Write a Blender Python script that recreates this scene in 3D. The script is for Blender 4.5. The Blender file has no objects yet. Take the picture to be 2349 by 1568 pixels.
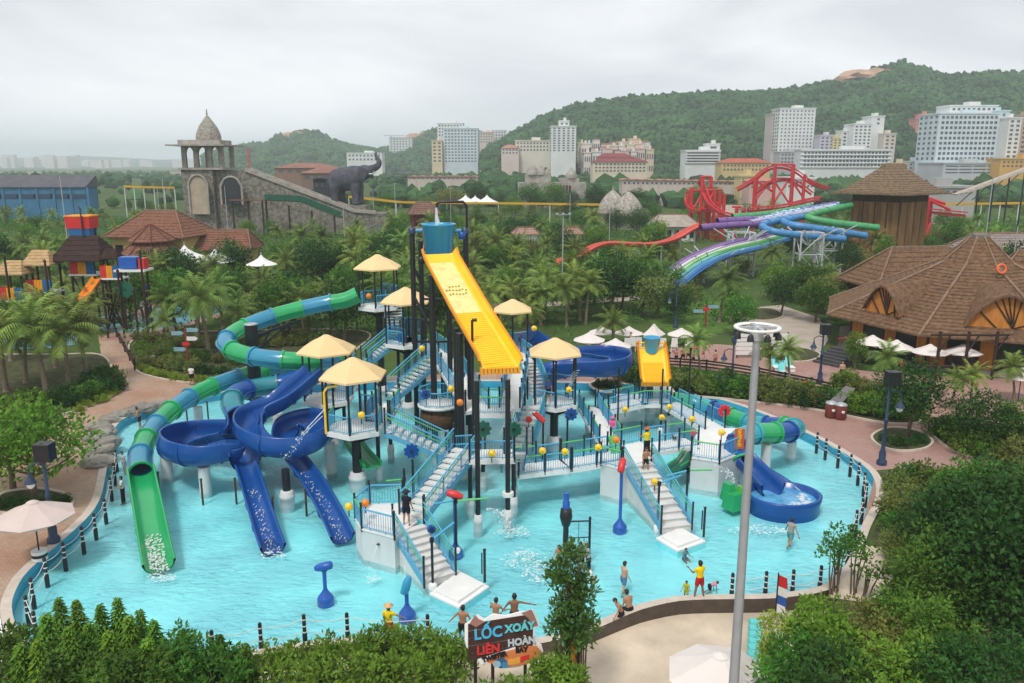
import bpy, bmesh, math, random
from math import sin, cos, pi, radians, sqrt, atan2, exp, hypot
from mathutils import Vector, Matrix, noise as mnoise
V = Vector
S = bpy.context.scene
C = S.collection
# ---------------------------------------------------------------- camera
F = 1850.0; CX = 1174.5; CY = 784.0; PITCH = radians(12.5); CAMH = 18.0
cam = bpy.data.cameras.new('camera'); camo = bpy.data.objects.new('camera', cam); C.objects.link(camo)
cam.sensor_width = 36; cam.lens = 36 * F / 2349.0; cam.clip_start = 0.3; cam.clip_end = 30000
camo.location = (0, 0, CAMH); camo.rotation_euler = (radians(90) - PITCH, 0, 0)
S.camera = camo
# ---------------------------------------------------------------- sky (overcast)
SUN_EL = radians(58); SUN_AZ = radians(205)
w = bpy.data.worlds.new('World'); S.world = w; w.use_nodes = True
nt = w.node_tree; nt.nodes.clear()
def N(nt, t, **k):
    n = nt.nodes.new(t)
    for a, b in k.items(): setattr(n, a, b)
    return n
L = lambda nt, a, b: nt.links.new(a, b)
out = N(nt, 'ShaderNodeOutputWorld'); bg = N(nt, 'ShaderNodeBackground')
sky = N(nt, 'ShaderNodeTexSky', sky_type='NISHITA', sun_disc=False)
sky.sun_elevation = SUN_EL; sky.sun_rotation = SUN_AZ; sky.air_density = 1.0; sky.dust_density = 4.0; sky.ozone_density = 1.0
tc = N(nt, 'ShaderNodeTexCoord')
mp = N(nt, 'ShaderNodeMapping'); mp.inputs['Scale'].default_value = (1.0, 1.0, 3.2); L(nt, tc.outputs['Generated'], mp.inputs['Vector'])
nz = N(nt, 'ShaderNodeTexNoise'); nz.inputs['Scale'].default_value = 2.6; nz.inputs['Detail'].default_value = 6; nz.inputs['Roughness'].default_value = .52; nz.inputs['Distortion'].default_value = .4
L(nt, mp.outputs[0], nz.inputs['Vector'])
cr = N(nt, 'ShaderNodeValToRGB'); L(nt, nz.outputs['Fac'], cr.inputs['Fac'])
cr.color_ramp.elements[0].position = .36; cr.color_ramp.elements[0].color = (5.7, 5.85, 6.2, 1)
cr.color_ramp.elements[1].position = .62; cr.color_ramp.elements[1].color = (7.9, 8.0, 8.2, 1)
mx = N(nt, 'ShaderNodeMix', data_type='RGBA'); mx.inputs['Factor'].default_value = .93
L(nt, sky.outputs[0], mx.inputs[6]); L(nt, cr.outputs[0], mx.inputs[7]); 
# the veil of haze brightens towards the horizon, the same all round
sx = N(nt, 'ShaderNodeSeparateXYZ'); L(nt, tc.outputs['Generated'], sx.inputs[0])
hr = N(nt, 'ShaderNodeMapRange'); hr.inputs['From Min'].default_value = 0; hr.inputs['From Max'].default_value = .35; hr.inputs['To Min'].default_value = 1.36; hr.inputs['To Max'].default_value = 1.0; L(nt, sx.outputs[2], hr.inputs['Value'])
vm = N(nt, 'ShaderNodeVectorMath', operation='SCALE'); L(nt, mx.outputs[2], vm.inputs[0]); L(nt, hr.outputs[0], vm.inputs['Scale']); L(nt, vm.outputs[0], bg.inputs['Color'])
bg.inputs['Strength'].default_value = 0.076
L(nt, bg.outputs[0], out.inputs['Surface'])
# ---------------------------------------------------------------- sun behind thin cloud
sl = bpy.data.lights.new('sun', 'SUN'); so = bpy.data.objects.new('sun', sl); C.objects.link(so)
sl.energy = 1.5; sl.angle = radians(10); sl.color = (1, .96, .9)
sd = V((sin(SUN_AZ) * cos(SUN_EL), cos(SUN_AZ) * cos(SUN_EL), sin(SUN_EL)))
so.rotation_euler = sd.to_track_quat('Z', 'Y').to_euler(); so.location = (0, -20, 60)
S.view_settings.view_transform = 'Standard'; S.view_settings.look = 'None'; S.view_settings.exposure = 0.62; S.view_settings.gamma = 1
S.view_settings.use_curve_mapping = False
S.render.engine = 'CYCLES'
S.cycles.max_bounces = 6; S.cycles.transparent_max_bounces = 12; S.cycles.volume_bounces = 2
S.cycles.use_denoising = True
# ---------------------------------------------------------------- places: a ray of the photograph at a given distance or height
def ray(px, py):
    u = (px - CX) / F; v = (py - CY) / F
    return V((u, cos(PITCH) - v * sin(PITCH), -sin(PITCH) - v * cos(PITCH)))
def W(px, py, z): d = ray(px, py); return V((d.x * z, d.y * z, CAMH + d.z * z))
def G(px, py, h=0.0): d = ray(px, py); t = (h - CAMH) / d.z; return V((d.x * t, d.y * t, h))
def WY(px, py, y): d = ray(px, py); t = y / d.y; return V((d.x * t, y, CAMH + d.z * t))
# ---------------------------------------------------------------- materials
MATS = {}
def M(name, col=(.5, .5, .5), rough=.6, var=.12, scale=4.0, bump=0.0, bscale=None, metal=0.0, spec=.5, objvar=0.0, trans=0.0, coat=0.0, hue=0.0, stretch=None, coords='Object'):
    if name in MATS: return MATS[name]
    if rough >= .54 and spec == .5: spec = .15
    m = bpy.data.materials.new(name); m.use_nodes = True; t = m.node_tree; t.nodes.clear()
    o = N(t, 'ShaderNodeOutputMaterial'); b = N(t, 'ShaderNodeBsdfPrincipled')
    b.inputs['Roughness'].default_value = rough; b.inputs['Metallic'].default_value = metal; b.inputs['Specular IOR Level'].default_value = spec
    if coat: b.inputs['Coat Weight'].default_value = coat; b.inputs['Coat Roughness'].default_value = .12
    c4 = lambda k: tuple(max(0, min(1, x * k)) for x in col) + (1,)
    src = None
    geo = N(t, 'ShaderNodeTexCoord'); vec = geo.outputs[coords]
    if stretch:
        mp = N(t, 'ShaderNodeMapping'); mp.inputs['Scale'].default_value = stretch; L(t, vec, mp.inputs['Vector']); vec = mp.outputs[0]
    if var > 0:
        nz = N(t, 'ShaderNodeTexNoise'); nz.inputs['Scale'].default_value = scale; nz.inputs['Detail'].default_value = 5; nz.inputs['Roughness'].default_value = .6; L(t, vec, nz.inputs['Vector'])
        r = N(t, 'ShaderNodeValToRGB'); r.color_ramp.elements[0].position = .3; r.color_ramp.elements[1].position = .7
        r.color_ramp.elements[0].color = c4(1 - var); r.color_ramp.elements[1].color = c4(1 + var); L(t, nz.outputs['Fac'], r.inputs['Fac']); src = r.outputs[0]
    if objvar > 0 or hue > 0:
        oi = N(t, 'ShaderNodeObjectInfo'); hs = N(t, 'ShaderNodeHueSaturation')
        if src: L(t, src, hs.inputs['Color'])
        else: hs.inputs['Color'].default_value = c4(1)
        mr = N(t, 'ShaderNodeMapRange'); mr.inputs['To Min'].default_value = 1 - objvar; mr.inputs['To Max'].default_value = 1 + objvar; L(t, oi.outputs['Random'], mr.inputs['Value']); L(t, mr.outputs[0], hs.inputs['Value'])
        if hue > 0:
            mm = N(t, 'ShaderNodeMath', operation='FRACT'); m2 = N(t, 'ShaderNodeMath', operation='MULTIPLY'); m2.inputs[1].default_value = 7.31; L(t, oi.outputs['Random'], m2.inputs[0]); L(t, m2.outputs[0], mm.inputs[0])
            mr2 = N(t, 'ShaderNodeMapRange'); mr2.inputs['To Min'].default_value = .5 - hue; mr2.inputs['To Max'].default_value = .5 + hue; L(t, mm.outputs[0], mr2.inputs['Value']); L(t, mr2.outputs[0], hs.inputs['Hue'])
        src = hs.outputs[0]
    if src: L(t, src, b.inputs['Base Color'])
    else: b.inputs['Base Color'].default_value = c4(1)
    if bump > 0:
        n2 = N(t, 'ShaderNodeTexNoise'); n2.inputs['Scale'].default_value = bscale or scale * 4; n2.inputs['Detail'].default_value = 4; L(t, vec, n2.inputs['Vector'])
        bp = N(t, 'ShaderNodeBump'); bp.inputs['Strength'].default_value = min(1, bump); bp.inputs['Distance'].default_value = bump * .1; L(t, n2.outputs['Fac'], bp.inputs['Height']); L(t, bp.outputs[0], b.inputs['Normal'])
    sh = b.outputs[0]
    if trans > 0:
        tr = N(t, 'ShaderNodeBsdfTranslucent'); ms = N(t, 'ShaderNodeMixShader'); ms.inputs[0].default_value = trans
        if src: L(t, src, tr.inputs['Color'])
        else: tr.inputs['Color'].default_value = c4(1)
        L(t, sh, ms.inputs[1]); L(t, tr.outputs[0], ms.inputs[2]); sh = ms.outputs[0]
    L(t, sh, o.inputs['Surface']); MATS[name] = m
    return m
# common materials
WHITE = M('white_paint', (.78, .78, .76), .45, .06, 1.5)
CONC = M('pale_concrete', (.62, .64, .64), .7, .08, .8, .15, 12)
BLACK = M('black_steel', (.012, .013, .016), .38, .2, 3)
NAVY = M('navy_steel', (.02, .04, .09), .4, .2, 3)
RAILB = M('blue_rail', (.08, .38, .60), .4, .1, 2)
RAILG = M('green_rail', (.10, .50, .14), .4, .1, 2)
CREAM = M('cream_canopy', (.80, .58, .30), .55, .05, .6)
YEL = M('yellow_fibreglass', (.95, .58, .02), .3, .05, .8, coat=.3)
ORANGE = M('orange_fibreglass', (.85, .24, .02), .35, .08, 1)
RED = M('red_paint', (.62, .03, .03), .4, .1, 1)
SKYB = M('sky_blue_fibreglass', (.035, .33, .58), .3, .06, .7, coat=.3)
DBLUE = M('deep_blue_fibreglass', (.008, .075, .30), .3, .12, .6, coat=.15, spec=.35)
GREENF = M('green_fibreglass', (.015, .36, .12), .28, .10, .6, coat=.4)
TEALF = M('teal_fibreglass', (.03, .25, .40), .28, .08, .6, coat=.4)
DGREEN = M('dark_green_fibreglass', (.01, .12, .07), .35, .1, 1)
STEEL = M('galvanised_steel', (.42, .44, .46), .45, .1, 2, metal=.3)
WOODD = M('dark_timber', (.05, .03, .022), .7, .3, 4, .3)
WOODM = M('warm_timber', (.34, .15, .05), .6, .25, 2, .3, stretch=(1, 1, .2))
BARK = M('bark', (.16, .12, .085), .9, .35, 3, .5)
PALMBARK = M('palm_bark', (.22, .18, .13), .9, .35, 6, .5, stretch=(1, 1, 4))
STONE = M('grey_stone', (.24, .225, .20), .9, .3, 1.2, .6, 5)
CLOTHW = M('white_canvas', (.72, .66, .62), .7, .05, 1)
FOAM = M('white_foam', (.85, .88, .88), .6, .1, 6)
_t = FOAM.node_tree; _o = next(n for n in _t.nodes if n.type == 'OUTPUT_MATERIAL'); _b = next(n for n in _t.nodes if n.type == 'BSDF_PRINCIPLED'); _x = N(_t, 'ShaderNodeBsdfTransparent'); _m = N(_t, 'ShaderNodeMixShader'); _m.inputs[0].default_value = .5
L(_t, _x.outputs[0], _m.inputs[1]); L(_t, _b.outputs[0], _m.inputs[2]); L(_t, _m.outputs[0], _o.inputs['Surface'])
# ---------------------------------------------------------------- mesh building
ORG = {}
class MB:
    def __init__(s): s.v = []; s.f = []; s.m = []; s.s = []
    def add(s, vs, fs, mi=0, sm=False):
        b = len(s.v); s.v += [tuple(p) for p in vs]
        for f in fs: s.f.append(tuple(i + b for i in f)); s.m.append(mi); s.s.append(sm)
        return s
    def box(s, c, d, rz=0.0, mi=0, taper=1.0):
        c = V(c); hx, hy, hz = d[0] / 2, d[1] / 2, d[2] / 2; ca, sa = cos(rz), sin(rz); vs = []
        for z, k in ((-hz, 1), (hz, taper)):
            for x, y in ((-hx, -hy), (hx, -hy), (hx, hy), (-hx, hy)):
                x *= k; y *= k; vs.append((c.x + x * ca - y * sa, c.y + x * sa + y * ca, c.z + z))
        return s.add(vs, [(3, 2, 1, 0), (4, 5, 6, 7), (0, 1, 5, 4), (1, 2, 6, 5), (2, 3, 7, 6), (3, 0, 4, 7)], mi)
    def beam(s, a, b, wd, ht, mi=0):
        a = V(a); b = V(b); t = (b - a).normalized(); r = t.cross(V((0, 0, 1)))
        r = r.normalized() if r.length > 1e-4 else V((1, 0, 0)); u = r.cross(t).normalized(); vs = []
        for p in (a, b):
            for x, y in ((-1, -1), (1, -1), (1, 1), (-1, 1)): vs.append(p + r * x * wd / 2 + u * y * ht / 2)
        return s.add(vs, [(3, 2, 1, 0), (4, 5, 6, 7), (0, 1, 5, 4), (1, 2, 6, 5), (2, 3, 7, 6), (3, 0, 4, 7)], mi)
    def tube(s, pts, r, n=8, mi=0, caps=True, sm=True):
        pts = [V(p) for p in pts]; R = r if isinstance(r, (list, tuple)) else [r] * len(pts); vs = []; fs = []; pr = None
        for i, p in enumerate(pts):
            t = (pts[min(i + 1, len(pts) - 1)] - pts[max(i - 1, 0)]).normalized()
            if pr is None: a = V((0, 0, 1)) if abs(t.z) < .95 else V((1, 0, 0)); rr = t.cross(a).normalized()
            else:
                rr = pr - t * pr.dot(t); rr = rr.normalized() if rr.length > 1e-5 else pr
            pr = rr; u = rr.cross(t)
            for k in range(n): a = 2 * pi * k / n; vs.append(p + rr * cos(a) * R[i] + u * sin(a) * R[i])
        for i in range(len(pts) - 1):
            for k in range(n): k2 = (k + 1) % n; fs.append((i * n + k, i * n + k2, (i + 1) * n + k2, (i + 1) * n + k))
        s.add(vs, fs, mi, sm)
        if caps: s.add(vs[:n], [tuple(range(n))], mi); s.add(vs[-n:], [tuple(range(n))[::-1]], mi)
        return s
    def lathe(s, c, prof, n=16, mi=0, sm=True, ph=0.0, sx=1.0, sy=1.0, capt=True):
        c = V(c); vs = []; fs = []
        for r, z in prof:
            for k in range(n): a = 2 * pi * k / n + ph; vs.append((c.x + r * cos(a) * sx, c.y + r * sin(a) * sy, c.z + z))
        for i in range(len(prof) - 1):
            for k in range(n): k2 = (k + 1) % n; fs.append((i * n + k, i * n + k2, (i + 1) * n + k2, (i + 1) * n + k))
        s.add(vs, fs, mi, sm)
        if capt and prof[-1][0] > .001: s.add(vs[-n:], [tuple(range(n))], mi)
        if capt and prof[0][0] > .001: s.add(vs[:n], [tuple(range(n))[::-1]], mi)
        return s
    def prism(s, poly, z0, z1, mi=0, bottom=True):
        n = len(poly); vs = [(p[0], p[1], z0) for p in poly] + [(p[0], p[1], z1) for p in poly]
        fs = [(i, (i + 1) % n, n + (i + 1) % n, n + i) for i in range(n)] + [tuple(range(n, 2 * n))]
        if bottom: fs.append(tuple(range(n))[::-1])
        return s.add(vs, fs, mi)
    def sweep(s, path, prof, mi=0, closed=False, sm=True, caps=False, tw=None):
        n = len(prof); vs = []; fs = []
        for i, p in enumerate(path):
            t = (path[min(i + 1, len(path) - 1)] - path[max(i - 1, 0)]).normalized(); r = t.cross(V((0, 0, 1))).normalized(); u = r.cross(t)
            if tw: a = tw(i / (len(path) - 1)); r, u = r * cos(a) + u * sin(a), u * cos(a) - r * sin(a)
            for a, b in prof: vs.append(p + r * a + u * b)
        for i in range(len(path) - 1):
            for k in range(n if closed else n - 1): k2 = (k + 1) % n; fs.append((i * n + k, i * n + k2, (i + 1) * n + k2, (i + 1) * n + k))
        s.add(vs, fs, mi, sm)
        if caps: s.add(vs[:n], [tuple(range(n))], mi); s.add(vs[-n:], [tuple(range(n))[::-1]], mi)
        return s
    def ico(s, c, r, mi=0, sub=1, jit=0.0, seed=0, sq=(1, 1, 1)):
        vs, fs = ICO(sub); rnd = random.Random(seed); o = []
        for p in vs: k = 1 + (rnd.random() - .5) * 2 * jit; o.append((c[0] + p[0] * r * k * sq[0], c[1] + p[1] * r * k * sq[1], c[2] + p[2] * r * k * sq[2]))
        return s.add(o, fs, mi, jit < .01)
    def mesh(s, name, mats, org=(0, 0, 0)):
        me = bpy.data.meshes.new(name); ox, oy, oz = org
        me.from_pydata([(x - ox, y - oy, z - oz) for x, y, z in s.v], [], s.f)
        if not isinstance(mats, (list, tuple)): mats = [mats]
        for m in mats: me.materials.append(m)
        if len(mats) > 1: me.polygons.foreach_set('material_index', s.m)
        me.polygons.foreach_set('use_smooth', s.s); me.update(); return me
    def build(s, name, mats, parent=None, label=None):
        org = ORG.get(parent.name, (0, 0, 0)) if parent else (0, 0, 0)
        o = bpy.data.objects.new(name, s.mesh(name, mats, org)); C.objects.link(o)
        if parent: o.parent = parent; ORG[o.name] = org
        if label: o['label'] = label
        return o
_ic = {}
def ICO(sub):
    if sub not in _ic:
        bm = bmesh.new(); bmesh.ops.create_icosphere(bm, subdivisions=sub, radius=1.0); bm.verts.index_update()
        _ic[sub] = ([tuple(v.co) for v in bm.verts], [tuple(v.index for v in f.verts) for f in bm.faces]); bm.free()
    return _ic[sub]
def tag(o, label, cat=None, group=None, kind=None):
    if label: o['label'] = label
    if cat: o['category'] = cat
    if group: o['group'] = group
    if kind: o['kind'] = kind
    return o
def T(name, label, cat, loc, group=None, rz=0.0):
    o = bpy.data.objects.new(name, None); C.objects.link(o); o.location = loc; o.rotation_euler = (0, 0, rz); o.empty_display_size = .2
    ORG[o.name] = tuple(loc) if rz == 0 else (0, 0, 0)
    return tag(o, label, cat, group)
def P0(name, label, cat, group=None):       # a thing modelled round the origin, to be copied
    o = bpy.data.objects.new(name, None); C.objects.link(o); ORG[o.name] = (0, 0, 0); o.empty_display_size = .2
    return tag(o, label, cat, group)
def dup(o, loc, rz=0.0, sc=1.0, label=None, group=None, parent=None, sz=None):
    c = o.copy(); C.objects.link(c)
    if parent is None:
        c.location = loc; c.rotation_euler = (0, 0, rz); c.scale = (sc, sc, sz or sc)
        if label: c['label'] = label
        if group: c['group'] = group
    else: c.parent = parent
    for ch in list(o.children): dup(ch, None, parent=c)
    return c
def drop(o):
    for ch in list(o.children): drop(ch)
    bpy.data.objects.remove(o)
def kidcopy(src, parent, mat):               # one more alike piece sharing mesh data
    o = src.copy(); C.objects.link(o); o.parent = parent; o.matrix_local = mat; return o
def spl(pts, n):
    pts = [V(p) for p in pts]; m = len(pts) - 1; o = []
    for i in range(n + 1):
        t = i / n * m; k = min(int(t), m - 1); u = t - k
        p0, p1, p2, p3 = pts[max(k - 1, 0)], pts[k], pts[k + 1], pts[min(k + 2, m)]
        o.append(.5 * ((2 * p1) + (p2 - p0) * u + (2 * p0 - 5 * p1 + 4 * p2 - p3) * u * u + (3 * p1 - p0 - 3 * p2 + p3) * u ** 3))
    return even(o, n)
def even(pts, n):
    L_ = [0]
    for a, b in zip(pts, pts[1:]): L_.append(L_[-1] + (b - a).length)
    o = []; k = 0
    for i in range(n + 1):
        d = L_[-1] * i / n
        while k < len(pts) - 2 and L_[k + 1] < d: k += 1
        u = (d - L_[k]) / max(1e-9, L_[k + 1] - L_[k]); o.append(pts[k].lerp(pts[k + 1], min(1, max(0, u))))
    return o
def ngon(c, r, n, ph=0.0): return [(c[0] + r * cos(2 * pi * k / n + ph), c[1] + r * sin(2 * pi * k / n + ph)) for k in range(n)]
def sheet(name, poly, z, mat, kind='structure', parent=None):
    m = MB(); m.add([(p[0], p[1], z) for p in poly], [tuple(range(len(poly)))])
    o = m.build(name, mat, parent); o['kind'] = kind
    if o.data.polygons[0].normal.z < 0: o.data.flip_normals()
    return o
def offset(poly, d):
    n = len(poly); A = sum(poly[i][0] * poly[(i + 1) % n][1] - poly[(i + 1) % n][0] * poly[i][1] for i in range(n)); sg = 1 if A > 0 else -1; o = []
    for i in range(n):
        a = V(poly[i - 1][:2]); b = V(poly[i][:2]); c = V(poly[(i + 1) % n][:2]); t = ((b - a).normalized() + (c - b).normalized())
        t = t.normalized() if t.length > 1e-6 else (c - b).normalized(); o.append((b.x + t.y * d * sg, b.y - t.x * d * sg))
    return o
def smoothpoly(pts, n):   # closed Catmull-Rom
    m = len(pts); o = []
    for i in range(n):
        t = i / n * m; k = int(t); u = t - k; p0, p1, p2, p3 = [V(pts[(k + j) % m][:2]) for j in (-1, 0, 1, 2)]
        o.append(.5 * ((2 * p1) + (p2 - p0) * u + (2 * p0 - 5 * p1 + 4 * p2 - p3) * u * u + (3 * p1 - p0 - 3 * p2 + p3) * u ** 3))
    return even(o + [o[0]], n)[:-1]
# ================================================================ the setting
import numpy as np
from mathutils.geometry import tessellate_polygon
def holed(name, outer, holes, z, mat):
    polys = [[V((p[0], p[1], 0)) for p in outer]] + [[V((p[0], p[1], 0)) for p in h] for h in holes]
    tris = tessellate_polygon(polys); vs = [(p.x, p.y, z) for q in polys for p in q]
    m = MB(); m.add(vs, tris); o = m.build(name, mat); o['kind'] = 'structure'
    me = o.data
    for p in me.polygons:
        if p.normal.z < 0: p.flip()
    return o
def brickmat(name, c1, c2, mort, bw=.22, bh=.11, patch=None):
    m = bpy.data.materials.new(name); m.use_nodes = True; t = m.node_tree; b = t.nodes['Principled BSDF']; b.inputs['Roughness'].default_value = .75; b.inputs['Specular IOR Level'].default_value = .2
    g = N(t, 'ShaderNodeTexCoord'); br = N(t, 'ShaderNodeTexBrick'); L(t, g.outputs['Object'], br.inputs['Vector'])
    br.inputs['Scale'].default_value = 1; br.inputs['Brick Width'].default_value = bw; br.inputs['Row Height'].default_value = bh; br.inputs['Mortar Size'].default_value = .008
    br.inputs['Color1'].default_value = c1 + (1,); br.inputs['Color2'].default_value = c2 + (1,); br.inputs['Mortar'].default_value = mort + (1,); br.inputs['Bias'].default_value = 0
    nz = N(t, 'ShaderNodeTexNoise'); nz.inputs['Scale'].default_value = .16; nz.inputs['Detail'].default_value = 7; nz.inputs['Roughness'].default_value = .65; L(t, g.outputs['Object'], nz.inputs['Vector'])
    mx = N(t, 'ShaderNodeMix', data_type='RGBA', blend_type='MULTIPLY'); mx.inputs['Factor'].default_value = 1
    r = N(t, 'ShaderNodeValToRGB'); r.color_ramp.elements[0].position = .32; r.color_ramp.elements[1].position = .68; r.color_ramp.elements[0].color = (patch or (.75, .62, .55)) + (1,); r.color_ramp.elements[1].color = (1.0, 1.0, 1.0, 1)
    L(t, nz.outputs['Fac'], r.inputs['Fac']); L(t, br.outputs['Color'], mx.inputs[6]); L(t, r.outputs[0], mx.inputs[7]); L(t, mx.outputs[2], b.inputs['Base Color'])
    bp = N(t, 'ShaderNodeBump'); bp.inputs['Strength'].default_value = .3; bp.inputs['Distance'].default_value = .01; L(t, br.outputs['Fac'], bp.inputs['Height']); bp.invert = True; L(t, bp.outputs[0], b.inputs['Normal'])
    MATS[name] = m; return m
PAVE = brickmat('tan_brick_paving', (.52, .41, .31), (.43, .33, .25), (.27, .21, .17), patch=(.80, .58, .50))
PAVEP = brickmat('pink_brick_paving', (.47, .30, .26), (.38, .25, .22), (.24, .18, .16), patch=(.85, .70, .64))
TERR = M('sandy_terrace', (.60, .50, .38), .5, .22, .5, .25, 14)
SOIL = M('garden_soil', (.07, .075, .035), .95, .45, 1.4, .5, 8)
LAWN = M('lawn', (.085, .16, .03), .95, .45, 1.0, .5, 12)
KERB = M('kerb_stone', (.58, .50, .42), .7, .12, 2.5, .2)
# ---- pool outline (edge of the water, level -0.30)
WL = -0.30; FLZ = -.62
edge = [(29, 1409), (45, 1356), (73, 1319), (140, 1259), (185, 1218), (216, 1184), (235, 1145), (247, 1080), (255, 1020), (266, 990), (290, 968), (330, 952), (400, 933), (462, 918), (540, 906),
        (700, 893), (900, 886), (1100, 883), (1330, 888), (1480, 893), (1600, 913), (1720, 948), (1847, 1003), (1920, 1042), (1982, 1082), (2004, 1112), (2008, 1145), (1998, 1176), (1974, 1222), (1945, 1300), (1912, 1337), (1880, 1357), (1815, 1368),
        (1750, 1373), (1678, 1374), (1605, 1375), (1540, 1379), (1460, 1396), (1400, 1418), (1310, 1452), (1180, 1476), (1050, 1478), (900, 1470), (780, 1470), (700, 1478), (575, 1499), (450, 1525), (300, 1545), (150, 1528), (55, 1470)]
NE = len(edge)
pool = [G(x, y, WL).to_2d() for x, y in edge]
pool = smoothpoly(pool, 220)
def fro(p):    # how far towards the sunken front terrace: 0 along the sides, 1 along the front
    return max(0, min(1, (33.5 - p[1]) / 4.0)) if p[0] > -17.5 else max(0, min(1, (29.5 - p[1]) / 2.0))
BASIN = M('turquoise_pool_paint', (.13, .60, .70), .6, .10, .5)
def poolfloor():
    m = M('turquoise_floor', (.34, .84, .93), .6, .16, .35, .2, 2); return m
tri = tessellate_polygon([[V((p[0], p[1], 0)) for p in pool]])
m = MB(); m.add([(p[0], p[1], FLZ) for p in pool], tri); pf = m.build('pool_floor', poolfloor()); pf['kind'] = 'structure'
for q in pf.data.polygons:
    if q.normal.z < 0: q.flip()
m = MB(); n = len(pool)
ctop = [.03 + (-.19 - .03) * fro(p) for p in pool]
vs = [(p[0], p[1], FLZ) for p in pool] + [(p[0], p[1], ctop[i]) for i, p in enumerate(pool)]
m.add(vs, [(i, (i + 1) % n, n + (i + 1) % n, n + i) for i in range(n)]); pw = m.build('pool_wall', M('blue_pool_wall', (.04, .33, .50), .5, .15, 1)); pw['kind'] = 'structure'
ou = offset(pool, .42); ou2 = offset(pool, .44)
m = MB(); vs = []
for i in range(n): vs += [(pool[i][0], pool[i][1], ctop[i]), (ou[i][0], ou[i][1], ctop[i] + .01), (ou2[i][0], ou2[i][1], ctop[i] - (.62 + .0 * i))]
fs = []
for i in range(n): j = (i + 1) % n; fs += [(i * 3, i * 3 + 1, j * 3 + 1, j * 3)]
m.add(vs, fs)
m.add(vs, [(i * 3 + 1, i * 3 + 2, ((i + 1) % n) * 3 + 2, ((i + 1) % n) * 3 + 1) for i in range(n)], 1)
cp = m.build('pool_coping', [M('coping_stone', (.56, .49, .42), .65, .12, 2, .15), M('wet_dark_stone', (.075, .055, .042), .45, .3, 2, .4)]); cp['kind'] = 'structure'
# ---- water: clear sheet over the painted floor, reflecting the sky
def watermat(name, bump=.30, sc=2.0, tint=(.93, .99, 1.0)):
    m = bpy.data.materials.new(name); m.use_nodes = True; t = m.node_tree; t.nodes.clear(); o = N(t, 'ShaderNodeOutputMaterial')
    g = N(t, 'ShaderNodeTexCoord'); a = N(t, 'ShaderNodeTexNoise'); a.inputs['Scale'].default_value = sc; a.inputs['Detail'].default_value = 4; a.inputs['Roughness'].default_value = .55; a.inputs['Distortion'].default_value = .6
    mp = N(t, 'ShaderNodeMapping'); mp.inputs['Scale'].default_value = (1, 1.9, 1); L(t, g.outputs['Object'], mp.inputs[0]); L(t, mp.outputs[0], a.inputs['Vector'])
    a2 = N(t, 'ShaderNodeTexNoise'); a2.inputs['Scale'].default_value = .22; a2.inputs['Detail'].default_value = 2; L(t, g.outputs['Object'], a2.inputs['Vector'])
    rr = N(t, 'ShaderNodeMapRange'); rr.inputs['From Min'].default_value = .35; rr.inputs['From Max'].default_value = .65; rr.inputs['To Min'].default_value = bump * .45; rr.inputs['To Max'].default_value = bump * 1.4; L(t, a2.outputs['Fac'], rr.inputs['Value'])
    bp = N(t, 'ShaderNodeBump'); bp.inputs['Distance'].default_value = .22; L(t, rr.outputs[0], bp.inputs['Strength']); L(t, a.outputs['Fac'], bp.inputs['Height'])
    fr = N(t, 'ShaderNodeFresnel'); fr.inputs['IOR'].default_value = 1.6; L(t, bp.outputs[0], fr.inputs['Normal'])
    gl = N(t, 'ShaderNodeBsdfGlossy'); gl.inputs['Roughness'].default_value = .04; L(t, bp.outputs[0], gl.inputs['Normal'])
    tr = N(t, 'ShaderNodeBsdfTransparent'); tr.inputs['Color'].default_value = tint + (1,)
    ms = N(t, 'ShaderNodeMixShader'); L(t, fr.outputs[0], ms.inputs[0]); L(t, tr.outputs[0], ms.inputs[1]); L(t, gl.outputs[0], ms.inputs[2]); L(t, ms.outputs[0], o.inputs['Surface'])
    MATS[name] = m; return m
WATER = watermat('pool_water')
m = MB(); m.add([(p[0], p[1], WL) for p in pool], tri); pwt = m.build('pool_water', WATER); pwt['kind'] = 'structure'
for q in pwt.data.polygons:
    if q.normal.z < 0: q.flip()
# ---- ground to the horizon, with the pool and the sunken front terrace cut out
ih = [i for i in range(n) if fro(pool[i]) < .02]
# keep the run of side/back edge points (in order) and close the hole through the front
k0 = next(i for i in range(n) if fro(pool[i]) < .02 and fro(pool[i - 1]) >= .02)
run = []
i = k0
while fro(pool[i % n]) < .02 and len(run) < n: run.append(offset(pool, .40)[i % n]); i += 1
hole = run + [(run[-1][0] + 3, 30.5), (26, 27), (26, -40), (-34, -40), (-34, run[0][1] - .4)]
gm = bpy.data.materials.new('ground_cover'); gm.use_nodes = True; t = gm.node_tree; b = t.nodes['Principled BSDF']; b.inputs['Roughness'].default_value = .95; b.inputs['Specular IOR Level'].default_value = .1
g = N(t, 'ShaderNodeTexCoord'); a = N(t, 'ShaderNodeTexNoise'); a.inputs['Scale'].default_value = .05; a.inputs['Detail'].default_value = 9; a.inputs['Roughness'].default_value = .7; L(t, g.outputs['Object'], a.inputs['Vector'])
r = N(t, 'ShaderNodeValToRGB'); L(t, a.outputs['Fac'], r.inputs['Fac']); e = r.color_ramp.elements
e[0].position = .3; e[0].color = (.04, .07, .02, 1); e[1].position = .72; e[1].color = (.10, .11, .045, 1); x = r.color_ramp.elements.new(.5); x.color = (.065, .11, .028, 1)
L(t, r.outputs[0], b.inputs['Base Color']); MATS['ground_cover'] = gm
holed('ground', [(-6000, -60), (6000, -60), (6000, 7400), (-6000, 7400)], [hole], -.03, gm)
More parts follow.
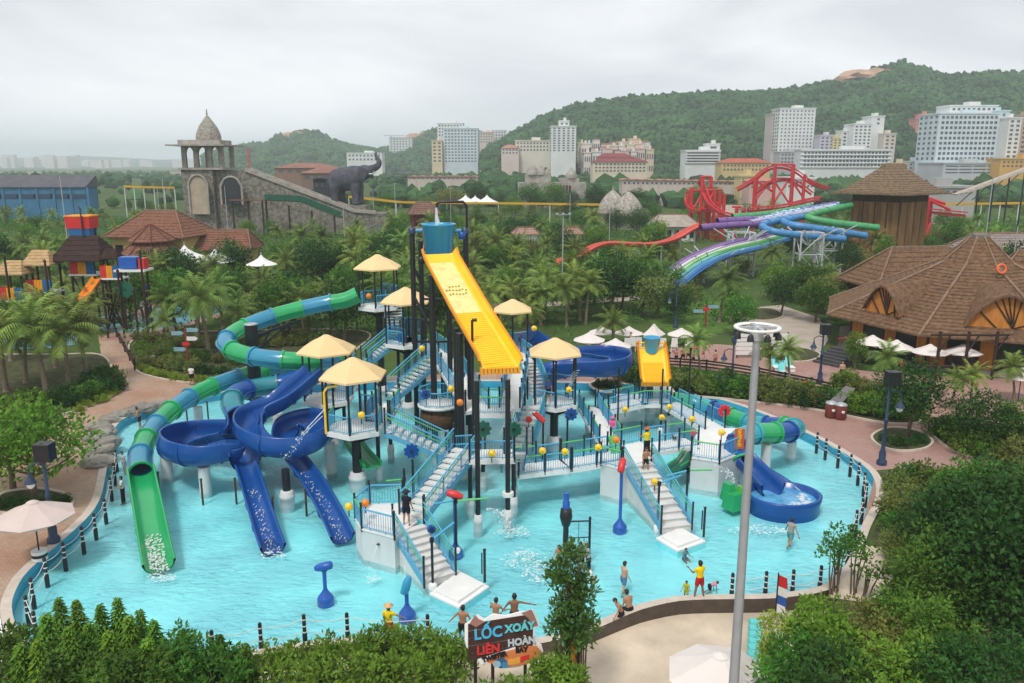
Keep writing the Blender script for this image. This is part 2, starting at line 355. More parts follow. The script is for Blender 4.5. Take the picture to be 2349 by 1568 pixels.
# front terrace (lower than the pool)
front = [(p[0], p[1]) for p in offset(pool, .43)]
m = MB(); TZ = -.72
fr_run = [offset(pool, .30)[q % n] for q in range(k0 + len(run) - 1, k0 + n + 1)]
tz_poly = [(p[0], p[1]) for p in fr_run] + [(-36, fr_run[-1][1]), (-36, -40), (28, -40), (28, fr_run[0][1])]
# ---- brick paving round the pool
pave = [G(x, y).to_2d() for x, y in [(-260, 1450), (-260, 1000), (60, 960), (160, 948), (262, 912), (276, 885), (232, 815), (225, 770), (285, 770), (310, 848), (440, 884), (560, 886), (700, 870), (1100, 855), (1330, 858), (1420, 866), (1540, 893), (1671, 912), (1800, 926), (1900, 943), (2040, 970), (2120, 975), (2180, 900), (2230, 905), (2170, 985), (2349, 1080), (2500, 1120), (2500, 1190), (2200, 1080), (2060, 1075), (2010, 1080)]]
ring = [(p[0], p[1]) for p in offset(pool, .36)]
rr = [p for p in [(offset(pool, .36)[i % n]) for i in range(k0, k0 + len(run))]]
pave_poly = [(p[0], p[1]) for p in pave]
# outer boundary, then back along the pool edge
pv = pave_poly + [(p[0], p[1]) for p in rr[::-1] if True]
def tri_sheet(name, poly, z, mat):
    tr = tessellate_polygon([[V((p[0], p[1], 0)) for p in poly]]); m = MB(); m.add([(p[0], p[1], z) for p in poly], tr); o = m.build(name, mat); o['kind'] = 'structure'
    for q in o.data.polygons:
        if q.normal.z < 0: q.flip()
    return o
tri_sheet('terrace', tz_poly, TZ, TERR)
# split: tan on the left, pink on the right
mid = max(range(len(rr)), key=lambda i: rr[i][1] - abs(rr[i][0] + 1) * .5)
lp = [(-27.5, 22.0), (-40, 22.0), (-40, 48)] + pave_poly[1:14] + [(rr[mid][0], pave_poly[13][1])]
tri_sheet('paved_walk_west', lp + [rr[i] for i in range(mid, -1, -1)] if rr[0][0] < 0 else lp + [rr[i] for i in range(mid, len(rr))], 0.0, PAVE)
rp = [(rr[mid][0], pave_poly[13][1])] + pave_poly[14:]
tri_sheet('paved_walk_east', rp + ([rr[i] for i in range(len(rr) - 1, mid - 1, -1)] if rr[0][0] < 0 else [rr[i] for i in range(0, mid + 1)]), 0.0, PAVEP)
# pink plaza beyond the lazy river, paths in the park
sheet('plaza', [G(x, y).to_2d() for x, y in [(1500, 838), (1700, 858), (1900, 890), (2120, 950), (2349, 985), (2349, 870), (2050, 860), (1890, 838), (1790, 800), (1640, 790), (1480, 806)]], .004, PAVEP)
sheet('park_path', [G(x, y).to_2d() for x, y in [(1690, 710), (1790, 700), (1880, 730), (1900, 780), (1860, 840), (1790, 800), (1700, 740)]], .002, M('pale_path', (.42, .36, .30), .8, .15, .5))
sheet('meadow', [G(x, y).to_2d() for x, y in [(1120, 610), (1300, 605), (1420, 620), (1480, 660), (1350, 690), (1130, 690)]], .002, LAWN)
sheet('lawn_patch', [G(x, y).to_2d() for x, y in [(1480, 700), (1680, 690), (1690, 760), (1560, 775), (1490, 740)]], .002, LAWN)
sheet('park_promenade', [G(x, y).to_2d() for x, y in [(1130, 697), (1290, 692), (1500, 678), (1500, 686), (1290, 702), (1130, 708)]], .004, M('pale_path'))
# far bare land and river flats on the plain
FLAT = M('bare_flats', (.26, .20, .16), .95, .4, .004); FIELD = M('far_fields', (.10, .14, .07), .95, .4, .006)
for k, (x0, x1, y0, y1, mt) in enumerate([(-900, 600, 395, 404, FLAT), (-900, 700, 385, 391, FIELD), (-400, 420, 407, 413, FIELD), (560, 1000, 400, 410, FLAT), (-900, 1500, 379, 381.5, FLAT)]):
    sheet('far_flats', [G(x0, y1).to_2d(), G(x1, y1).to_2d(), G(x1, y0).to_2d(), G(x0, y0).to_2d()], .1 + .03 * k, mt)
# ---- kerbed planting beds
def bed(pts, mat=SOIL, z=.05, kerb=True, smooth=80):
    pl = [G(x, y).to_2d() for x, y in pts]; pl = smoothpoly(pl, smooth)
    pl = [(p[0], p[1]) for p in pl]
    o = tri_sheet('planting_bed', pl, z, mat)
    if kerb:
        oo = offset(pl, .16); m = MB(); k = len(pl); vs = []
        for i in range(k): vs += [(pl[i][0], pl[i][1], z), (pl[i][0], pl[i][1], z + .08), (oo[i][0], oo[i][1], z + .08), (oo[i][0], oo[i][1], -.02)]
        fs = []
        for i in range(k): j = (i + 1) % k; fs += [(i * 4 + a, i * 4 + a + 1, j * 4 + a + 1, j * 4 + a) for a in range(3)]
        m.add(vs, fs); q = m.build('bed_kerb', KERB); q['kind'] = 'structure'
    return o
bed([(-180, 985), (20, 985), (160, 948), (245, 915), (277, 890), (262, 862), (232, 818), (150, 815), (-100, 830)])
bed([(300, 790), (312, 845), (345, 864), (435, 879), (560, 880), (700, 862), (820, 800), (820, 760), (500, 762), (360, 770)])
bed([(1400, 845), (1440, 872), (1541, 903), (1671, 917), (1800, 931), (1894, 945), (2032, 972), (2110, 968), (2060, 935), (1900, 908), (1760, 885), (1600, 872), (1480, 852)])
bed([(2003, 1003), (2020, 1025), (2065, 1036), (2120, 1030), (2135, 1012), (2100, 990), (2040, 985)], smooth=40)
bed([(1355, 884), (1375, 898), (1405, 900), (1425, 890), (1405, 878), (1375, 876)], smooth=40)
bed([(1705, 722), (1730, 735), (1770, 735), (1795, 725), (1770, 710), (1725, 710)], smooth=40)
bed([(-10, 1170), (20, 1180), (100, 1185), (160, 1165), (150, 1140), (90, 1125), (10, 1135)], smooth=50)
bed([(1735, 812), (1770, 828), (1850, 830), (1880, 815), (1840, 800), (1770, 800)], smooth=40)
bed([(2140, 990), (2200, 1040), (2349, 1075), (2500, 1100), (2500, 1010), (2349, 985), (2200, 960)], smooth=60)
bed([(2020, 1085), (2200, 1110), (2349, 1170), (2600, 1260), (2600, 1568), (1900, 1568), (1990, 1250), (2030, 1160)], kerb=False, z=.02)
tri_sheet('gravel_patch', [tuple(G(x, y).to_2d()) for x, y in [(1900, 1372), (1945, 1318), (1985, 1252), (2060, 1262), (2070, 1330), (1990, 1385)]], .03, TERR)
# ---- lazy river, side pools
LAZY = [G(x, y).to_2d() for x, y in [(1525, 850), (1600, 855), (1700, 868), (1800, 888), (1900, 912), (1900, 922), (1790, 905), (1690, 887), (1590, 876), (1525, 868)]]
RIVB = M('pale_blue_tiles', (.30, .62, .70), .5, .15, 2)
sheet('lazy_river_bed', [tuple(p) for p in LAZY], .02, RIVB)
sheet('lazy_river_water', [tuple(p) for p in LAZY], .06, watermat('river_water', .6, 1.2, (.93, .98, 1)))
for nm, pts in (('side_pool', [(350, 706), (400, 700), (510, 702), (520, 714), (460, 730), (400, 750), (355, 755), (345, 735)]), ('wading_pool', [(225, 730), (300, 722), (340, 737), (325, 760), (250, 762), (220, 748)]), ('small_pool', [(20, 775), (150, 765), (200, 778), (150, 795), (30, 800)])):
    pl = [tuple(p) for p in smoothpoly([G(x, y).to_2d() for x, y in pts], 50)]
    tri_sheet(nm + '_bed', pl, .02, RIVB); tri_sheet(nm + '_water', pl, .06, MATS['river_water'])
sheet('pool_terrace', [G(x, y).to_2d() for x, y in [(330, 685), (620, 665), (640, 690), (540, 720), (440, 745), (360, 775), (300, 785), (240, 780), (300, 700)]], .005, PAVEP)
# ================================================================ hills
def prof(pts, x):
    for (a, b), (c, d) in zip(pts, pts[1:]):
        if a <= x <= c: return b + (d - b) * (x - a) / (c - a)
    return pts[0][1] if x < pts[0][0] else pts[-1][1]
def hill(name, pts, yr, yb, yback, mat, hb=6.0, step=6, nz=34, rough=5.0, power=.85, seed=1):
    xs = [pts[0][0] + i * step for i in range(int((pts[-1][0] - pts[0][0]) / step) + 1)]; rows = []
    for x in xs:
        top = WY(x, prof(pts, x), yr).z; u = (x - CX) / F / cos(PITCH) ; col = []
        for j in range(nz + 1):
            t = j / nz
            if t < .8: q = t / .8; y = yb + (yr - yb) * q; z = hb + (top - hb) * (q ** power)
            else: q = (t - .8) / .2; y = yr + (yback - yr) * q; z = top * (1 - q * q) + 0 * q
            X = (x - CX) / F * y * 1.0 / 0.976
            z += rough * mnoise.noise(V((X * .012, y * .012, seed))) * min(1, t * 3) * (1 if t < .7 else .25)
            col.append((X, y, max(z, -1)))
        rows.append(col)
    m = MB(); k = nz + 1; vs = [p for c in rows for p in c]; fs = []
    for i in range(len(rows) - 1):
        for j in range(nz): fs.append((i * k + j, (i + 1) * k + j, (i + 1) * k + j + 1, i * k + j + 1))
    m.add(vs, fs, 0, True); o = m.build(name, mat); o['kind'] = 'structure'
    return rows
HILLM = M('hill_undergrowth', (.05, .085, .03), .95, .4, .05)
ridge = [(1110, 352), (1180, 306), (1230, 274), (1300, 246), (1400, 233), (1500, 223), (1600, 216), (1700, 211), (1800, 204), (1850, 190), (1930, 172), (1958, 158), (2010, 147), (2045, 160), (2100, 176), (2150, 174), (2200, 169), (2280, 172), (2349, 188), (2500, 200), (2750, 250), (3000, 330)]
hillA = hill('hill', ridge, 1000, 640, 1700, HILLM, 8, rough=9)
hillB = hill('hill', [(500, 362), (540, 345), (600, 336), (640, 332), (665, 312), (690, 316), (720, 302), (745, 306), (780, 322), (820, 338), (880, 346), (930, 340), (955, 322), (1000, 302), (1050, 296), (1110, 310), (1200, 330), (1300, 350)], 1600, 1150, 2200, HILLM, 4, rough=8, seed=3)
hillC = hill('hill', [(-300, 366), (0, 364), (60, 361), (120, 362), (170, 358), (230, 357), (300, 360), (400, 366), (520, 364), (700, 360), (900, 362)], 5200, 4300, 7000, M('far_hill', (.06, .09, .05), .95, .3, .01), 0, step=15, nz=12, rough=10, seed=5)
# crowns of the wood on the hills: nobody could count them
FOREST = M('forest_leaves', (.042, .095, .032), .95, .65, .035, .9, .5)
base_v, base_f = ICO(1); base_v = np.array(base_v); base_f = np.array(base_f)
def scatter(name, pts, mat, seed=0, sq=(.75, 1.15)):
    rnd = np.random.RandomState(seed); nb = len(base_v); P_ = np.array([p[:3] for p in pts]); R_ = np.array([p[3] for p in pts]); n_ = len(pts)
    jit = 1 + (rnd.rand(n_, nb) - .5) * .75; hz = rnd.uniform(sq[0], sq[1], n_)
    vv = base_v[None] * (R_[:, None] * jit)[:, :, None]; vv[:, :, 2] *= hz[:, None]; vv += P_[:, None]
    ff = base_f[None] + (np.arange(n_) * nb)[:, None, None]
    me = bpy.data.meshes.new(name); me.from_pydata(vv.reshape(-1, 3).tolist(), [], ff.reshape(-1, 3).tolist()); me.materials.append(mat); me.update()
    o = bpy.data.objects.new(name, me); C.objects.link(o); o['kind'] = 'stuff'; return o
def onrows(rows, n_, rnd, r0, r1, tmax=.86, skip=None):
    o = []; nr = len(rows) - 1; nj = len(rows[0]) - 1
    while len(o) < n_:
        a = rnd.random() * nr; b = (rnd.random() ** .8) * nj * tmax; i, j = int(a), int(b); u, v = a - i, b - j
        p = [rows[i][j][k] * (1 - u) * (1 - v) + rows[i + 1][j][k] * u * (1 - v) + rows[i][j + 1][k] * (1 - u) * v + rows[i + 1][j + 1][k] * u * v for k in range(3)]
        if skip and skip(p): continue
        r = rnd.uniform(r0, r1); o.append((p[0], p[1], p[2] + r * .5, r))
    return o
rnd = random.Random(11)
def ridge_trees(rows, n_, r0, r1):
    o = []
    for k in range(n_): c = rows[int(rnd.random() * len(rows))]; p = c[int(len(c) * rnd.uniform(.74, .80))]; r = rnd.uniform(r0, r1); o.append((p[0] + rnd.uniform(-3, 3), p[1], p[2] + rnd.uniform(.3, 1.5) * r, r))
    return o
fo = tag(scatter('forest_on_hill', onrows(hillA, 15000, rnd, 1.5, 3.9) + ridge_trees(hillA, 420, 1.2, 3.2), FOREST, 1), 'dense green forest covering the long hill behind the hotels', 'forest')
fo = tag(scatter('forest_on_far_hill', onrows(hillB, 4500, rnd, 2.5, 6.0) + ridge_trees(hillB, 160, 1.5, 4.0), FOREST, 2), 'hazy green forest on the distant pointed hill', 'forest')
flat = []
for k in range(2600):
    y = rnd.uniform(330, 650); x = rnd.uniform(-.62, .70) * y
    if x < -.16 * y and rnd.random() < .88: continue
    r = rnd.uniform(2.0, 4.2); flat.append((x, y, r * .6 + rnd.uniform(0, 2) + max(0, (y - 500) * .03), r))
for k in range(900):
    y = rnd.uniform(650, 1250); x = rnd.uniform(-.7, .3) * y; r = rnd.uniform(3, 5); flat.append((x, y, r * .6, r))
for k in range(420):
    y = rnd.uniform(400, 590); x = rnd.uniform(-.10, .62) * y; r = rnd.uniform(3.2, 5.6); flat.append((x, y, r * .7 + rnd.uniform(0, 2.5), r))
tag(scatter('treeline_beyond_park', flat, FOREST, 3), 'broad band of mixed trees between the park and the city', 'trees')
# bare rock scars on the hills
for px, py, yy, sx, sz_ in ((1995, 166, 985, 34, 11), (680, 322, 1590, 40, 22), (965, 335, 1590, 40, 30)):
    c = WY(px, py, yy - 14); m = MB(); m.ico((c.x, c.y, c.z - 8), 1, 0, 3, .22, 5, (sx, 22, sz_)); o = m.build('rock_face', M('bare_rock', (.42, .27, .18), .95, .3, .05)); o['kind'] = 'structure'
# ================================================================ the big play structure in the pool
def panel(par, a, b, h=1.0, top=RAILB, mat=RAILB, low=.12, gap=.13, name='railing_panel', mid=False):
    a = V(a); b = V(b); m = MB(); U = V((0, 0, 1))
    m.tube([a + U * h, b + U * h], .042, 6, 1); m.tube([a + U * low, b + U * low], .03, 5)
    n_ = max(2, int((b - a).length / gap))
    for i in range(n_ + 1):
        p = a.lerp(b, i / n_); m.tube([p + U * low, p + U * h], .03 if i in (0, n_) else .013, 4, 0, False)
    for f in (.25, .75): p = a.lerp(b, f); m.tube([p - U * .05, p + U * low], .02, 4, 0, False)
    if mid: m.tube([a + U * (h - .22), b + U * (h - .22)], .03, 6, 2)
    return m.build(name, [mat, top, RAILG], par)
def post(par, p, h, r=.055, name='rail_post', mat=BLACK):
    m = MB(); p = V(p); m.tube([p, p + V((0, 0, h))], r, 8); m.lathe(p + V((0, 0, h)), [(r * 1.25, -.02), (r * 1.25, .03), (0, .06)], 8); return m.build(name, mat, par)
def fence_run(par, pts, h=1.0, top=RAILB, ph=1.25, low=.12, base=None, skip=()):
    pts = [V(p) for p in pts]
    for p in pts: post(par, p - V((0, 0, .15)), ph + .15)
    for i, (a, b) in enumerate(zip(pts, pts[1:])):
        if i in skip: continue
        d = (b - a).normalized() * .07; panel(par, a + d, b - d, h, top[i % len(top)] if isinstance(top, (list, tuple)) else top, low=low)
def deck(par, poly, z, th=.22, mat=WHITE, name='deck'): m = MB(); m.prism([(p[0], p[1]) for p in poly], z - th, z); return m.build(name, mat, par)
def column(par, x, y, z0, z1, r=.24, name='column', mat=BLACK, foot=True):
    m = MB(); m.tube([(x, y, z0), (x, y, z1)], r, 14); o = m.build(name, mat, par)
    if foot: m = MB(); m.lathe((x, y, FLZ), [(r * 1.75, 0), (r * 1.75, .75), (r * 1.9, .78), (r * 1.9, .95), (r * 1.6, 1.0), (r * 1.6, 1.18), (r * 1.1, 1.22)], 16); m.build('column_footing', CONC, par)
    return o
def stairs(par, a, b, wd=1.25, n_=10, rails=(1, 1), solid=None, mats=None, railtop=RAILB):
    a = V(a); b = V(b); d = V((b.x - a.x, b.y - a.y, 0)); run_ = d.length; t = d.normalized(); s_ = V((t.y, -t.x, 0)); rise = (b.z - a.z) / n_; rz = atan2(t.y, t.x)
    for i in range(n_):
        c = a + t * (run_ * (i + .5) / n_); m = MB(); z = a.z + rise * (i + 1); hh = (z - solid) if solid is not None else .07
        m.box((c.x, c.y, z - hh / 2), (run_ / n_ * (1.0 if solid is not None else 1.12), wd, hh), rz)
        m.box((c.x - t.x * run_ / n_ * .5, c.y - t.y * run_ / n_ * .5, z - .02), (.05, wd + .01, .045), rz, 1)
        m.build('step', [mats or STEPM, STEPN], par)
    for k, sd in enumerate((-1, 1)):
        m = MB(); o_ = s_ * sd * (wd / 2 + .05); m.beam(a + o_ + V((0, 0, rise * .3)), b + o_ + V((0, 0, -.12)), .06, .26); m.build('stringer', STRM, par)
        if rails[k]:
            n2 = max(1, round((b - a).length / 2.2)); pts = [a.lerp(b, i / n2) + o_ + V((0, 0, rise)) for i in range(n2 + 1)]
            for p, q in zip(pts, pts[1:]): panel(par, p, q, .95, railtop, low=.1, mid=True)
            for p in (pts[0], pts[-1]): post(par, p - V((0, 0, .3)), 1.5, .05)
STEPM = M('grey_white_steps', (.66, .66, .64), .6, .08, 2); STEPN = M('step_nosing', (.50, .50, .49), .6, .05, 2)
STRM = M('blue_stringer', (.10, .36, .55), .45, .1, 2)
# ---- roofed hexagonal platforms
def shelter(px, py, zc, r, deckz, label, col=True, rails=(0, 1, 2, 3, 4, 5), ph=radians(30), colxy=None, npost=6, tops=(RAILB,), rp=None):
    e = W(px, py, zc); cx_, cy_, ez = e
    th = T('shelter_platform', label, 'play platform', (cx_, cy_, WL), 'cream roofed platforms of the water play structure')
    R = r; m = MB(); n_ = 6; hx = ngon((cx_, cy_), R, n_, ph); lvl = [(1.0, 0), (.62, .42 * R * .55), (.28, .42 * R * .92), (.09, .47 * R * 1.05)]
    vs = []
    for k, dz in lvl:
        for x, y in hx: vs.append((cx_ + (x - cx_) * k, cy_ + (y - cy_) * k, ez + dz))
    fs = []
    for i in range(len(lvl) - 1):
        for k in range(n_): fs.append((i * n_ + k, i * n_ + (k + 1) % n_, (i + 1) * n_ + (k + 1) % n_, (i + 1) * n_ + k))
    m.add(vs, fs, 0, False); m.add(vs[-n_:], [tuple(range(n_))])
    lip = [(x, y, ez) for x, y in hx] + [(cx_ + (x - cx_) * 1.0, cy_ + (y - cy_) * 1.0, ez - .11) for x, y in hx] + [(cx_ + (x - cx_) * .93, cy_ + (y - cy_) * .93, ez - .11) for x, y in hx] + [(cx_, cy_, ez + .3)]
    m.add(lip, [(k, n_ + k, n_ + (k + 1) % n_, (k + 1) % n_) for k in range(n_)] + [(n_ + k, 2 * n_ + k, 2 * n_ + (k + 1) % n_, n_ + (k + 1) % n_) for k in range(n_)] + [(2 * n_ + k, 3 * n_, 2 * n_ + (k + 1) % n_) for k in range(n_)])
    m.build('roof', CREAM, th)
    dr = rp or R * .80; dh = ngon((cx_, cy_), dr, 6, ph)
    deck(th, ngon((cx_, cy_), dr + .12, 6, ph), deckz, .26)
    for x, y in dh: m = MB(); m.tube([(x, y, deckz - .3), (x, y, ez + .05)], .065, 8); m.build('roof_post', BLACK, th)
    for k in rails:
        a = V((*dh[k], deckz)); b = V((*dh[(k + 1) % 6], deckz)); d = (b - a).normalized() * .1; panel(th, a + d, b - d, 1.0, tops[k % len(tops)])
    if col:
        c = colxy or (cx_, cy_); column(th, c[0], c[1], FLZ, deckz - .26, .27)
        m = MB()
        for k in range(6): m.beam((c[0], c[1], deckz - .95), (*[c[i] + (dh[k][i] - c[i]) * .9 for i in (0, 1)], deckz - .3), .1, .12)
        m.build('deck_brace', BLACK, th)
    return th, (cx_, cy_, deckz), dh
RL = 'hexagonal cream roof platform '
p1, c1, d1 = shelter(866, 613, 62.5, 1.95, 7.1, RL + 'highest and farthest, start of the green and blue tube slide', rails=(1, 2, 4))
p2, c2, d2 = shelter(930, 690, 58.5, 1.95, 5.2, RL + 'in front of the highest one, left of the tipping bucket legs', rails=(2, 3), col=True)
p3, c3, d3 = shelter(1176, 711, 60.0, 1.6, 4.3, RL + 'behind the yellow chute, right of it', rails=(0, 1, 2))
p4, c4, d4 = shelter(749, 803, 51.0, 1.95, 3.3, RL + 'behind the front one, above the blue slide entrance', rails=(0, 4, 5))
p5, c5, d5 = shelter(810, 860, 45.3, 1.98, 3.3, RL + 'closest to the front, on one thick black column', rails=(2, 3, 4, 5), tops=(RAILB, RAILB, RAILG))
p6, c6, d6 = shelter(1273, 808, 51.5, 1.85, 2.9, RL + 'on the right above the footbridge', rails=(3, 4, 5))
for th_, dh, z_, ks in ((p5, d5, 3.3, (0,)), (p1, d1, 7.1, (0, 5)), (p2, d2, 5.2, (0, 1)), (p4, d4, 3.3, (1, 2)), (p6, d6, 2.9, (0, 1)), (p3, d3, 4.3, (4,))):
    for k in ks: a = V((*dh[k], z_)); b = V((*dh[(k + 1) % 6], z_)); d = (b - a).normalized() * .1; panel(th_, a + d, b - d, 1.5, RAILB, M('deep_blue_slats', (.03, .17, .42), .45, .1, 2), gap=.075, name='slatted_screen')
# bent yellow pipe on the front platform
m = MB(); q = V((*d5[3], 0)); m.tube([q + V((-.1, -.1, 3.2)), q + V((-.1, -.1, 5.6)), q + V((.1, -.1, 5.9)), q + V((.7, -.2, 6.0))], .07, 8); m.build('yellow_pipe', YEL, p5)
# ---- walkways and stair flights
def walkway(name, label, pts, wd, z=None, rails=(True, True), tops=RAILB, cols=()):
    pts = [V(p) for p in pts]; th = T(name, label, 'walkway', (pts[0].x, pts[0].y, WL), 'decks and footbridges of the play structure')
    for a, b in zip(pts, pts[1:]):
        d = V((b.x - a.x, b.y - a.y, 0)).normalized(); s_ = V((d.y, -d.x, 0)); m = MB(); m.beam(a - V((0, 0, .12)) - d * .05, b - V((0, 0, .12)) + d * .05, wd, .24); m.build('deck', WHITE, th)
        for k, sd in enumerate((-1, 1)):
            if rails[k]:
                n2 = max(1, round((b - a).length / 1.7)); o_ = s_ * sd * (wd / 2 - .04); fence_run(th, [a.lerp(b, i / n2) + o_ for i in range(n2 + 1)], 1.0, tops)
    for p in (pts[0], pts[-1]):
        if p.z > 1.2: column(th, p.x, p.y, FLZ, p.z - .2, .12)
    return th
def flight(label, a, b, wd=1.25, n_=10, rails=(1, 1), solid=None):
    a = V(a); th = T('staircase', label, 'staircase', (a.x, a.y, min(WL, a.z)), 'stair flights of the play structure'); stairs(th, a, b, wd, n_, rails, solid); return th
# front-left concrete landing (deck A)
A = [G(815, 1192, 1.2), G(830, 1216, 1.2), G(905, 1236, 1.2), G(955, 1200, 1.2), G(925, 1158, 1.2), G(848, 1160, 1.2)]
tA = T('concrete_landing', 'pale concrete landing block at the front with a railing and a water spout hole', 'landing', (A[1].x, A[1].y, FLZ))
m = MB(); m.prism([(p.x, p.y) for p in A], FLZ, 1.2); m.build('base', CONC, tA)
m = MB(); m.prism(offset([(p.x, p.y) for p in A], .05), 1.2, 1.27); m.build('deck', WHITE, tA)
h_ = A[1].lerp(A[2], .5); m = MB(); m.lathe((h_.x, h_.y - .06, .72), [(.06, -.03), (.09, 0), (.06, .03)], 10); m.build('spout', BLACK, tA)
U = V((0, 0, 1)); Ar = [p + U * .07 for p in A]
fence_run(tA, [Ar[4], Ar[5], Ar[0], Ar[1], Ar[2]], 1.0, [RAILB, RAILB, RAILG, RAILB])
# stairs from deck A down to the slab
sb = G(1010, 1332, -.12); stp = G(925, 1212, 1.2)
flight('short white stair at the front going down to a slab in the water', (sb.x, sb.y, -.12), (stp.x + .25, stp.y + .05, 1.2), 1.5, 8, (1, 1), FLZ)
def slab(label, pts, z, post_at=None):
    th = T('landing_slab', label, 'slab', (pts[0].x, pts[0].y, FLZ)); pl = [(p.x, p.y) for p in pts]; inner = offset(pl, -.28)
    m = MB(); m.prism(offset(pl, -.02), FLZ, WL - .01); m.build('footing', MATS['turquoise_floor'], th); m = MB(); m.prism(pl, WL - .01, z - .12); m.build('lower_tread', WHITE, th); m = MB(); m.prism(inner, z - .12, z); m.build('upper_tread', WHITE, th)
    if post_at: post(th, post_at, 1.55, .06, 'marker_post'); m = MB(); m.box((post_at[0] - .12, post_at[1], post_at[2] + .9), (.06, .05, 1.0)); m.build('grab_bar', NAVY, th)
    return th
slab('white slab in the water at the foot of the front stair, post on its corner', [G(985, 1352, 0), G(1052, 1383, 0), G(1122, 1335, 0), G(1050, 1298, 0)], -.1, tuple(G(1112, 1336, -.1)))
slab('white slab in the water at the foot of the right-hand stair', [G(1505, 1225, 0), G(1555, 1255, 0), G(1620, 1232, 0), G(1560, 1200, 0)], -.1, tuple(G(1614, 1232, -.1)))
# level two platform and stair B
B0 = G(945, 1190, 1.2); B1 = W(1069, 1030, 43.2)
flight('long white stair climbing from the front landing to the black chute columns', B0, (B1.x, B1.y, 3.0), 1.35, 12)
k1 = V((B1.x, B1.y, 3.0)); pc1 = G(1097, 1218, WL); pc2 = G(1165, 1206, WL)
walkway('platform', 'white deck under the end of the big yellow chute', [(pc1.x - .5, pc1.y + 2.1, 3.0), (pc2.x + .3, pc2.y + 1.6, 3.0)], 1.6, rails=(False, True))
# footbridge between the two concrete blocks
D1 = G(1180, 1092, 1.5); D2 = G(1300, 1078, 1.5); D3 = G(1412, 1060, 1.5)
walkway('footbridge', 'long white footbridge with blue and green rails over the water', [D1 + V((0, .8, 0)), D2 + V((0, .8, 0)), D3 + V((0, .8, 0))], 1.6, tops=[RAILG, RAILB, RAILB, RAILG])
flight('few steps from the footbridge up to the deck under the chute', D1 + V((-.1, .8, 0)), (pc2.x + .4, pc2.y + 1.7, 3.0), 1.1, 7, (1, 1))
# right-hand concrete blocks
Cb = [G(1378, 1066, 1.5), G(1425, 1078, 1.5), G(1500, 1050, 1.5), G(1470, 1015, 1.5), G(1400, 1030, 1.5)]
tC = T('concrete_landing', 'pale concrete landing block at the right end of the footbridge', 'landing', (Cb[0].x, Cb[0].y, FLZ))
m = MB(); m.prism([(p.x, p.y) for p in Cb], FLZ, 1.5); m.build('base', CONC, tC); m = MB(); m.prism(offset([(p.x, p.y) for p in Cb], .05), 1.5, 1.56); m.build('deck', WHITE, tC)
fence_run(tC, [Cb[0] + U * .06, Cb[1] + U * .06], 1.0, RAILG); fence_run(tC, [Cb[4] + U * .06, Cb[3] + U * .06], 1.0, RAILG)
E = [G(1585, 1052, 1.5), G(1650, 1062, 1.5), G(1702, 1040, 1.5), G(1690, 985, 1.5), G(1600, 985, 1.5)]
tE = T('concrete_landing', 'pale concrete block under the green slide entrance near the lamp pole', 'landing', (E[0].x, E[0].y, FLZ))
m = MB(); m.prism([(p.x, p.y) for p in E], FLZ, 1.5); m.build('base', CONC, tE); m = MB(); m.prism(offset([(p.x, p.y) for p in E], .05), 1.5, 1.56); m.build('deck', WHITE, tE)
fence_run(tE, [E[0] + U * .06, E[1] + U * .06, E[2] + U * .06], 1.0, [RAILG, RAILB])
sb2 = G(1552, 1215, -.12); st2 = G(1462, 1062, 1.5)
flight('white stair on the right going down from the concrete landing to the pool', sb2, (st2.x, st2.y, 1.5), 1.6, 10, (1, 1), FLZ)
# U-shaped walkway behind
fE = [G(1500, 1035, 1.5), G(1590, 1022, 1.5)]
walkway('footbridge', 'white deck with rails joining the two right-hand concrete blocks', [fE[0] + V((0, .6, 0)), fE[1] + V((0, .6, 0))], 1.6, tops=[RAILB, RAILG])
walkway('footbridge', 'white deck along the right side of the inner basin', [G(1640, 985, 1.5), G(1535, 925, 1.5)], 1.5, tops=[RAILB, RAILG, RAILB])
walkway('footbridge', 'white deck along the back of the inner basin below the small yellow chute', [G(1535, 922, 1.5), G(1470, 922, 1.5), G(1380, 940, 1.5)], 1.5, tops=[RAILG, RAILB])
walkway('footbridge', 'white deck at the left side of the inner basin below the right-hand roof', [G(1350, 935, 1.5), G(1400, 1020, 1.5)], 1.4, tops=[RAILB, RAILG])
for px, py in ((1450, 985), (1520, 965)):
    c = G(px, py, FLZ); m = MB(); m.box((c.x, c.y + 1.5, .3), (2.0, 1.5, 2.1)); o = tag(m.build('concrete_pier', CONC), 'pale concrete pier under the back walkway, %s one' % ('left' if px < 1500 else 'right'), 'pier', 'piers of the back walkway')
# front roofed platform to the inner flights
LND = W(893, 928, 50.5)
walkway('footbridge', 'short white deck from the front roofed platform towards the inner stair', [(d5[0][0] - .3, d5[0][1] + .2, 3.3), (LND.x, LND.y, 3.3)], 1.4, tops=[RAILB, RAILG])
S3a = W(900, 915, 51.8); S3b = W(992, 826, 53.5)
flight('white stair with blue rails climbing to the tower under the bucket', (S3a.x, S3a.y, 3.3), (S3b.x, S3b.y, 5.2), 1.3, 11)
lowl = W(1035, 1058, 46.0)
flight('white stair with blue rails going down from the front roofed platform', (lowl.x, lowl.y, 1.6), (d5[5][0] + .5, d5[5][1] + .6, 3.3), 1.35, 9)
walkway('platform', 'low deck behind the foot of the inner stair', [(lowl.x - .2, lowl.y, 1.6), (lowl.x + 1.8, lowl.y + .4, 1.6)], 1.5)
S4a = W(835, 838, 59.8); S4b = W(912, 772, 60.5)
flight('far stair with blue rails climbing to the second highest roof', (S4a.x, S4a.y, 3.3), (S4b.x, S4b.y, 5.2), 1.3, 11)
walkway('footbridge', 'deck from the blue slide platform back to the far stair', [(c4[0] + .6, c4[1] + 1.5, 3.3), (S4a.x, S4a.y, 3.3)], 1.3, tops=[RAILG, RAILB])
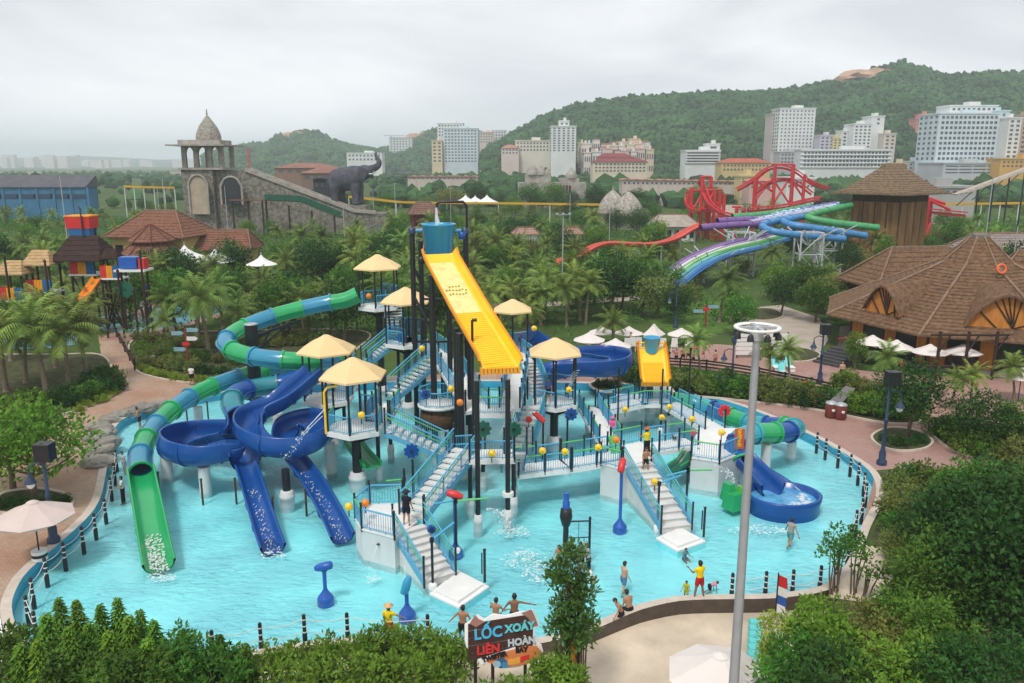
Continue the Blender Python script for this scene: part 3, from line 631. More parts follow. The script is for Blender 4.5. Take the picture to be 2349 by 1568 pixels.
S5a = W(903, 762, 61.0); S5b = W(905, 702, 64.0)
flight('narrow stair facing the viewer up to the highest roof', (S5a.x, S5a.y, 5.2), (S5b.x, S5b.y, 7.1), 1.2, 11)
walkway('platform', 'upper deck between the second roof and the narrow stair', [(S4b.x, S4b.y, 5.2), (S5a.x + .1, S5a.y - .2, 5.2), (c2[0] + .6, c2[1], 5.2)], 1.6, rails=(False, True))
walkway('footbridge', 'upper deck passing behind the bucket tower', [(c2[0] + 1.2, c2[1] - .6, 5.2), (S3b.x + .6, S3b.y + .5, 5.2)], 1.5, tops=[RAILB, RAILG])
Rm = W(1095, 945, 47.5)
walkway('ramp', 'white ramp with blue rails sloping down below the yellow chute', [(S3b.x + .8, S3b.y + .2, 5.2), (Rm.x, Rm.y, 3.8)], 1.5, tops=[RAILB])
walkway('platform', 'white deck with a green top rail between the chute columns', [(Rm.x - .1, Rm.y, 3.8), (Rm.x + 1.9, Rm.y, 3.8)], 1.7, tops=[RAILG, RAILB])
S6a = G(1240, 935, 2.9); S6b = W(1203, 815, 57.0)
flight('white stair climbing left from the right-hand roof', (c6[0] - 1.0, c6[1] + 1.2, 2.9), (S6b.x, S6b.y, 4.3), 1.35, 10)
walkway('footbridge', 'deck from the stair top to the roof behind the chute', [(S6b.x, S6b.y, 4.3), (c3[0], c3[1] - 1.0, 4.3)], 1.4)
S7b = (c6[0] - 1.3, c6[1] - 1.0, 2.9); S7a = G(1195, 1030, 1.5)
flight('grey stair going down left of the right-hand roof to the footbridge', (S7a.x, S7a.y, 1.5), S7b, 1.3, 8)
walkway('ramp', 'deck from the ramp platform to the right-hand stair', [(Rm.x + 1.9, Rm.y + .4, 3.8), (S6b.x - .4, S6b.y - 1.2, 4.3)], 1.3, tops=[RAILB])
# ---- bucket tower
BY = W(1006, 530, 52.0); tw = T('bucket_tower', 'tall black column tower that holds the blue tipping bucket', 'tower', (BY.x, BY.y, WL))
axz = BY.z; xl = W(945, 530, 52).x; xr = W(1067, 530, 52).x
cols = [(xl, BY.y, axz + .1, .17), (xl + .35, BY.y + 1.6, axz - .8, .17), (xr, BY.y, axz + .1, .14), (W(990, 640, 50).x, W(990, 640, 50).y, 11.2, .2), (W(1030, 700, 51).x, W(1030, 700, 51).y, 10.2, .17), (W(1054, 752, 46).x, W(1054, 752, 46).y, 8.5, .22), (W(1046, 760, 47.5).x, W(1046, 760, 47.5).y, 8.5, .17), (W(1076, 800, 48).x, W(1076, 800, 48).y, 8.6, .13)]
for x, y, z1, r_ in cols: column(tw, x, y, FLZ, z1, r_)
m = MB()
for a, b in (((xl, BY.y, 9.5), (cols[3][0], cols[3][1], 7.6)), ((xr, BY.y, 12.6), (xr - 1.4, BY.y - .2, 11.2)), ((xl, BY.y, 8.0), (cols[3][0], cols[3][1], 8.2)), ((xr, BY.y, 8.0), (cols[4][0], cols[4][1], 8.4)), ((xl + .35, BY.y + 1.6, 9), (xr, BY.y, 9.2)), ((xl, BY.y, 11.5), (xl + .35, BY.y + 1.6, 10)), ((cols[4][0], cols[4][1], 9.6), (cols[5][0], cols[5][1], 9.3)), ((xl, BY.y, 6.4), (xr, BY.y, 6.4))): m.beam(a, b, .12, .14)
m.build('brace', BLACK, tw)
for x in (xl, xr): m = MB(); m.lathe((x, BY.y, axz), [(.26, -.16), (.26, .16), (.14, .2)], 12); m.build('bearing', NAVY, tw)
pt_ = W(1006, 463, 52); m = MB(); gx = xr + .12; m.tube([(gx, BY.y + .1, 8.5), (gx, BY.y + .1, pt_.z - .25), (gx - .22, BY.y, pt_.z), (BY.x + .12, BY.y, pt_.z), (BY.x - .06, BY.y, pt_.z - .12), (BY.x - .1, BY.y, pt_.z - .35)], .09, 10); m.build('filling_pipe', BLACK, tw)
for k, (px, py, zc, mt) in enumerate(((1060, 541, 51.8, DBLUE), (967, 598, 51.5, BLACK))): c = W(px, py, zc); m = MB(); m.lathe(c, [(.02, -.25), (.22, -.2), (.25, .2), (.02, .25)], 12); m.build('pulley', mt, tw)
# tipping bucket
bk = T('tipping_bucket', 'large blue tipping bucket at the top of the black tower', 'bucket', (BY.x, BY.y, axz - 1.7))
m = MB(); rt, rb = 1.06, .86; zt = W(1006, 513, 52).z; zb = W(1006, 584, 52).z
m.lathe((BY.x, BY.y, 0), [(rb - .1, zb), (rb, zb + .05), (rt, zt - .12), (rt + .05, zt - .1), (rt + .05, zt), (rt - .06, zt), (rt - .08, zt - .15), (rb - .05, zb + .15), (0, zb + .15)], 40); m.build('bucket_shell', SKYB, bk)
m = MB(); m.tube([(xl + .1, BY.y, axz), (BY.x - rt + .1, BY.y, axz)], .13, 12); m.tube([(xr - .1, BY.y, axz), (BY.x + rt - .1, BY.y, axz)], .13, 12); m.build('axle', TEALF, bk)
m = MB(); m.lathe((BY.x, BY.y, zt - .35), [(0, 0), (rt - .12, 0)], 30, capt=False); m.build('water_surface', M('bucket_water', (.10, .38, .55), .1, .1, 3), bk)
rs = random.Random(4); m = MB(); a = V((BY.x - .1, BY.y, pt_.z - .33)); b = V((BY.x - .06, BY.y - .05, zt - .35))
m.tube([a.lerp(b, i / 9) + V((rs.uniform(-.03, .03), 0, 0)) for i in range(10)], [.05 + .012 * i + rs.uniform(0, .03) for i in range(10)], 8)
tag(m.build('water_stream', FOAM), 'white stream of water pouring into the big blue bucket', 'water stream')
# ---- yellow chutes: ribbed trough with scalloped rims
def chute(label, path, wd, lip=.5, ribfrom=.55):
    th = T('splash_chute', label, 'water chute', (path[0].x, path[0].y, WL), 'yellow chutes under the buckets'); n_ = len(path) - 1
    fr = []
    for i, p in enumerate(path):
        t = (path[min(i + 1, n_)] - path[max(i - 1, 0)]).normalized(); r_ = t.cross(U).normalized(); fr.append((p, t, r_, r_.cross(t)))
    m = MB(); sec = []
    for p, t, r_, u in fr: sec.append([p - r_ * (wd / 2) + u * lip, p - r_ * (wd / 2 - .12) + u * .06, p - r_ * (wd / 2 - .3), p + r_ * (wd / 2 - .3), p + r_ * (wd / 2 - .12) + u * .06, p + r_ * (wd / 2) + u * lip, p + r_ * (wd / 2 + .06) + u * lip, p + r_ * (wd / 2 - .2) - u * .1, p - r_ * (wd / 2 - .2) - u * .1, p - r_ * (wd / 2 + .06) + u * lip])
    k = 10; vs = [q for s_ in sec for q in s_]; fs = []
    for i in range(n_):
        for j in range(k): fs.append((i * k + j, i * k + (j + 1) % k, (i + 1) * k + (j + 1) % k, (i + 1) * k + j))
    m.add(vs, fs); m.build('trough', YEL, th)
    i0 = int(n_ * ribfrom)
    for i in range(i0, n_):                        # corrugations, each a rib across the trough
        for f in (.0, .5):
            p, t, r_, u = fr[i]; p = p.lerp(fr[i + 1][0], f); m = MB(); m.beam(p - r_ * (wd / 2 - .26) + u * .01, p + r_ * (wd / 2 - .26) + u * .01, .06, .045); m.build('cross_rib', YEL, th)
    for sd in (-1, 1):                            # scalloped strip along both rims
        m = MB(); vs = []; q = even([f[0] + f[2] * sd * (wd / 2 + .05) + f[3] * (lip + .02) for f in fr], n_ * 4); un = fr[n_ // 2][3]; rn = fr[n_ // 2][2] * sd * .05
        for i, p in enumerate(q): hh = .1 if i % 2 else -.02; vs += [p + un * hh - rn, p - un * .14 - rn, p - un * .14 + rn, p + un * hh + rn]
        fs = []
        for i in range(len(q) - 1): fs += [(i * 4 + k, i * 4 + (k + 1) % 4, (i + 1) * 4 + (k + 1) % 4, (i + 1) * 4 + k) for k in range(4)]
        m.add(vs, fs); m.build('scalloped_rim', YELD, th)
    p, t, r_, u = fr[-1]; m = MB(); nn = 11
    for i in range(nn): c = p - r_ * (wd / 2 - .1) + r_ * (wd - .2) * i / (nn - 1); m.beam(c - t * .25 - u * .2, c + t * .12 - u * .1, .15, .34)
    m.build('toothed_edge', YELD, th)
    return th, fr
YELD = M('amber_fibreglass', (.88, .36, .01), .35, .06, 1, coat=.2)
ca = W(1012, 606, 50.3); cb = W(1146, 838, 42.3)
pth = even([ca + V((-.25, .6, .55)), ca, ca.lerp(cb, .5) + V((0, 0, -.12)), cb, cb + V((.05, -.35, -.1))], 30)
tch, frs = chute('long yellow ribbed chute running down from the big blue bucket', pth, 2.15)
m = MB(); m.sweep([p for p, t, r_, u in frs[2:17]], [(-.8, .02), (.8, .02), (.8, .035), (-.8, .035)], 0, True, False, True); m.build('water_film', M('pale_film', (.93, .72, .28), .15, .2, 2), tch)
for row, k in ((.30, 4), (.335, 7), (.37, 6)):
    p, t, r_, u = frs[int(row * 30)]; m = MB()
    for i in range(k): c = p + r_ * (i - (k - 1) / 2) * .2 + t * rs.uniform(-.05, .05) + (t * (row * 30 % 1) * .3); m.lathe(c + u * .05, [(.07, 0), (.05, .05), (0, .07)], 6)
    m.build('stud', M('dark_stud', (.42, .32, .06), .6), tch)
# thin black columns that carry the chute
for nm, p, zt_, lb in (('chute_column', pc1, 7.6, 'left black column under the end of the yellow chute'), ('chute_column', pc2, 7.5, 'right black column under the end of the yellow chute')):
    th = T(nm, lb, 'column', (p.x, p.y, FLZ), 'columns under the end of the yellow chute'); column(th, p.x, p.y, FLZ, zt_, .13)
    if p is pc2: m = MB(); m.lathe((p.x, p.y, 1.45), [(.3, -.1), (.3, .1)], 14); m.build('collar', WHITE, th)
c = W(1083, 735, 43.5); th = T('spray_pipe', 'thin black pipe with a nozzle standing in front of the yellow chute', 'pipe', (c.x, c.y, 3.0)); m = MB(); m.tube([(c.x, c.y, 3.0), (c.x, c.y, c.z)], .07, 8); m.build('pipe', BLACK, th); m = MB(); m.tube([(c.x, c.y, c.z), (c.x + .25, c.y - .05, c.z + .02)], .09, 8); m.build('nozzle', BLACK, th)
# small bucket and chute at the back
sbk = W(1495, 790, 57.5)
tb = T('small_bucket', 'small blue tipping bucket above the short yellow chute at the back', 'bucket', (sbk.x, sbk.y, sbk.z - .6))
m = MB(); m.lathe(sbk, [(.42, -.62), (.58, .45), (.62, .47), (.62, .52), (.54, .52), (.40, -.5), (0, -.5)], 24); m.build('bucket_shell', SKYB, tb)
m = MB(); m.tube([sbk + V((-.9, 0, .1)), sbk + V((.9, 0, .1))], .06, 8); m.build('axle', YEL, tb)
cc = V((sbk.x, sbk.y, 0)); za, zb_ = W(1493, 812, 57).z, W(1493, 885, 55.2).z
pth2 = even([V((sbk.x, sbk.y + .5, za + .25)), V((sbk.x, sbk.y - .2, za)), V((sbk.x, sbk.y - 1.6, zb_ + .25)), V((sbk.x, sbk.y - 2.0, zb_))], 16)
t2_, _ = chute('short yellow ribbed chute below the small blue bucket at the back', pth2, 1.95, .35)
column(t2_, sbk.x, sbk.y + .3, FLZ, za - .1, .28)
for sx_ in (-1, 1): m = MB(); m.tube([(sbk.x + sx_ * .95, sbk.y, za), (sbk.x + sx_ * .95, sbk.y, sbk.z + .25)], .06, 8); m.build('bucket_stand', ORANGE, t2_)
# rope basket below the tower
c = W(1005, 905, 50.5); tn = T('rope_basket', 'brown rope and timber climbing basket below the bucket tower', 'climbing basket', (c.x, c.y, 1.8))
NETM = M('rope_net', (.11, .065, .04), .9, .3, 6); m = MB(); m.lathe((c.x, c.y, 0), [(1.1, 1.9), (1.2, 2.0), (1.15, 2.6), (1.0, 3.05), (.9, 3.1), (.85, 2.9)], 20, capt=False); m.build('basket_wall', NETM, tn)
m = MB(); m.lathe((c.x, c.y, 1.85), [(0, 0), (1.2, 0), (1.2, .1), (.95, .9), (0, 1.0)], 20); m.build('basket_floor', WOODD, tn)
m = MB(); m.lathe((c.x, c.y, 3.1), [(0, 0), (1.3, 0), (1.3, .16), (0, .16)], 20); m.build('deck', WHITE, tn)
for k in range(9): a, b = [V((c.x + 1.24 * cos(2 * pi * (k + q) / 9), c.y + 1.24 * sin(2 * pi * (k + q) / 9), 3.26)) for q in (0, 1)]; panel(tn, a, b, .95)
for k in range(10): a = 2 * pi * k / 10; m = MB(); m.tube([(c.x + 1.2 * cos(a), c.y + 1.2 * sin(a), 1.9), (c.x + 1.03 * cos(a), c.y + 1.03 * sin(a), 3.1)], .04, 5); m.build('rope', WOODD, tn)
for k in range(3): a = 2 * pi * k / 3 + .4; column(tn, c.x + 1.1 * cos(a), c.y + 1.1 * sin(a), FLZ, 2.3, .1)
# ---- gear-shaped sprayers, toy ornaments, banners
def gear(label, c, r, mat, face=0.0, teeth=9):
    th = T('toothed_sprayer', label, 'water sprayer', c, 'toothed water sprayers'); m = MB(); pr = []
    for k in range(teeth * 4): a = 2 * pi * k / (teeth * 4); rr_ = r * (1 if k % 4 in (0, 1) else .82); pr.append((rr_ * cos(a), rr_ * sin(a)))
    ca_, sa_ = cos(face), sin(face)
    f_ = lambda x, z, d: (c[0] + x * ca_ - d * sa_, c[1] + x * sa_ + d * ca_, c[2] + z)
    k = len(pr); vs = [f_(x, z, -.08) for x, z in pr] + [f_(x, z, .08) for x, z in pr]
    m.add(vs, [tuple(range(k))[::-1], tuple(range(k, 2 * k))] + [(i, (i + 1) % k, k + (i + 1) % k, k + i) for i in range(k)]); m.build('toothed_disc', mat, th)
    m = MB(); m.tube([f_(0, 0, -.16), f_(0, 0, .3)], .09, 8); m.build('hub', BLACK, th); return th
gear('dark green toothed spray wheel left of the chute column', W(1107, 985, 41.0), .46, DGREEN, .15)
gear('dark green toothed spray wheel right of the chute column', W(1180, 985, 41.8), .42, DGREEN, -.3)
gear('deep blue toothed wheel at the foot of the inner stair', W(944, 1035, 43.5), .42, DBLUE, .2)
gear('deep blue toothed wheel beside the far stair', W(920, 776, 58), .36, DBLUE, .1)
gear('deep blue toothed wheel under the right-hand roof', W(1310, 951, 49.5), .4, DBLUE, .2)
gear('red toothed wheel on the rail above the green slide entrance', W(1662, 943, 51.5), .42, RED, .1)
gear('small deep blue wheel by the front stair', W(990, 1215, 36.6), .2, DBLUE, .3)
gear('deep blue wheel below the white ramp', W(976, 905, 47.0), .3, DBLUE, .3)
rs = random.Random(7); TOY = [('yellow', YEL, (1128, 1041, 41.2)), ('yellow', YEL, (1296, 1037, 43.6)), ('yellow', YEL, (1372, 1027, 44.2)), ('orange', ORANGE, (1413, 1010, 44.6)), ('yellow', YEL, (1244, 1035, 43.4)), ('orange', ORANGE, (1055, 924, 46)), ('yellow', YEL, (1035, 893, 47.5)), ('yellow', YEL, (1305, 895, 50)),
    ('yellow', YEL, (829, 953, 43.7)), ('yellow', YEL, (800, 1163, 38.6)), ('orange', ORANGE, (838, 1155, 38.4)), ('yellow', YEL, (1434, 940, 53)), ('yellow', YEL, (1518, 958, 52)), ('yellow', YEL, (1587, 962, 51)), ('red', RED, (1590, 993, 48.6)), ('yellow', YEL, (1655, 993, 47.6)), ('yellow', YEL, (1502, 1106, 43)), ('yellow', YEL, (1535, 934, 54)), ('yellow', YEL, (968, 800, 52.5)), ('orange', ORANGE, (846, 680, 60.4)), ('red', RED, (1213, 963, 47)), ('yellow', YEL, (1225, 754, 57)), ('blue', DBLUE, (1060, 860, 48)), ('blue', DBLUE, (890, 690, 60))]
where = ['on the rail near the chute column', 'on the middle of the footbridge rail', 'on the right part of the footbridge rail', 'at the right end of the footbridge', 'on the left part of the footbridge rail', 'on the thick column below the ramp', 'on the ramp rail', 'on the right-hand roofed platform', 'on the front roofed platform', 'at the left corner of the front landing', 'on the back rail of the front landing', 'on the inner basin rail', 'on the right inner basin rail', 'beside the red wheel', 'on the rail by the orange banner', 'on the corner rail near the orange banner', 'beside the right-hand stair', 'on the back rail by the small chute', 'by the inner stair top', 'at the tube slide start', 'on the post right of the spray wheels', 'on the roof post behind the chute', 'under the ramp', 'at the top of the narrow stair']
for (cn, mt, (px, py, zc)), wh in zip(TOY, where):
    c = W(px, py, zc); th = T('rail_ornament', cn + ' fibreglass water toy ' + wh, 'water toy', c, 'small fibreglass water toys on the rails'); m = MB(); m.lathe(c, [(.03, -.2), (.16, -.14), (.2, 0), (.17, .14), (.05, .2)], 10, 0, True, 0, 1, .8); m.build('body', mt, th)
    m = MB(); m.tube([c + V((-.02, -.1, .05)), c + V((.12, -.3, .08))], [.06, .09], 8); m.build('spout', mt, th); m = MB(); m.tube([c - V((0, 0, .18)), c - V((0, 0, .5))], .03, 6); m.build('stem', BLACK, th)
# red half pipe gutter
a = W(1225, 948, 46.6); b = W(1246, 968, 46.0); m = MB(); m.sweep(even([a, b], 4), [(-.16, .1), (-.13, -.05), (0, -.1), (.13, -.05), (.16, .1), (.12, .1), (0, -.05), (-.12, .1)], 0, True, False, True); tag(m.build('water_gutter', RED), 'red tipping gutter between two thin posts', 'gutter')
# tall thin posts with pipes across
def pipe_post(label, px, py, h, arms=(), zc=None, mat=BLACK):
    g_ = G(px, py, WL); th = T('pipe_post', label, 'post', (g_.x, g_.y, FLZ), 'thin black posts that carry water pipes'); m = MB(); m.tube([(g_.x, g_.y, FLZ), (g_.x, g_.y, h)], .06, 8); m.build('pole', mat, th)
    m = MB(); m.lathe((g_.x, g_.y, FLZ), [(.2, 0), (.2, .5), (.16, .55), (.08, .6)], 12); m.build('footing', WHITE, th)
    for (dx, dy, z0, dz, mt) in arms:
        m = MB(); m.tube([(g_.x, g_.y, z0), (g_.x + dx, g_.y + dy, z0 + dz)], .05, 8); m.build('pipe_arm', mt, th); m = MB(); m.lathe((g_.x, g_.y, z0), [(.1, -.1), (.1, .1)], 8); m.build('clamp', BLACK, th)
    return th
pipe_post('thin post with a green pipe spouting beside the front stair', 1047, 1268, 2.5, [(1.5, .1, 2.35, .1, RAILG), (-1.1, .3, 2.4, -.35, RAILB)])
pipe_post('thin post at the outer foot of the front stair', 993, 1350, 2.1, [(.9, .9, 2.0, .4, RAILB)])
pipe_post('thin post beside the right-hand stair with a blue pipe', 1508, 1215, 2.3, [(1.2, .6, 2.2, .2, RAILB)])
pipe_post('thin post right of the right-hand stair with a green spouting pipe', 1572, 1200, 2.7, [(1.3, .2, 2.6, -.05, RAILG), (-1.2, -.4, 2.6, -.15, RAILB)])
pipe_post('thin post left of the inner stair with a green pipe', 930, 1195, 2.6, [(-.9, -.2, 2.0, 0, RAILG)])
pipe_post('thin post behind the front landing rail', 950, 1190, 3.0, [])
pipe_post('thin post rising from the middle of the footbridge', 1300, 1078, 3.1, [])
pipe_post('thin post rising from the right of the footbridge', 1355, 1068, 3.2, [])
pipe_post('thin post rising from the left of the footbridge', 1245, 1085, 3.0, [])
pipe_post('tall thin post in the inner basin', 1416, 1000, 4.6, [])
pipe_post('tall post with a red flower by the small yellow chute', 1577, 960, 5.0, [(.5, 0, 4.9, .15, RED)])
pipe_post('post on the inner basin rail left of the small chute', 1470, 950, 4.0, [])
pipe_post('post on the inner basin rail right of the small chute', 1515, 990, 4.2, [])
# orange banner by the green slide
a = W(1683, 1035, 46.6); b = W(1702, 1025, 46.6); th = T('entrance_banner', 'orange vertical banner with yellow lettering at the green slide entrance', 'banner', (a.x, a.y, 1.5))
bm_ = MB(); z0 = W(1690, 1030, 46.6).z; z1 = W(1690, 980, 46.6).z; bx0 = a.x; bx1 = b.x + .1; by = a.y
bm_.box(((bx0 + bx1) / 2, by, (z0 + z1) / 2), (bx1 - bx0, .05, z1 - z0)); bm_.build('board', M('banner_orange', (.62, .10, .03), .5, .1, 2), th)
for i in range(4):
    m = MB(); zc_ = z0 + (z1 - z0) * (.15 + .22 * i); xm = (bx0 + bx1) / 2
    for dz in (0, .09, .18): m.box((xm, by - .035, zc_ + dz), (.24 - (.1 if (i + int(dz * 10)) % 2 else 0), .01, .05))
    m.box((xm - .09, by - .035, zc_ + .09), (.05, .01, .2)); m.build('letter', M('banner_yellow', (.9, .55, .03), .5), th)
# ================================================================ slides
def tube_slide(name, label, path, r, nsec, mats, th=None, ring=None, grp='water slides of the play structure', seam=True, endopen=True):
    th = th or T(name, label, 'water slide', (path[-1].x, path[-1].y, WL), grp); n_ = len(path) - 1
    for k in range(nsec):
        i0 = round(n_ * k / nsec); i1 = round(n_ * (k + 1) / nsec); m = MB(); seg = path[i0:i1 + 1]
        m.sweep(seg, [(r * cos(a), r * sin(a)) for a in [2 * pi * j / 16 for j in range(16)]], 0, True)
        m.sweep(seg, [(r * .93 * cos(a), r * .93 * sin(a)) for a in [-2 * pi * j / 16 for j in range(16)]], 0, True)
        if seam:
            for sd in (-1, 1): m.sweep(seg, [(sd * (r - .02), -.03), (sd * (r + .09), -.03), (sd * (r + .09), .03), (sd * (r - .02), .03)], 0, True, False)
        m.build('tube_section', mats[k % len(mats)], th)
        p = path[i1]; t = (path[min(i1 + 1, n_)] - path[i1 - 1]).normalized(); q = [p - t * .07, p + t * .07]; m = MB()
        m.sweep(q, [((r + .1) * cos(a), (r + .1) * sin(a)) for a in [2 * pi * j / 16 for j in range(16)]], 0, True, True)
        rr_ = [((r + .1) * cos(a), (r + .1) * sin(a)) for a in [2 * pi * j / 16 for j in range(16)]]; r2 = [((r - .02) * cos(a), (r - .02) * sin(a)) for a in [2 * pi * j / 16 for j in range(16)]]
        for e, sg in ((q[0], 1), (q[1], -1)):
            rv = t.cross(U).normalized(); uv = rv.cross(t); vs = [e + rv * a + uv * b for a, b in rr_] + [e + rv * a + uv * b for a, b in r2]
            m.add(vs, [(j, (j + 1) % 16, 16 + (j + 1) % 16, 16 + j) for j in range(16)])
        m.build('joint_ring', ring or mats[(k + 1) % len(mats)], th)
    return th
def flume(th, path, wd, dp, nsec, mats, bank=None, name='flume_section', lip=.1):
    n_ = len(path) - 1; K = 10; inn = [(wd / 2 * -cos(pi * j / K), -dp * sin(pi * j / K) ** .75 + dp) for j in range(K + 1)]; o_ = [((wd / 2 + .05) * -cos(pi * j / K), -(dp + .05) * sin(pi * j / K) ** .75 + dp) for j in range(K + 1)]
    pr = [(-wd / 2 - lip, dp + .03), (-wd / 2, dp + .05)] + inn[1:-1] + [(wd / 2, dp + .05), (wd / 2 + lip, dp + .03), (wd / 2 + lip, dp - .05)] + o_[::-1][1:-1] + [(-wd / 2 - lip, dp - .05)]
    for k in range(nsec):
        i0 = round(n_ * k / nsec); i1 = round(n_ * (k + 1) / nsec); m = MB(); m.sweep(path[i0:i1 + 1], pr, 0, True, True, False, (lambda f, a=i0 / n_, b=i1 / n_: bank(a + (b - a) * f)) if bank else None); m.build(name, mats[k % len(mats)], th)
        if 0 < k:
            p = path[i0]; t = (path[i0 + 1] - path[i0 - 1]).normalized(); m = MB(); m.sweep([p - t * .05, p + t * .05], [((wd / 2 + .13) * -cos(pi * j / K), -(dp + .13) * sin(pi * j / K) ** .75 + dp) for j in range(K + 1)] + [((wd / 2 + .04) * -cos(pi * j / K), -(dp + .04) * sin(pi * j / K) ** .75 + dp) for j in range(K, -1, -1)], 0, True, False, True, (lambda f, a=i0 / n_: bank(a)) if bank else None); m.build('joint_flange', mats[k % len(mats)], th)
    return th
def run_water(th, path, seed):
    m = MB(); rs = random.Random(seed); n_ = len(path) - 1
    for i in range(110): q = path[int(n_ * rs.uniform(.25, 1))]; m.ico((q.x + rs.gauss(0, .17), q.y + rs.uniform(-.15, .15), q.z + .05), rs.uniform(.012, .04), 0, 1, .2, i, (.9, 3.2, .6))
    o = m.build('running_water', FOAM, th); o['kind'] = 'stuff'
def support(par, x, y, z1, r=.28, mat=CONC, foot=False, name='support_column'): column(par, x, y, FLZ, z1, r, name, mat, foot)
# ---- long green and blue tube slide on the left
P_ = [W(*q) for q in [(822, 676, 62), (790, 690, 62), (740, 698, 62), (640, 722, 61), (560, 752, 59.5), (520, 780, 57.5), (530, 802, 56), (580, 818, 54.8), (650, 827, 54.2), (720, 829, 55), (765, 826, 57.5), (762, 830, 60.5), (690, 842, 61.5), (600, 851, 60.3), (480, 890, 57), (400, 937, 53.5), (347, 990, 50), (323, 1040, 47), (324, 1084, 45)]]
g1 = T('tube_slide', 'long green and blue tube slide curving round the left to a green open end', 'water slide', (P_[-1].x, P_[-1].y, WL), 'water slides of the play structure')
pp = spl(P_, 176); tube_slide('', '', pp, .61, 22, [GREENF, TEALF], g1)
op = spl([W(324, 1086, 45) - U * .15, W(332, 1130, 43) - U * .2, W(345, 1200, 40.6) - U * .1, W(357, 1265, 38.4) - U * .1, W(366, 1308, 37.1) + V((0, 0, -.12))], 40); flume(g1, op, 1.25, .55, 3, [GREENF])
m = MB(); rs = random.Random(9); e0, e1 = op[27], op[40]
for i in range(260): q = e0.lerp(e1, rs.random() ** .7); m.ico((q.x + rs.uniform(-.42, .42), q.y, q.z + .13), rs.uniform(.015, .05), 0, 1, .2, i, (1.2, 2.2, .5))
o = m.build('splash_foam', FOAM, g1); o['kind'] = 'stuff'
c = W(575, 742, 57.2); support(g1, c.x, c.y, c.z - .1, .46, BLACK, name='main_column'); m = MB(); m.lathe((c.x, c.y, c.z - .1), [(.48, 0), (.5, .06), (.3, .1)], 16); m.build('column_cap', STEEL, g1)
m = MB()
for px, py, zc in ((690, 735, 60.5), (640, 745, 60.5), (640, 858, 59)): b = W(px, py, zc); m.beam((c.x, c.y, b.z - .6), b, .14, .18); m.beam((c.x, c.y, b.z - 1.9), b.lerp(V((c.x, c.y, b.z)), .25), .1, .12)
m.build('truss_arm', BLACK, g1)
for q in ((452, 918, 56), (590, 882, 60)): p = W(*q); support(g1, p.x, p.y, p.z - .5, .3, CONC)
# ---- deep blue open spiral (starts below the roof behind the front one)
DB = [DBLUE]
b1 = T('spiral_slide', 'deep blue open slide spiralling round once and ending beside the front landing', 'water slide', W(690, 1060, 46), 'water slides of the play structure')
Q = [W(732, 856, 50.3), W(706, 880, 49.8), W(650, 925, 48.8), W(600, 950, 48.3), W(566, 972, 47.3), W(563, 1003, 45.9), W(605, 1030, 44.9), W(670, 1036, 44.8), W(728, 1020, 45.6), W(750, 990, 47.5), W(715, 972, 49.2), W(665, 985, 49.0), W(655, 1020, 47.5), W(688, 1066, 45.6), W(720, 1110, 44), W(760, 1180, 41.5), W(785, 1232, 39.9)]
qp = spl([q - U * .35 for q in Q], 150); c1_ = 104; flume(b1, qp[:c1_ + 1], 1.5, .95, 9, DB, bank=lambda f: .5 * sin(min(1, max(0, (f - .15) / .85)) * pi)); flume(b1, qp[c1_:], 1.05, .5, 4, DB); run_water(b1, qp[c1_:], 5)
for px, py in ((660, 1160),): p = G(px, py, WL); column(b1, p.x, p.y, FLZ, 1.8, .22)
for px, py, h in ((585, 1060, 2.1), (760, 1085, 1.6), (640, 1010, 1.6)): p = G(px, py, WL); support(b1, p.x, p.y, h, .32)
# ---- blue tube into the left bowl curve
b2 = T('bowl_slide', 'deep blue slide with a round open bowl curve at the left and a straight run-out', 'water slide', W(555, 1060, 46), 'water slides of the play structure')
tp = spl([W(700, 866, 53.5), W(650, 880, 53.8), W(590, 890, 53.2), W(545, 902, 51.8), W(532, 925, 50.4), W(545, 955, 49.3)], 40); tube_slide('', '', tp, .62, 4, [DBLUE, M('teal_dark', (.02, .22, .27), .3, .1, .6, coat=.4)], b2)
Q = [W(548, 950, 49.4), W(558, 985, 48.2), W(545, 1004, 48.7), W(500, 1002, 50), W(440, 1004, 50.3), W(392, 1014, 49), W(375, 1030, 47.4), W(400, 1048, 45.9), W(460, 1055, 45.3), W(520, 1044, 45.8), W(552, 1048, 46.2), W(568, 1080, 45), W(590, 1150, 42.4), W(612, 1220, 40.2), W(626, 1258, 39.0)]
qp = spl([q - U * .35 for q in Q], 150); c2_ = 102; flume(b2, qp[:c2_ + 1], 1.6, 1.05, 8, DB, bank=lambda f: .6 * sin(min(1, max(0, (f - .08) / .9)) * pi)); flume(b2, qp[c2_:], 1.05, .5, 4, DB); run_water(b2, qp[c2_:], 6)
for px, py, h in ((385, 1095, 1.2), (472, 1128, 1.2), (590, 1060, 1.5)): p = G(px, py, WL); support(b2, p.x, p.y, h, .33)
# ---- big blue curve at the back right
b3 = T('curve_slide', 'deep blue open slide making a wide curve behind the right-hand roof', 'water slide', W(1390, 850, 60), 'water slides of the play structure')
Q = [W(1205, 770, 61), W(1235, 790, 61.5), W(1290, 822, 62), W(1340, 823, 64), W(1395, 822, 64.5), W(1432, 830, 62.5), W(1425, 844, 60.3), W(1380, 850, 59.2), W(1320, 848, 59.2), W(1270, 858, 59.5), W(1240, 878, 59)]
qp = spl([q - U * .5 for q in Q], 100); flume(b3, qp, 1.6, 1.2, 9, DB, bank=lambda f: -.35 * sin(min(1, max(0, (f - .15) / .7)) * pi))
for q in ((1410, 862, 61), (1300, 862, 60.5)): p = W(*q); support(b3, p.x, p.y, p.z - .6, .14, BLACK)
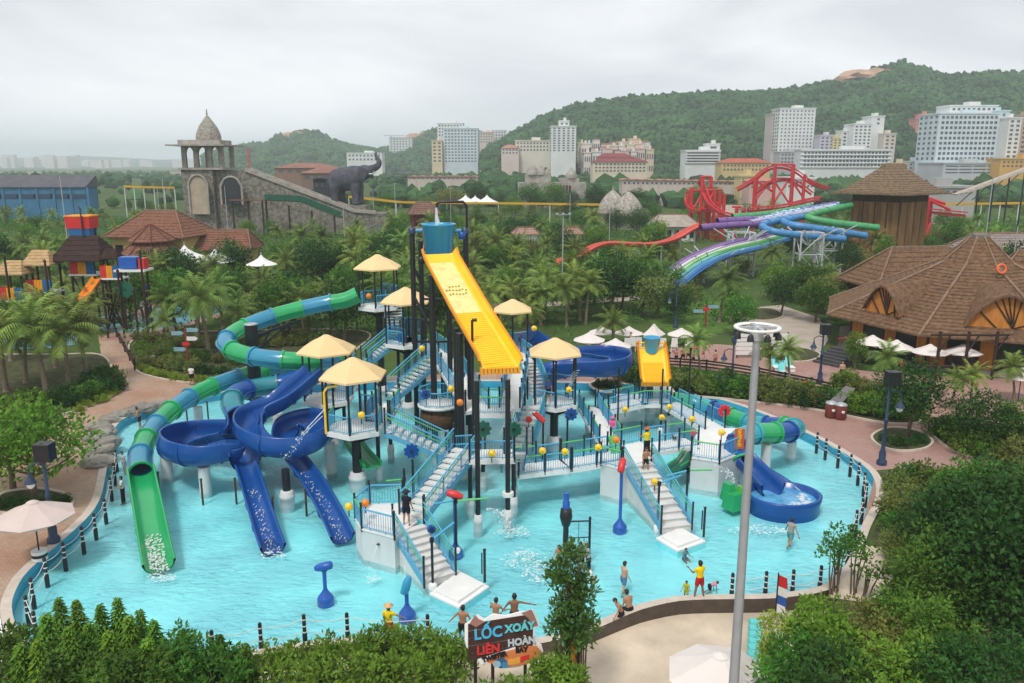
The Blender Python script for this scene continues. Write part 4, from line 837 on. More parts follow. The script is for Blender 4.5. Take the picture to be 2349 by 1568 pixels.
# ---- green and teal tubes on the right, blue drop and splash tub
b4 = T('tube_slide', 'green and teal tube slide on the right ending in a deep blue flume', 'water slide', W(1740, 1100, 44), 'water slides of the play structure')
Q = [W(1545, 918, 58.2), W(1600, 928, 58), W(1660, 950, 56.5), W(1720, 972, 54.6), W(1780, 978, 53.2), W(1818, 980, 51.8), W(1815, 990, 50.2), W(1775, 993, 49.0), W(1735, 994, 48.3), W(1700, 1005, 47.8), W(1688, 1030, 47.4), W(1700, 1060, 46.7)]
qp = spl(Q, 110); tube_slide('', '', qp, .60, 12, [GREENF, M('teal_mid', (.03, .33, .40), .3, .1, .6, coat=.4), DBLUE], b4)
for q in ((1760, 1005, 48.6), (1818, 1000, 51)): p = W(*q); support(b4, p.x, p.y, p.z - .4, .3)
m = MB(); p = W(1690, 1010, 47.6)
fl = spl([W(1698, 1058, 46.6) - U * .3, W(1725, 1085, 46.0) - U * .3, W(1750, 1112, 45.2) - U * .25, W(1770, 1138, 44.4) - U * .1], 24); flume(b4, fl, 1.3, .8, 2, DB)
tub = G(1795, 1160, WL); tt = T('splash_tub', 'deep blue round splash tub at the foot of the right-hand slide', 'splash tub', (tub.x, tub.y, FLZ))
m = MB(); m.lathe((tub.x, tub.y, 0), [(2.0, FLZ), (2.05, -.05), (2.12, .18), (2.15, .42), (2.05, .47), (1.92, .42), (1.82, -.1), (0, -.12)], 36, 0, True, 0, .95, .82); m.build('tub_wall', DBLUE, tt)
m = MB(); m.lathe((tub.x, tub.y, .12), [(0, 0), (1.86, 0)], 30, 0, True, 0, .95, .82, False); m.build('tub_water', M('tub_water', (.10, .36, .62), .12, .3, 1.5, .5, 4), tt)
m = MB(); m.sweep(spl([W(1728, 1062, 46.8), W(1760, 1074, 46.4), W(1805, 1100, 45.6), W(1850, 1136, 44.8), W(1872, 1166, 43.8)], 20), [(-.06, -.9), (.06, -.9), (.1, .0), (-.1, .0)], 0, True, True, True); m.build('splash_wall', DBLUE, tt)
c = V((tub.x, tub.y, .14)); m = MB(); rs = random.Random(3)
for i in range(26): a = rs.uniform(-1.9, .6); r_ = rs.uniform(.9, 1.5); m.ico((c.x + r_ * cos(a) * .95, c.y + r_ * sin(a) * .8, .13), rs.uniform(.08, .2), 0, 1, .2, i, (1, 1, .25))
o = m.build('churned_foam', FOAM, tt); o['kind'] = 'stuff'
# ---- green little slides
def kid_slide(label, a, b, wd, mat):
    th = T('small_slide', label, 'water slide', b, 'small green slides'); m = MB(); q = spl([a, a.lerp(b, .5) + V((0, 0, -.15)), b, b + (b - a).normalized() * .4 + V((0, 0, .12))], 16)
    m.sweep(q, [(-wd / 2, .3), (-wd / 2 + .05, .02), (0, 0), (wd / 2 - .05, .02), (wd / 2, .3), (wd / 2 + .06, .3), (wd / 2, -.06), (-wd / 2, -.06), (-wd / 2 - .06, .3)], 0, True, True, True); m.build('slide_bed', mat, th)
    for sd in (-1, 1): m = MB(); m.tube([p + V((sd * wd / 2, 0, .33)) for p in q], .05, 6); m.build('slide_rim', GREENF, th)
    return th
kid_slide('translucent green slide dropping into the water behind the front column', W(800, 1002, 48.5), W(850, 1068, 46.3), 1.0, GREENF)
kid_slide('green slide between the two concrete blocks on the right', W(1585, 1040, 47.5), W(1552, 1076, 47.2), .9, DGREEN)
ch = G(1685, 1165, WL); th = T('green_water_toy', 'green seat-shaped water toy beside the splash tub', 'water toy', (ch.x, ch.y, FLZ))
m = MB(); m.box((ch.x, ch.y, .15), (1.1, .9, .9), .5, 0, .8); m.box((ch.x - .3, ch.y + .3, .5), (.5, .8, 1.0), .5, 0, .7); m.build('seat_block', GREENF, th); m = MB(); m.box((ch.x + .4, ch.y - .1, .65), (.25, .9, .5), .5, 0, .8); m.build('side_wing', M('grass_green', (.10, .45, .05), .4), th)
for px, py in ((1402, 1010), (1412, 1035)):
    p = W(px, py - 10, 47); m = MB(); m.sweep(spl([p, p + V((.15, -.3, -.5)), p + V((.2, -.6, -1.1))], 8), [(-.3, .2), (-.25, 0), (.25, 0), (.3, .2), (.25, -.06), (-.25, -.06)], 0, True, True, True); tag(m.build('green_chute', RAILG), 'bright green curved chute panel near the footbridge end, %s' % ('upper one' if py < 1020 else 'lower one'), 'chute')
# ---- water cannons standing in the pool
def cannon(label, px, py, h, head, stem_m, hm, tilt=.2, face=0.0):
    g_ = G(px, py, WL); th = T('water_cannon', label, 'water cannon', (g_.x, g_.y, FLZ), 'water cannons standing in the pool')
    m = MB(); m.lathe((g_.x, g_.y, WL), [(.36, -.3), (.36, 0), (.3, .1), (.14, .32), (.1, .42)], 16); m.build('foot', stem_m, th)
    m = MB(); m.tube([(g_.x, g_.y, WL + .3), (g_.x, g_.y, h)], .085, 10); m.build('stem', stem_m, th)
    c = V((g_.x, g_.y, h + .12)); d = V((cos(face), sin(face), tilt)).normalized(); m = MB(); m.tube([c - d * .38, c - d * .34, c + d * .1, c + d * .3, c + d * .42], [.1, .17, .19, .15, .1], 12); m.build('barrel', hm, th)
    m = MB(); m.lathe((g_.x, g_.y, h - .1), [(.12, 0), (.16, .06), (.12, .14)], 10); m.build('swivel', stem_m, th)
    return th
CB = M('cannon_blue', (.015, .10, .42), .35, .1, 2)
cannon('blue water cannon at the left in front of the blue slides', 747, 1372, 1.05, 0, CB, CB, -.3, 3.0)
cannon('blue water cannon spraying upward near the yellow shirted lifeguard', 934, 1408, .85, 0, CB, SKYB, 3.0, .3)
cannon('tall blue and red water cannon between the two stairs', 1422, 1208, 2.9, 0, CB, RED, .9, 1.2)
cannon('blue and red water cannon beside the front stair', 1045, 1265, 2.5, 0, CB, RED, -.3, .0)
g_ = G(1297, 1285, WL); th = T('ship_post', 'black post with a lamp and a small blue rail standing in the pool', 'post', (g_.x, g_.y, FLZ))
m = MB(); m.lathe((g_.x, g_.y, FLZ), [(.16, 0), (.14, 1.2), (.13, 2.0), (.2, 2.1), (.3, 2.5), (.26, 2.9), (.14, 2.95), (.16, 3.0)], 12); m.build('post_body', BLACK, th); m = MB(); m.lathe((g_.x, g_.y, 2.33), [(.17, 0), (.17, .3), (.13, .35), (.13, .75)], 12); m.build('lamp', CB, th)
panel(th, V((g_.x + .1, g_.y + .2, .6)), V((g_.x + 1.15, g_.y + .3, .6)), .95, NAVY, NAVY, gap=.5)
m = MB(); m.tube([(g_.x + 1.15, g_.y + .3, FLZ), (g_.x + 1.15, g_.y + .3, 1.75)], .06, 8); m.build('rail_post', BLACK, th)
# ---- jets and splashes (real water, drop by drop)
def jet(label, a, b, sag=.3, r=.03, n_=26, drops=30, spread=.12, seed=0, name='water_jet'):
    rs = random.Random(seed); a = V(a); b = V(b); m = MB(); pts = []
    for i in range(n_ + 1): f = i / n_; p = a.lerp(b, f); p.z += sag * 4 * f * (1 - f); pts.append(p + V((rs.uniform(-1, 1), rs.uniform(-1, 1), rs.uniform(-1, 1))) * r * f)
    cut = int(n_ * .55); m.tube(pts[:cut + 1], [r * (1 - .5 * i / cut) for i in range(cut + 1)], 5)
    for k in range(drops): f = rs.uniform(.4, 1.0); p = pts[min(n_, int(f * n_))] + V((rs.gauss(0, 1), rs.gauss(0, 1), rs.gauss(0, 1))) * spread * f; m.ico(p, rs.uniform(.4, 1.1) * r * 1.1, 0, 1, .1, k)
    o = m.build(name, FOAM); tag(o, label, 'water jet', 'jets of water', 'stuff'); return o
jet('jet from the front roofed platform down across the blue spiral', W(745, 940, 43.6), W(645, 1062, 42.5), .15, .035, drops=40, seed=1)
jet('second jet from the front roofed platform, beside the first', W(740, 955, 43.4), W(655, 1055, 42), .15, .025, drops=40, seed=2)
jet('arc of water from the green pipe beside the front stair', W(1118, 1168, 38.4), G(1170, 1225, WL), .4, .06, drops=60, spread=.2, seed=3)
jet('arc of water from the green pipe right of the right-hand stair', W(1640, 1068, 43), G(1700, 1140, WL), .4, .05, drops=60, spread=.25, seed=4)
jet('thin trickle from the spout hole of the front landing', (h_.x, h_.y - .1, .72), (h_.x - .4, h_.y - .8, WL), .1, .025, drops=10, spread=.03, seed=5)
jet('jet of the blue cannon near the lifeguard', W(931, 1348, 34.5), W(925, 1262, 35.5), .1, .02, drops=20, seed=6)
for k in range(7): a_ = W(1165 + k * 3, 900 + 12 * k, 42 + k * .1); jet('spray falling round the right chute column', a_, a_ + V((rs.uniform(-1.2, 1.2), rs.uniform(-.5, .5), -rs.uniform(2.0, 4.2))), .2, .018, drops=45, spread=.25, seed=20 + k)
for k in range(5): a_ = W(1330 - 3 * k, 850 + 6 * k, 51); jet('fan spray beside the right-hand roof', a_, a_ + V((-1.2 + .2 * k, -.2, -1.3)), .35, .018, drops=16, seed=40 + k)
def splash(label, px, py, rx, ry, k, seed):
    g_ = G(px, py, WL); m = MB(); rs = random.Random(seed)
    for i in range(k):
        a = rs.uniform(0, 2 * pi); q = sqrt(rs.random()); m.ico((g_.x + rx * q * cos(a), g_.y + ry * q * sin(a), WL + .01), rs.uniform(.015, .06), 0, 1, .3, i, (1.4, 1, .3))
        if rs.random() < .35: m.ico((g_.x + rx * q * cos(a) * .6, g_.y + ry * q * sin(a) * .6, WL + rs.uniform(.05, .45)), rs.uniform(.015, .04), 0, 1, .2, i)
    tag(m.build('splash_foam', FOAM), label, 'foam', 'patches of white water', 'stuff')
splash('white splash where the chute water lands', 1200, 1285, 1.1, .9, 150, 1); splash('white splash beside the small tree', 1240, 1320, .9, .6, 90, 2); splash('splash at the end of the green pipe arc', 1180, 1222, .9, .6, 90, 3)
splash('white water below the end of the green flume', 370, 1325, .7, .4, 60, 4); splash('white water below the left blue run-out', 625, 1275, .6, .4, 40, 5); splash('churned water in front of the splash tub', 1740, 1218, 1.6, .5, 110, 6); splash('splash under the blue spiral jets', 640, 1080, 1.0, .9, 90, 7); splash('splash below the small front spout', 855, 1330, .4, .3, 30, 8)
# ================================================================ people
HAIR = M('black_hair', (.012, .010, .009), .5, .2, 20)
SK = {'tan': M('skin_tan', (.40, .20, .11), .5, .06, 6), 'dark': M('skin_brown', (.25, .115, .06), .5, .06, 6), 'pale': M('skin_light', (.55, .33, .22), .5, .06, 6)}
CL = {}
def cloth(c):
    if c not in CL: CL[c] = M('cloth_%d' % len(CL), c, .85, .12, 8)
    return CL[c]
def rotv(v, ax, a): return Matrix.Rotation(a, 3, ax) @ v
def etube(m, pts, rad):   # tube with elliptical rings (rx across, ry along the second axis)
    n_ = 12; vs = []; fs = []
    for (p, X, Y, rx, ry) in [(V(a), V(b), V(c), d, e) for (a, b, c, d, e) in rad]:
        for k in range(n_): a = 2 * pi * k / n_; vs.append(p + X * cos(a) * rx + Y * sin(a) * ry)
    for i in range(len(rad) - 1):
        for k in range(n_): fs.append((i * n_ + k, i * n_ + (k + 1) % n_, (i + 1) * n_ + (k + 1) % n_, (i + 1) * n_ + k))
    m.add(vs, fs + [tuple(range(n_))[::-1], tuple(range((len(rad) - 1) * n_, len(rad) * n_))])
WGT = {'torso': 1.5, 'pelvis': 1.5, 'head': 1.25}
def segdist(p, a, b):
    d = b - a; t = max(0, min(1, (p - a).dot(d) / max(1e-9, d.length_squared))); return (p - (a + d * t)).length, t
def person(label, loc, face=90, H=1.68, skin='tan', lean=0, arms=((5, 8, 10), (5, 8, 10)), legs=((3, 4, 3), (-3, 4, 3)), shirt=None, shorts=(.02, .02, .025), sleeve=.5, longp=False, hat=None, turn=0, hair=True, sit=None, group='visitors in and around the pool', cap=None):
    k = H / 1.7; X = V((1, 0, 0)); Y = V((0, 1, 0)); Z = V((0, 0, 1)); ln = radians(lean)
    hip = V((0, 0, 0)); up = rotv(Z, 'X', -ln); fw = rotv(Y, 'X', -ln)
    chest = hip + up * .36 * k; sh = hip + up * .47 * k; nk = hip + up * .53 * k; hd = nk + (up * .155 + fw * .02) * k
    m = MB()
    etube(m, None, [(hip - up * .09 * k, X, fw, .13 * k, .095 * k), (hip, X, fw, .165 * k, .115 * k), (hip + up * .13 * k, X, fw, .14 * k, .095 * k), (chest - up * .08 * k, X, fw, .155 * k, .105 * k), (chest + up * .04 * k, X, fw, .18 * k, .11 * k), (sh, X, fw, .165 * k, .085 * k), (nk, X, fw, .06 * k, .055 * k)])
    m.tube([nk - up * .04 * k, hd - up * .05 * k], .056 * k, 10); m.ico(hd, .105 * k, 0, 3, 0, 0, (.86, .98, 1.14)); m.ico(hd + fw * .105 * k - up * .015 * k, .02 * k, 0, 2)
    for s in (-1, 1): m.ico(hd + X * s * .092 * k - up * .01 * k, .026 * k, 0, 2, 0, 0, (.5, .8, 1.2))
    bones = [('torso', hip + up * .06 * k, sh), ('pelvis', hip - up * .06 * k, hip + up * .05 * k), ('head', hd - up * .06 * k, hd + up * .06 * k), ('neck', nk - up * .02 * k, nk + up * .05 * k)]
    hands = []; feet = []
    for s, (fl, ab, el) in zip((-1, 1), arms):
        a = sh + X * s * .185 * k - up * .02 * k; d = rotv(rotv(-up, 'Y', -s * radians(ab)), 'X', radians(fl)); e = a + d * .29 * k
        ax = X; d2 = rotv(d, 'X', radians(el)) if abs(ab) < 60 else rotv(d, 'Z', s * radians(el)); w_ = e + d2 * .26 * k
        m.tube([a - X * s * .05 * k, a, a.lerp(e, .4), e, e.lerp(w_, .35), w_], [.05 * k, .056 * k, .05 * k, .04 * k, .041 * k, .028 * k], 10); h2 = w_ + d2 * .085 * k
        m.tube([w_, w_.lerp(h2, .5), h2], [.028 * k, .04 * k, .034 * k], 8); bones += [('uarm', a, e), ('farm', e, h2)]; hands.append((w_, h2, d2, s))
    for s, (fl, ab, kn) in zip((-1, 1), legs):
        a = hip + X * s * .09 * k - Z * .06 * k; d = rotv(rotv(-Z, 'Y', -s * radians(ab)), 'X', radians(fl)); e = a + d * .41 * k; d2 = rotv(d, 'X', -radians(kn)); w_ = e + d2 * .40 * k
        m.tube([a + Z * .04 * k, a, a.lerp(e, .45), e, e.lerp(w_, .3), e.lerp(w_, .7), w_], [.085 * k, .092 * k, .08 * k, .056 * k, .06 * k, .045 * k, .036 * k], 12)
        ff = Y * cos(radians(0)) ; ft = w_ + (ff * .16 - Z * .05) * k
        m.tube([w_ - ff * .05 * k - Z * .03 * k, w_ + ff * .04 * k - Z * .035 * k, ft], [.036 * k, .045 * k, .03 * k], 8); bones += [('thigh', a, e), ('shin', e, w_), ('foot', w_, ft)]; feet.append(w_.z - .075 * k)
    base = min(feet) if sit is None else sit
    me = m.mesh('person_shape', [SK[skin]]); ob = bpy.data.objects.new('tmp', me); C.objects.link(ob)
    rm = ob.modifiers.new('r', 'REMESH'); rm.mode = 'VOXEL'; rm.voxel_size = .028 * k; rm.use_smooth_shade = True; sm_ = ob.modifiers.new('s', 'SMOOTH'); sm_.iterations = 3; sm_.factor = .5
    dg = bpy.context.evaluated_depsgraph_get(); body = bpy.data.meshes.new_from_object(ob.evaluated_get(dg)); bpy.data.objects.remove(ob)
    # fingers join the same mesh
    fm = MB(); fm.v = [tuple(v.co) for v in body.vertices]; fm.f = [tuple(p.vertices) for p in body.polygons]; nb = len(fm.f); fm.m = [0] * nb; fm.s = [True] * nb
    co = [V(v) for v in fm.v]; no = [v.normal.copy() for v in body.vertices]
    for w_, h2, d2, s in hands:
        sd = d2.cross(Z); sd = sd.normalized() if sd.length > .1 else X
        for j, ln_ in enumerate((.062, .072, .068, .052)): r0 = h2 + sd * (j - 1.5) * .017 * k; fm.tube([r0 - d2 * .01, r0 + d2 * ln_ * .5 * k, r0 + d2 * ln_ * k - Z * .01 * k], [.009 * k, .009 * k, .007 * k], 5)
        r0 = w_.lerp(h2, .35) + sd * .03 * k; fm.tube([r0, r0 + (d2 * .04 + sd * .035) * k, r0 + (d2 * .075 + sd * .035) * k], [.011 * k, .010 * k, .008 * k], 5)
    g_ = T('person', label, 'person', (0, 0, 0), group); ORG[g_.name] = (0, 0, 0)
    shift = lambda p: (p[0], p[1], p[2] - base)
    fm.v = [shift(p) for p in fm.v]; bo = fm.build('body', SK[skin], g_)
    near = []
    for p in body.polygons:
        c = V(p.center); bb = (9e9, '', 0)
        for nm, a, b in bones:
            d_, t_ = segdist(c, a, b); d_ /= WGT.get(nm, .8)
            if d_ < bb[0]: bb = (d_, nm, t_)
        near.append(bb)
    def garment(name, test, off, mat):
        idx = {}; vs = []; fs = []
        for p in body.polygons:
            c = p.center; best = near[p.index]
            if test(best[1], best[2], c):
                f = []
                for i in p.vertices:
                    if i not in idx: idx[i] = len(vs); q = co[i] + no[i] * off; vs.append(shift(q))
                    f.append(idx[i])
                fs.append(tuple(f))
        if fs: q = MB(); q.add(vs, fs, 0, True); q.build(name, mat, g_)
    if shirt: garment('shirt', lambda nm, t, c: nm == 'torso' or (nm == 'pelvis' and (c - hip).dot(up) > -.02 * k) or (nm == 'uarm' and t < sleeve), .016 * k, cloth(shirt))
    if shorts: garment('trousers' if longp else 'shorts', lambda nm, t, c: nm == 'pelvis' or (nm == 'thigh' and t < (1.1 if longp else .62)) or (longp and nm == 'shin' and t < .9) or (nm == 'torso' and (c - hip).dot(up) < .06 * k), .022 * k, cloth(shorts))
    if hair: garment('hair', lambda nm, t, c: nm == 'head' and ((c - hd).dot(up) > .045 * k or (c - hd).dot(fw) < -.015 * k), .012 * k, HAIR)
    if hat: q = MB(); q.lathe(shift(hd + up * .045 * k), [(.19 * k, 0), (.2 * k, .012), (.11 * k, .02), (.1 * k, .09 * k), (.05 * k, .11 * k), (0, .112 * k)], 16); q.build('hat', cloth(hat), g_)
    for s in (-1, 1): q = MB(); q.ico(shift(hd + fw * .094 * k + X * s * .036 * k + up * .012 * k), .012 * k, 0, 1); q.build('eye', HAIR, g_)
    q = MB(); q.box(shift(hd + fw * .096 * k - up * .05 * k), (.045 * k, .012, .01)); q.build('mouth', cloth((.30, .08, .07)), g_)
    bpy.data.meshes.remove(body); g_.location = loc; g_.rotation_euler = (0, 0, radians(face - 90)); return g_
BK = (.015, .015, .018); WT = (.7, .7, .68)
wl = lambda px, py, h=FLZ: G(px, py, WL) + V((0, 0, h - WL))
person('lifeguard in yellow shirt and straw hat standing in the water behind the hedge', wl(893, 1462), 75, 1.70, 'tan', 0, ((10, 10, 30), (40, 35, 10)), shirt=(.85, .62, .01), shorts=(.45, .02, .02), hat=(.75, .45, .22))
person('shirtless man in black shorts seen from behind, left of the sign', wl(1062, 1462), 80, 1.66, 'tan', 2, ((5, 40, 5), (10, 25, 40)), ((6, 5, 8), (-6, 5, 4)))
person('shirtless man with hands forward behind the sign, white waistband', wl(1137, 1442), 70, 1.62, 'tan', 4, ((30, 20, 70), (30, 25, 50)), shorts=(.5, .5, .5))
person('shirtless man stretching one arm out to the right behind the sign', wl(1180, 1438), 88, 1.75, 'dark', 0, ((5, 35, -40), (5, 78, 5)), ((3, 7, 3), (-3, 7, 3)))
person('shirtless man sitting on the pool edge by the paved terrace', G(1444, 1402, -.19), 120, 1.68, 'tan', 18, ((20, 8, 40), (20, 8, 40)), ((80, 6, 70), (80, 6, 70)), sit=-.13)
person('shirtless boy in black shorts climbing down onto the terrace', G(1424, 1440, TZ), 200, 1.55, 'tan', 28, ((50, 15, 20), (-15, 40, 20)), ((45, 5, 50), (-22, 5, 15)))
person('boy in blue shorts wading in front of the right-hand stair', wl(1430, 1352), 30, 1.62, 'pale', 2, ((15, 6, 25), (10, 6, 20)), ((12, 3, 6), (-12, 3, 4)), shorts=(.10, .20, .32))
person('child in white shirt and black shorts bending forward beside the small tree', wl(1360, 1347), 200, 1.42, 'tan', 28, ((40, 8, 20), (35, 8, 25)), ((22, 4, 18), (-8, 4, 8)), shirt=WT, shorts=BK)
person('woman in black and white top behind the small tree', wl(1350, 1304), 170, 1.52, 'tan', 8, ((30, 8, 40), (30, 8, 40)), shirt=(.35, .36, .38), shorts=BK, longp=True)
person('shirtless boy beside the black post in the pool', wl(1282, 1296), 250, 1.30, 'tan', 0, ((0, 40, 20), (20, 10, 60)))
person('person in dark shirt half hidden by the small tree', wl(1332, 1300), 100, 1.5, 'tan', 5, ((20, 10, 30), (20, 10, 30)), shirt=(.03, .04, .08), shorts=BK)
person('lifeguard in yellow shirt and red shorts standing on the pool edge', G(1603, 1373, -.17), 115, 1.72, 'dark', 0, ((35, 10, 80), (30, 12, 75)), ((6, 7, 2), (-4, 7, 2)), shirt=(.85, .62, .01), shorts=(.45, .02, .02))
person('small child in yellow green swimsuit beside the lifeguard', wl(1574, 1362), 250, .95, 'tan', 6, ((30, 15, 60), (20, 15, 40)), ((15, 5, 10), (-10, 5, 5)), shirt=(.5, .5, .03), shorts=(.45, .45, .03))
person('child in pink crawling in the shallow water behind the lifeguard', wl(1628, 1348, -.62), 20, 1.0, 'tan', 80, ((85, 10, 0), (85, 10, 0)), ((10, 10, 80), (-5, 10, 80)), shirt=(.6, .25, .3), sit=-.42)
person('child sitting in the water near the right-hand slab', wl(1570, 1272), 300, 1.15, 'tan', 10, ((40, 15, 50), (40, 15, 50)), ((85, 10, 60), (85, 10, 60)), shirt=(.12, .22, .26), shorts=(.08, .12, .16), sit=-.15)
person('shirtless man walking in the water in front of the splash tub', wl(1812, 1246), 40, 1.62, 'tan', 5, ((25, 25, 10), (-15, 35, 10)), ((18, 4, 5), (-25, 4, 35)), shirt=(.36, .30, .28), shorts=(.12, .25, .25), sleeve=.2)
person('woman in grey walking along the left rope line', wl(286, 1078), 240, 1.50, 'pale', 6, ((10, 8, 30), (20, 8, 30)), shirt=(.45, .5, .52), shorts=(.3, .35, .4))
person('woman in white top and long black trousers inside the left rope line', wl(283, 1145), 200, 1.64, 'tan', 0, ((15, 5, 60), (15, 5, 60)), ((5, 1, 2), (-2, 1, 2)), shirt=WT, shorts=BK, longp=True)
person('shirtless man on the far left pool edge beside the tube slide', G(322, 985, WL + .1), 200, 1.6, 'tan', 10, ((30, 60, 60), (20, 20, 60)))
person('person in white shirt on the path behind the tube slide', G(441, 884, 0), 90, 1.65, 'tan', 0, shirt=WT, shorts=BK)
person('person in dark clothes standing on the front concrete landing', G(933, 1205, 1.27), 80, 1.68, 'tan', 4, ((10, 5, 20), (10, 5, 20)), shirt=(.015, .015, .03), shorts=BK, hat=(.03, .03, .05))
person('girl in pink hat and blue shorts on the footbridge end', G(1404, 1010, 1.56), 250, 1.45, 'pale', 0, ((20, 8, 60), (20, 8, 60)), shirt=(.8, .12, .35), shorts=(.12, .45, .62), hat=(.75, .15, .4))
person('lifeguard in yellow shirt and dark shorts on the right-hand landing', G(1483, 1048, 1.56), 120, 1.70, 'tan', 0, ((35, 10, 80), (15, 8, 20)), shirt=(.85, .62, .01), shorts=BK, hat=(.5, .15, .05), longp=True)
person('shirtless boy walking down the right-hand stair', G(1480, 1085, 1.15), 290, 1.5, 'tan', 4, ((25, 12, 40), (10, 12, 30)), ((18, 3, 20), (-10, 3, 10)))
person('person in blue on the right-hand roofed platform', V((c6[0] - .4, c6[1] - .2, 2.9)), 250, 1.6, 'tan', 0, shirt=(.05, .10, .28), shorts=BK)
person('person in orange under the roof behind the chute', V((c3[0] + .6, c3[1], 4.3)), 260, 1.6, 'tan', 0, shirt=(.65, .12, .04), shorts=BK)
person('child lying on the rail deck at the right', G(1545, 1008, 1.56), 330, 1.2, 'pale', 60, ((60, 10, 30), (60, 10, 30)), ((40, 5, 60), (40, 5, 60)), shirt=(.5, .5, .55), sit=-.2)
walkers = []
GRP = 'small group of bathers walking on the far pink plaza'
for k, (px, py, h_m, kw) in enumerate([(1533, 838, 1.55, dict(shirt=(.03, .03, .05))), (1551, 836, 1.5, dict(shirt=(.55, .25, .22))), (1566, 834, 1.6, dict()), (1578, 832, 1.62, dict(shirt=(.5, .35, .12))), (1590, 836, 1.25, dict())]):
    person(['bather in black at the left of the group on the plaza', 'bather in pink in the group on the plaza', 'tallest shirtless bather in the group on the plaza', 'bather in ochre in the group on the plaza', 'child at the right of the group on the plaza'][k], G(px, py), 230 + 20 * k, h_m, 'pale' if k % 2 else 'tan', 4, ((25, 10, 30), (-15, 12, 20)), ((22, 3, 12), (-18, 3, 10)), group=GRP, **kw)
for k, (px, py) in enumerate([(1566, 864), (1590, 862), (1664, 880), (1706, 888), (1740, 892)]):
    person(['swimmer at the left end of the lazy river', 'swimmer second from the left in the lazy river', 'swimmer in the middle of the lazy river', 'swimmer right of the middle in the lazy river', 'swimmer at the right end of the lazy river'][k], G(px, py) + U * .02, 200 + 30 * k, 1.6, 'tan', 0, ((60, 30, 20), (60, 30, 20)), sit=.10, legs=((85, 10, 30), (85, 10, 30)), group='swimmers in the lazy river')
person('person in red sitting near the tree planter on the right plaza', G(2065, 865), 200, 1.6, 'tan', 0, shirt=(.5, .06, .05)); person('shirtless person standing by the lamp at the right plaza', G(1930, 872), 260, 1.6, 'pale', 0)
WK = person('bather walking by the white parasols', G(1352, 800), 250, 1.6, 'pale', 0, ((20, 8, 20), (-10, 8, 20)), ((18, 3, 10), (-14, 3, 6)), shorts=(.4, .1, .1))
for px, py, rz, lb in ((1372, 806, 1.0, 'second bather by the white parasols, behind the blue curve slide'), (1478, 822, 2.2, 'bather between the parasols and the small yellow chute'), (1508, 830, 3.5, 'bather close to the small yellow chute'), (1612, 826, 4.4, 'bather right of the group on the plaza'), (1640, 842, .6, 'bather near the timber fence of the lazy river'), (1446, 800, 5.2, 'bather beside the white chairs')): dup(WK, G(px, py), rz, rs.uniform(.9, 1.03), lb)
# ================================================================ things of the park
# ---- rope bollards in the pool
BB = P0('rope_bollard', 'x', 'bollard', 'striped rope bollards round the pool')
m = MB(); m.lathe((0, 0, 0), [(.1, -.35), (.1, .3), (.075, .34), (.075, 1.1), (.04, 1.14)], 10); m.build('bollard_post', BLACK, BB)
for z in (.36, .62, .9): m = MB(); m.lathe((0, 0, z), [(.079, 0), (.079, .055)], 10, capt=False); m.build('white_band', WHITE, BB)
runs = [('along the left edge', [(268, 1072), (264, 1104), (256, 1138), (243, 1190), (220, 1226), (192, 1258), (150, 1296), (108, 1333), (77, 1382), (66, 1424), (84, 1462)]), ('along the front edge', [(375, 1515), (490, 1508), (600, 1490), (700, 1470), (798, 1466), (982, 1470)]), ('along the front right edge', [(1678, 1370), (1755, 1366), (1817, 1362), (1880, 1352), (1920, 1328), (1944, 1290)]), ('along the right edge', [(1873, 1030), (1893, 1045), (1922, 1063), (1950, 1083), (1968, 1103), (1981, 1127), (1985, 1152), (1976, 1190), (1962, 1218), (1950, 1252)])]
ROPE = M('white_rope', (.7, .68, .62), .8, .1, 10); ORD = ['first', 'second', 'third', 'fourth', 'fifth', 'sixth', 'seventh', 'eighth', 'ninth', 'tenth', 'eleventh']
for wh, pts in runs:
    pp_ = [G(x, y, WL) for x, y in pts]
    for i, p in enumerate(pp_):
        b = dup(BB, p, .3 * i, label='black and white rope bollard ' + wh + ', ' + ORD[i] + ' from the ' + ('left' if 'front' in wh else 'back'))
        if i + 1 < len(pp_):
            q = pp_[i + 1] - p
            for z in (.95, .45):
                m = MB(); m.tube([V((0, 0, z)).lerp(q + V((0, 0, z)), f) - V((0, 0, .16 * 4 * f * (1 - f))) for f in [j / 8 for j in range(9)]], .016, 5); o = m.build('rope', ROPE); o.parent = b; b.rotation_euler = (0, 0, 0)
drop(BB)
for k, (px, py, h) in enumerate([(430, 968, 1.3), (478, 962, 1.3), (528, 955, 1.3), (366, 1130, 1.2), (465, 1147, 1.2), (542, 1145, 1.2), (628, 1190, 1.2), (703, 1172, 1.2)]):
    g_ = G(px, py, WL); m = MB(); m.tube([(g_.x, g_.y, FLZ), (g_.x, g_.y, WL + h)], .06, 8); m.ico((g_.x, g_.y, WL + h), .075, 0, 2)
    tag(m.build('barrier_post', M('brown_post', (.06, .045, .035), .6)), 'thin dark barrier post under the slides, ' + ('far row ' if k < 3 else 'near row ') + ORD[k if k < 3 else k - 3] + ' from the left', 'post', 'thin barrier posts under the slides')
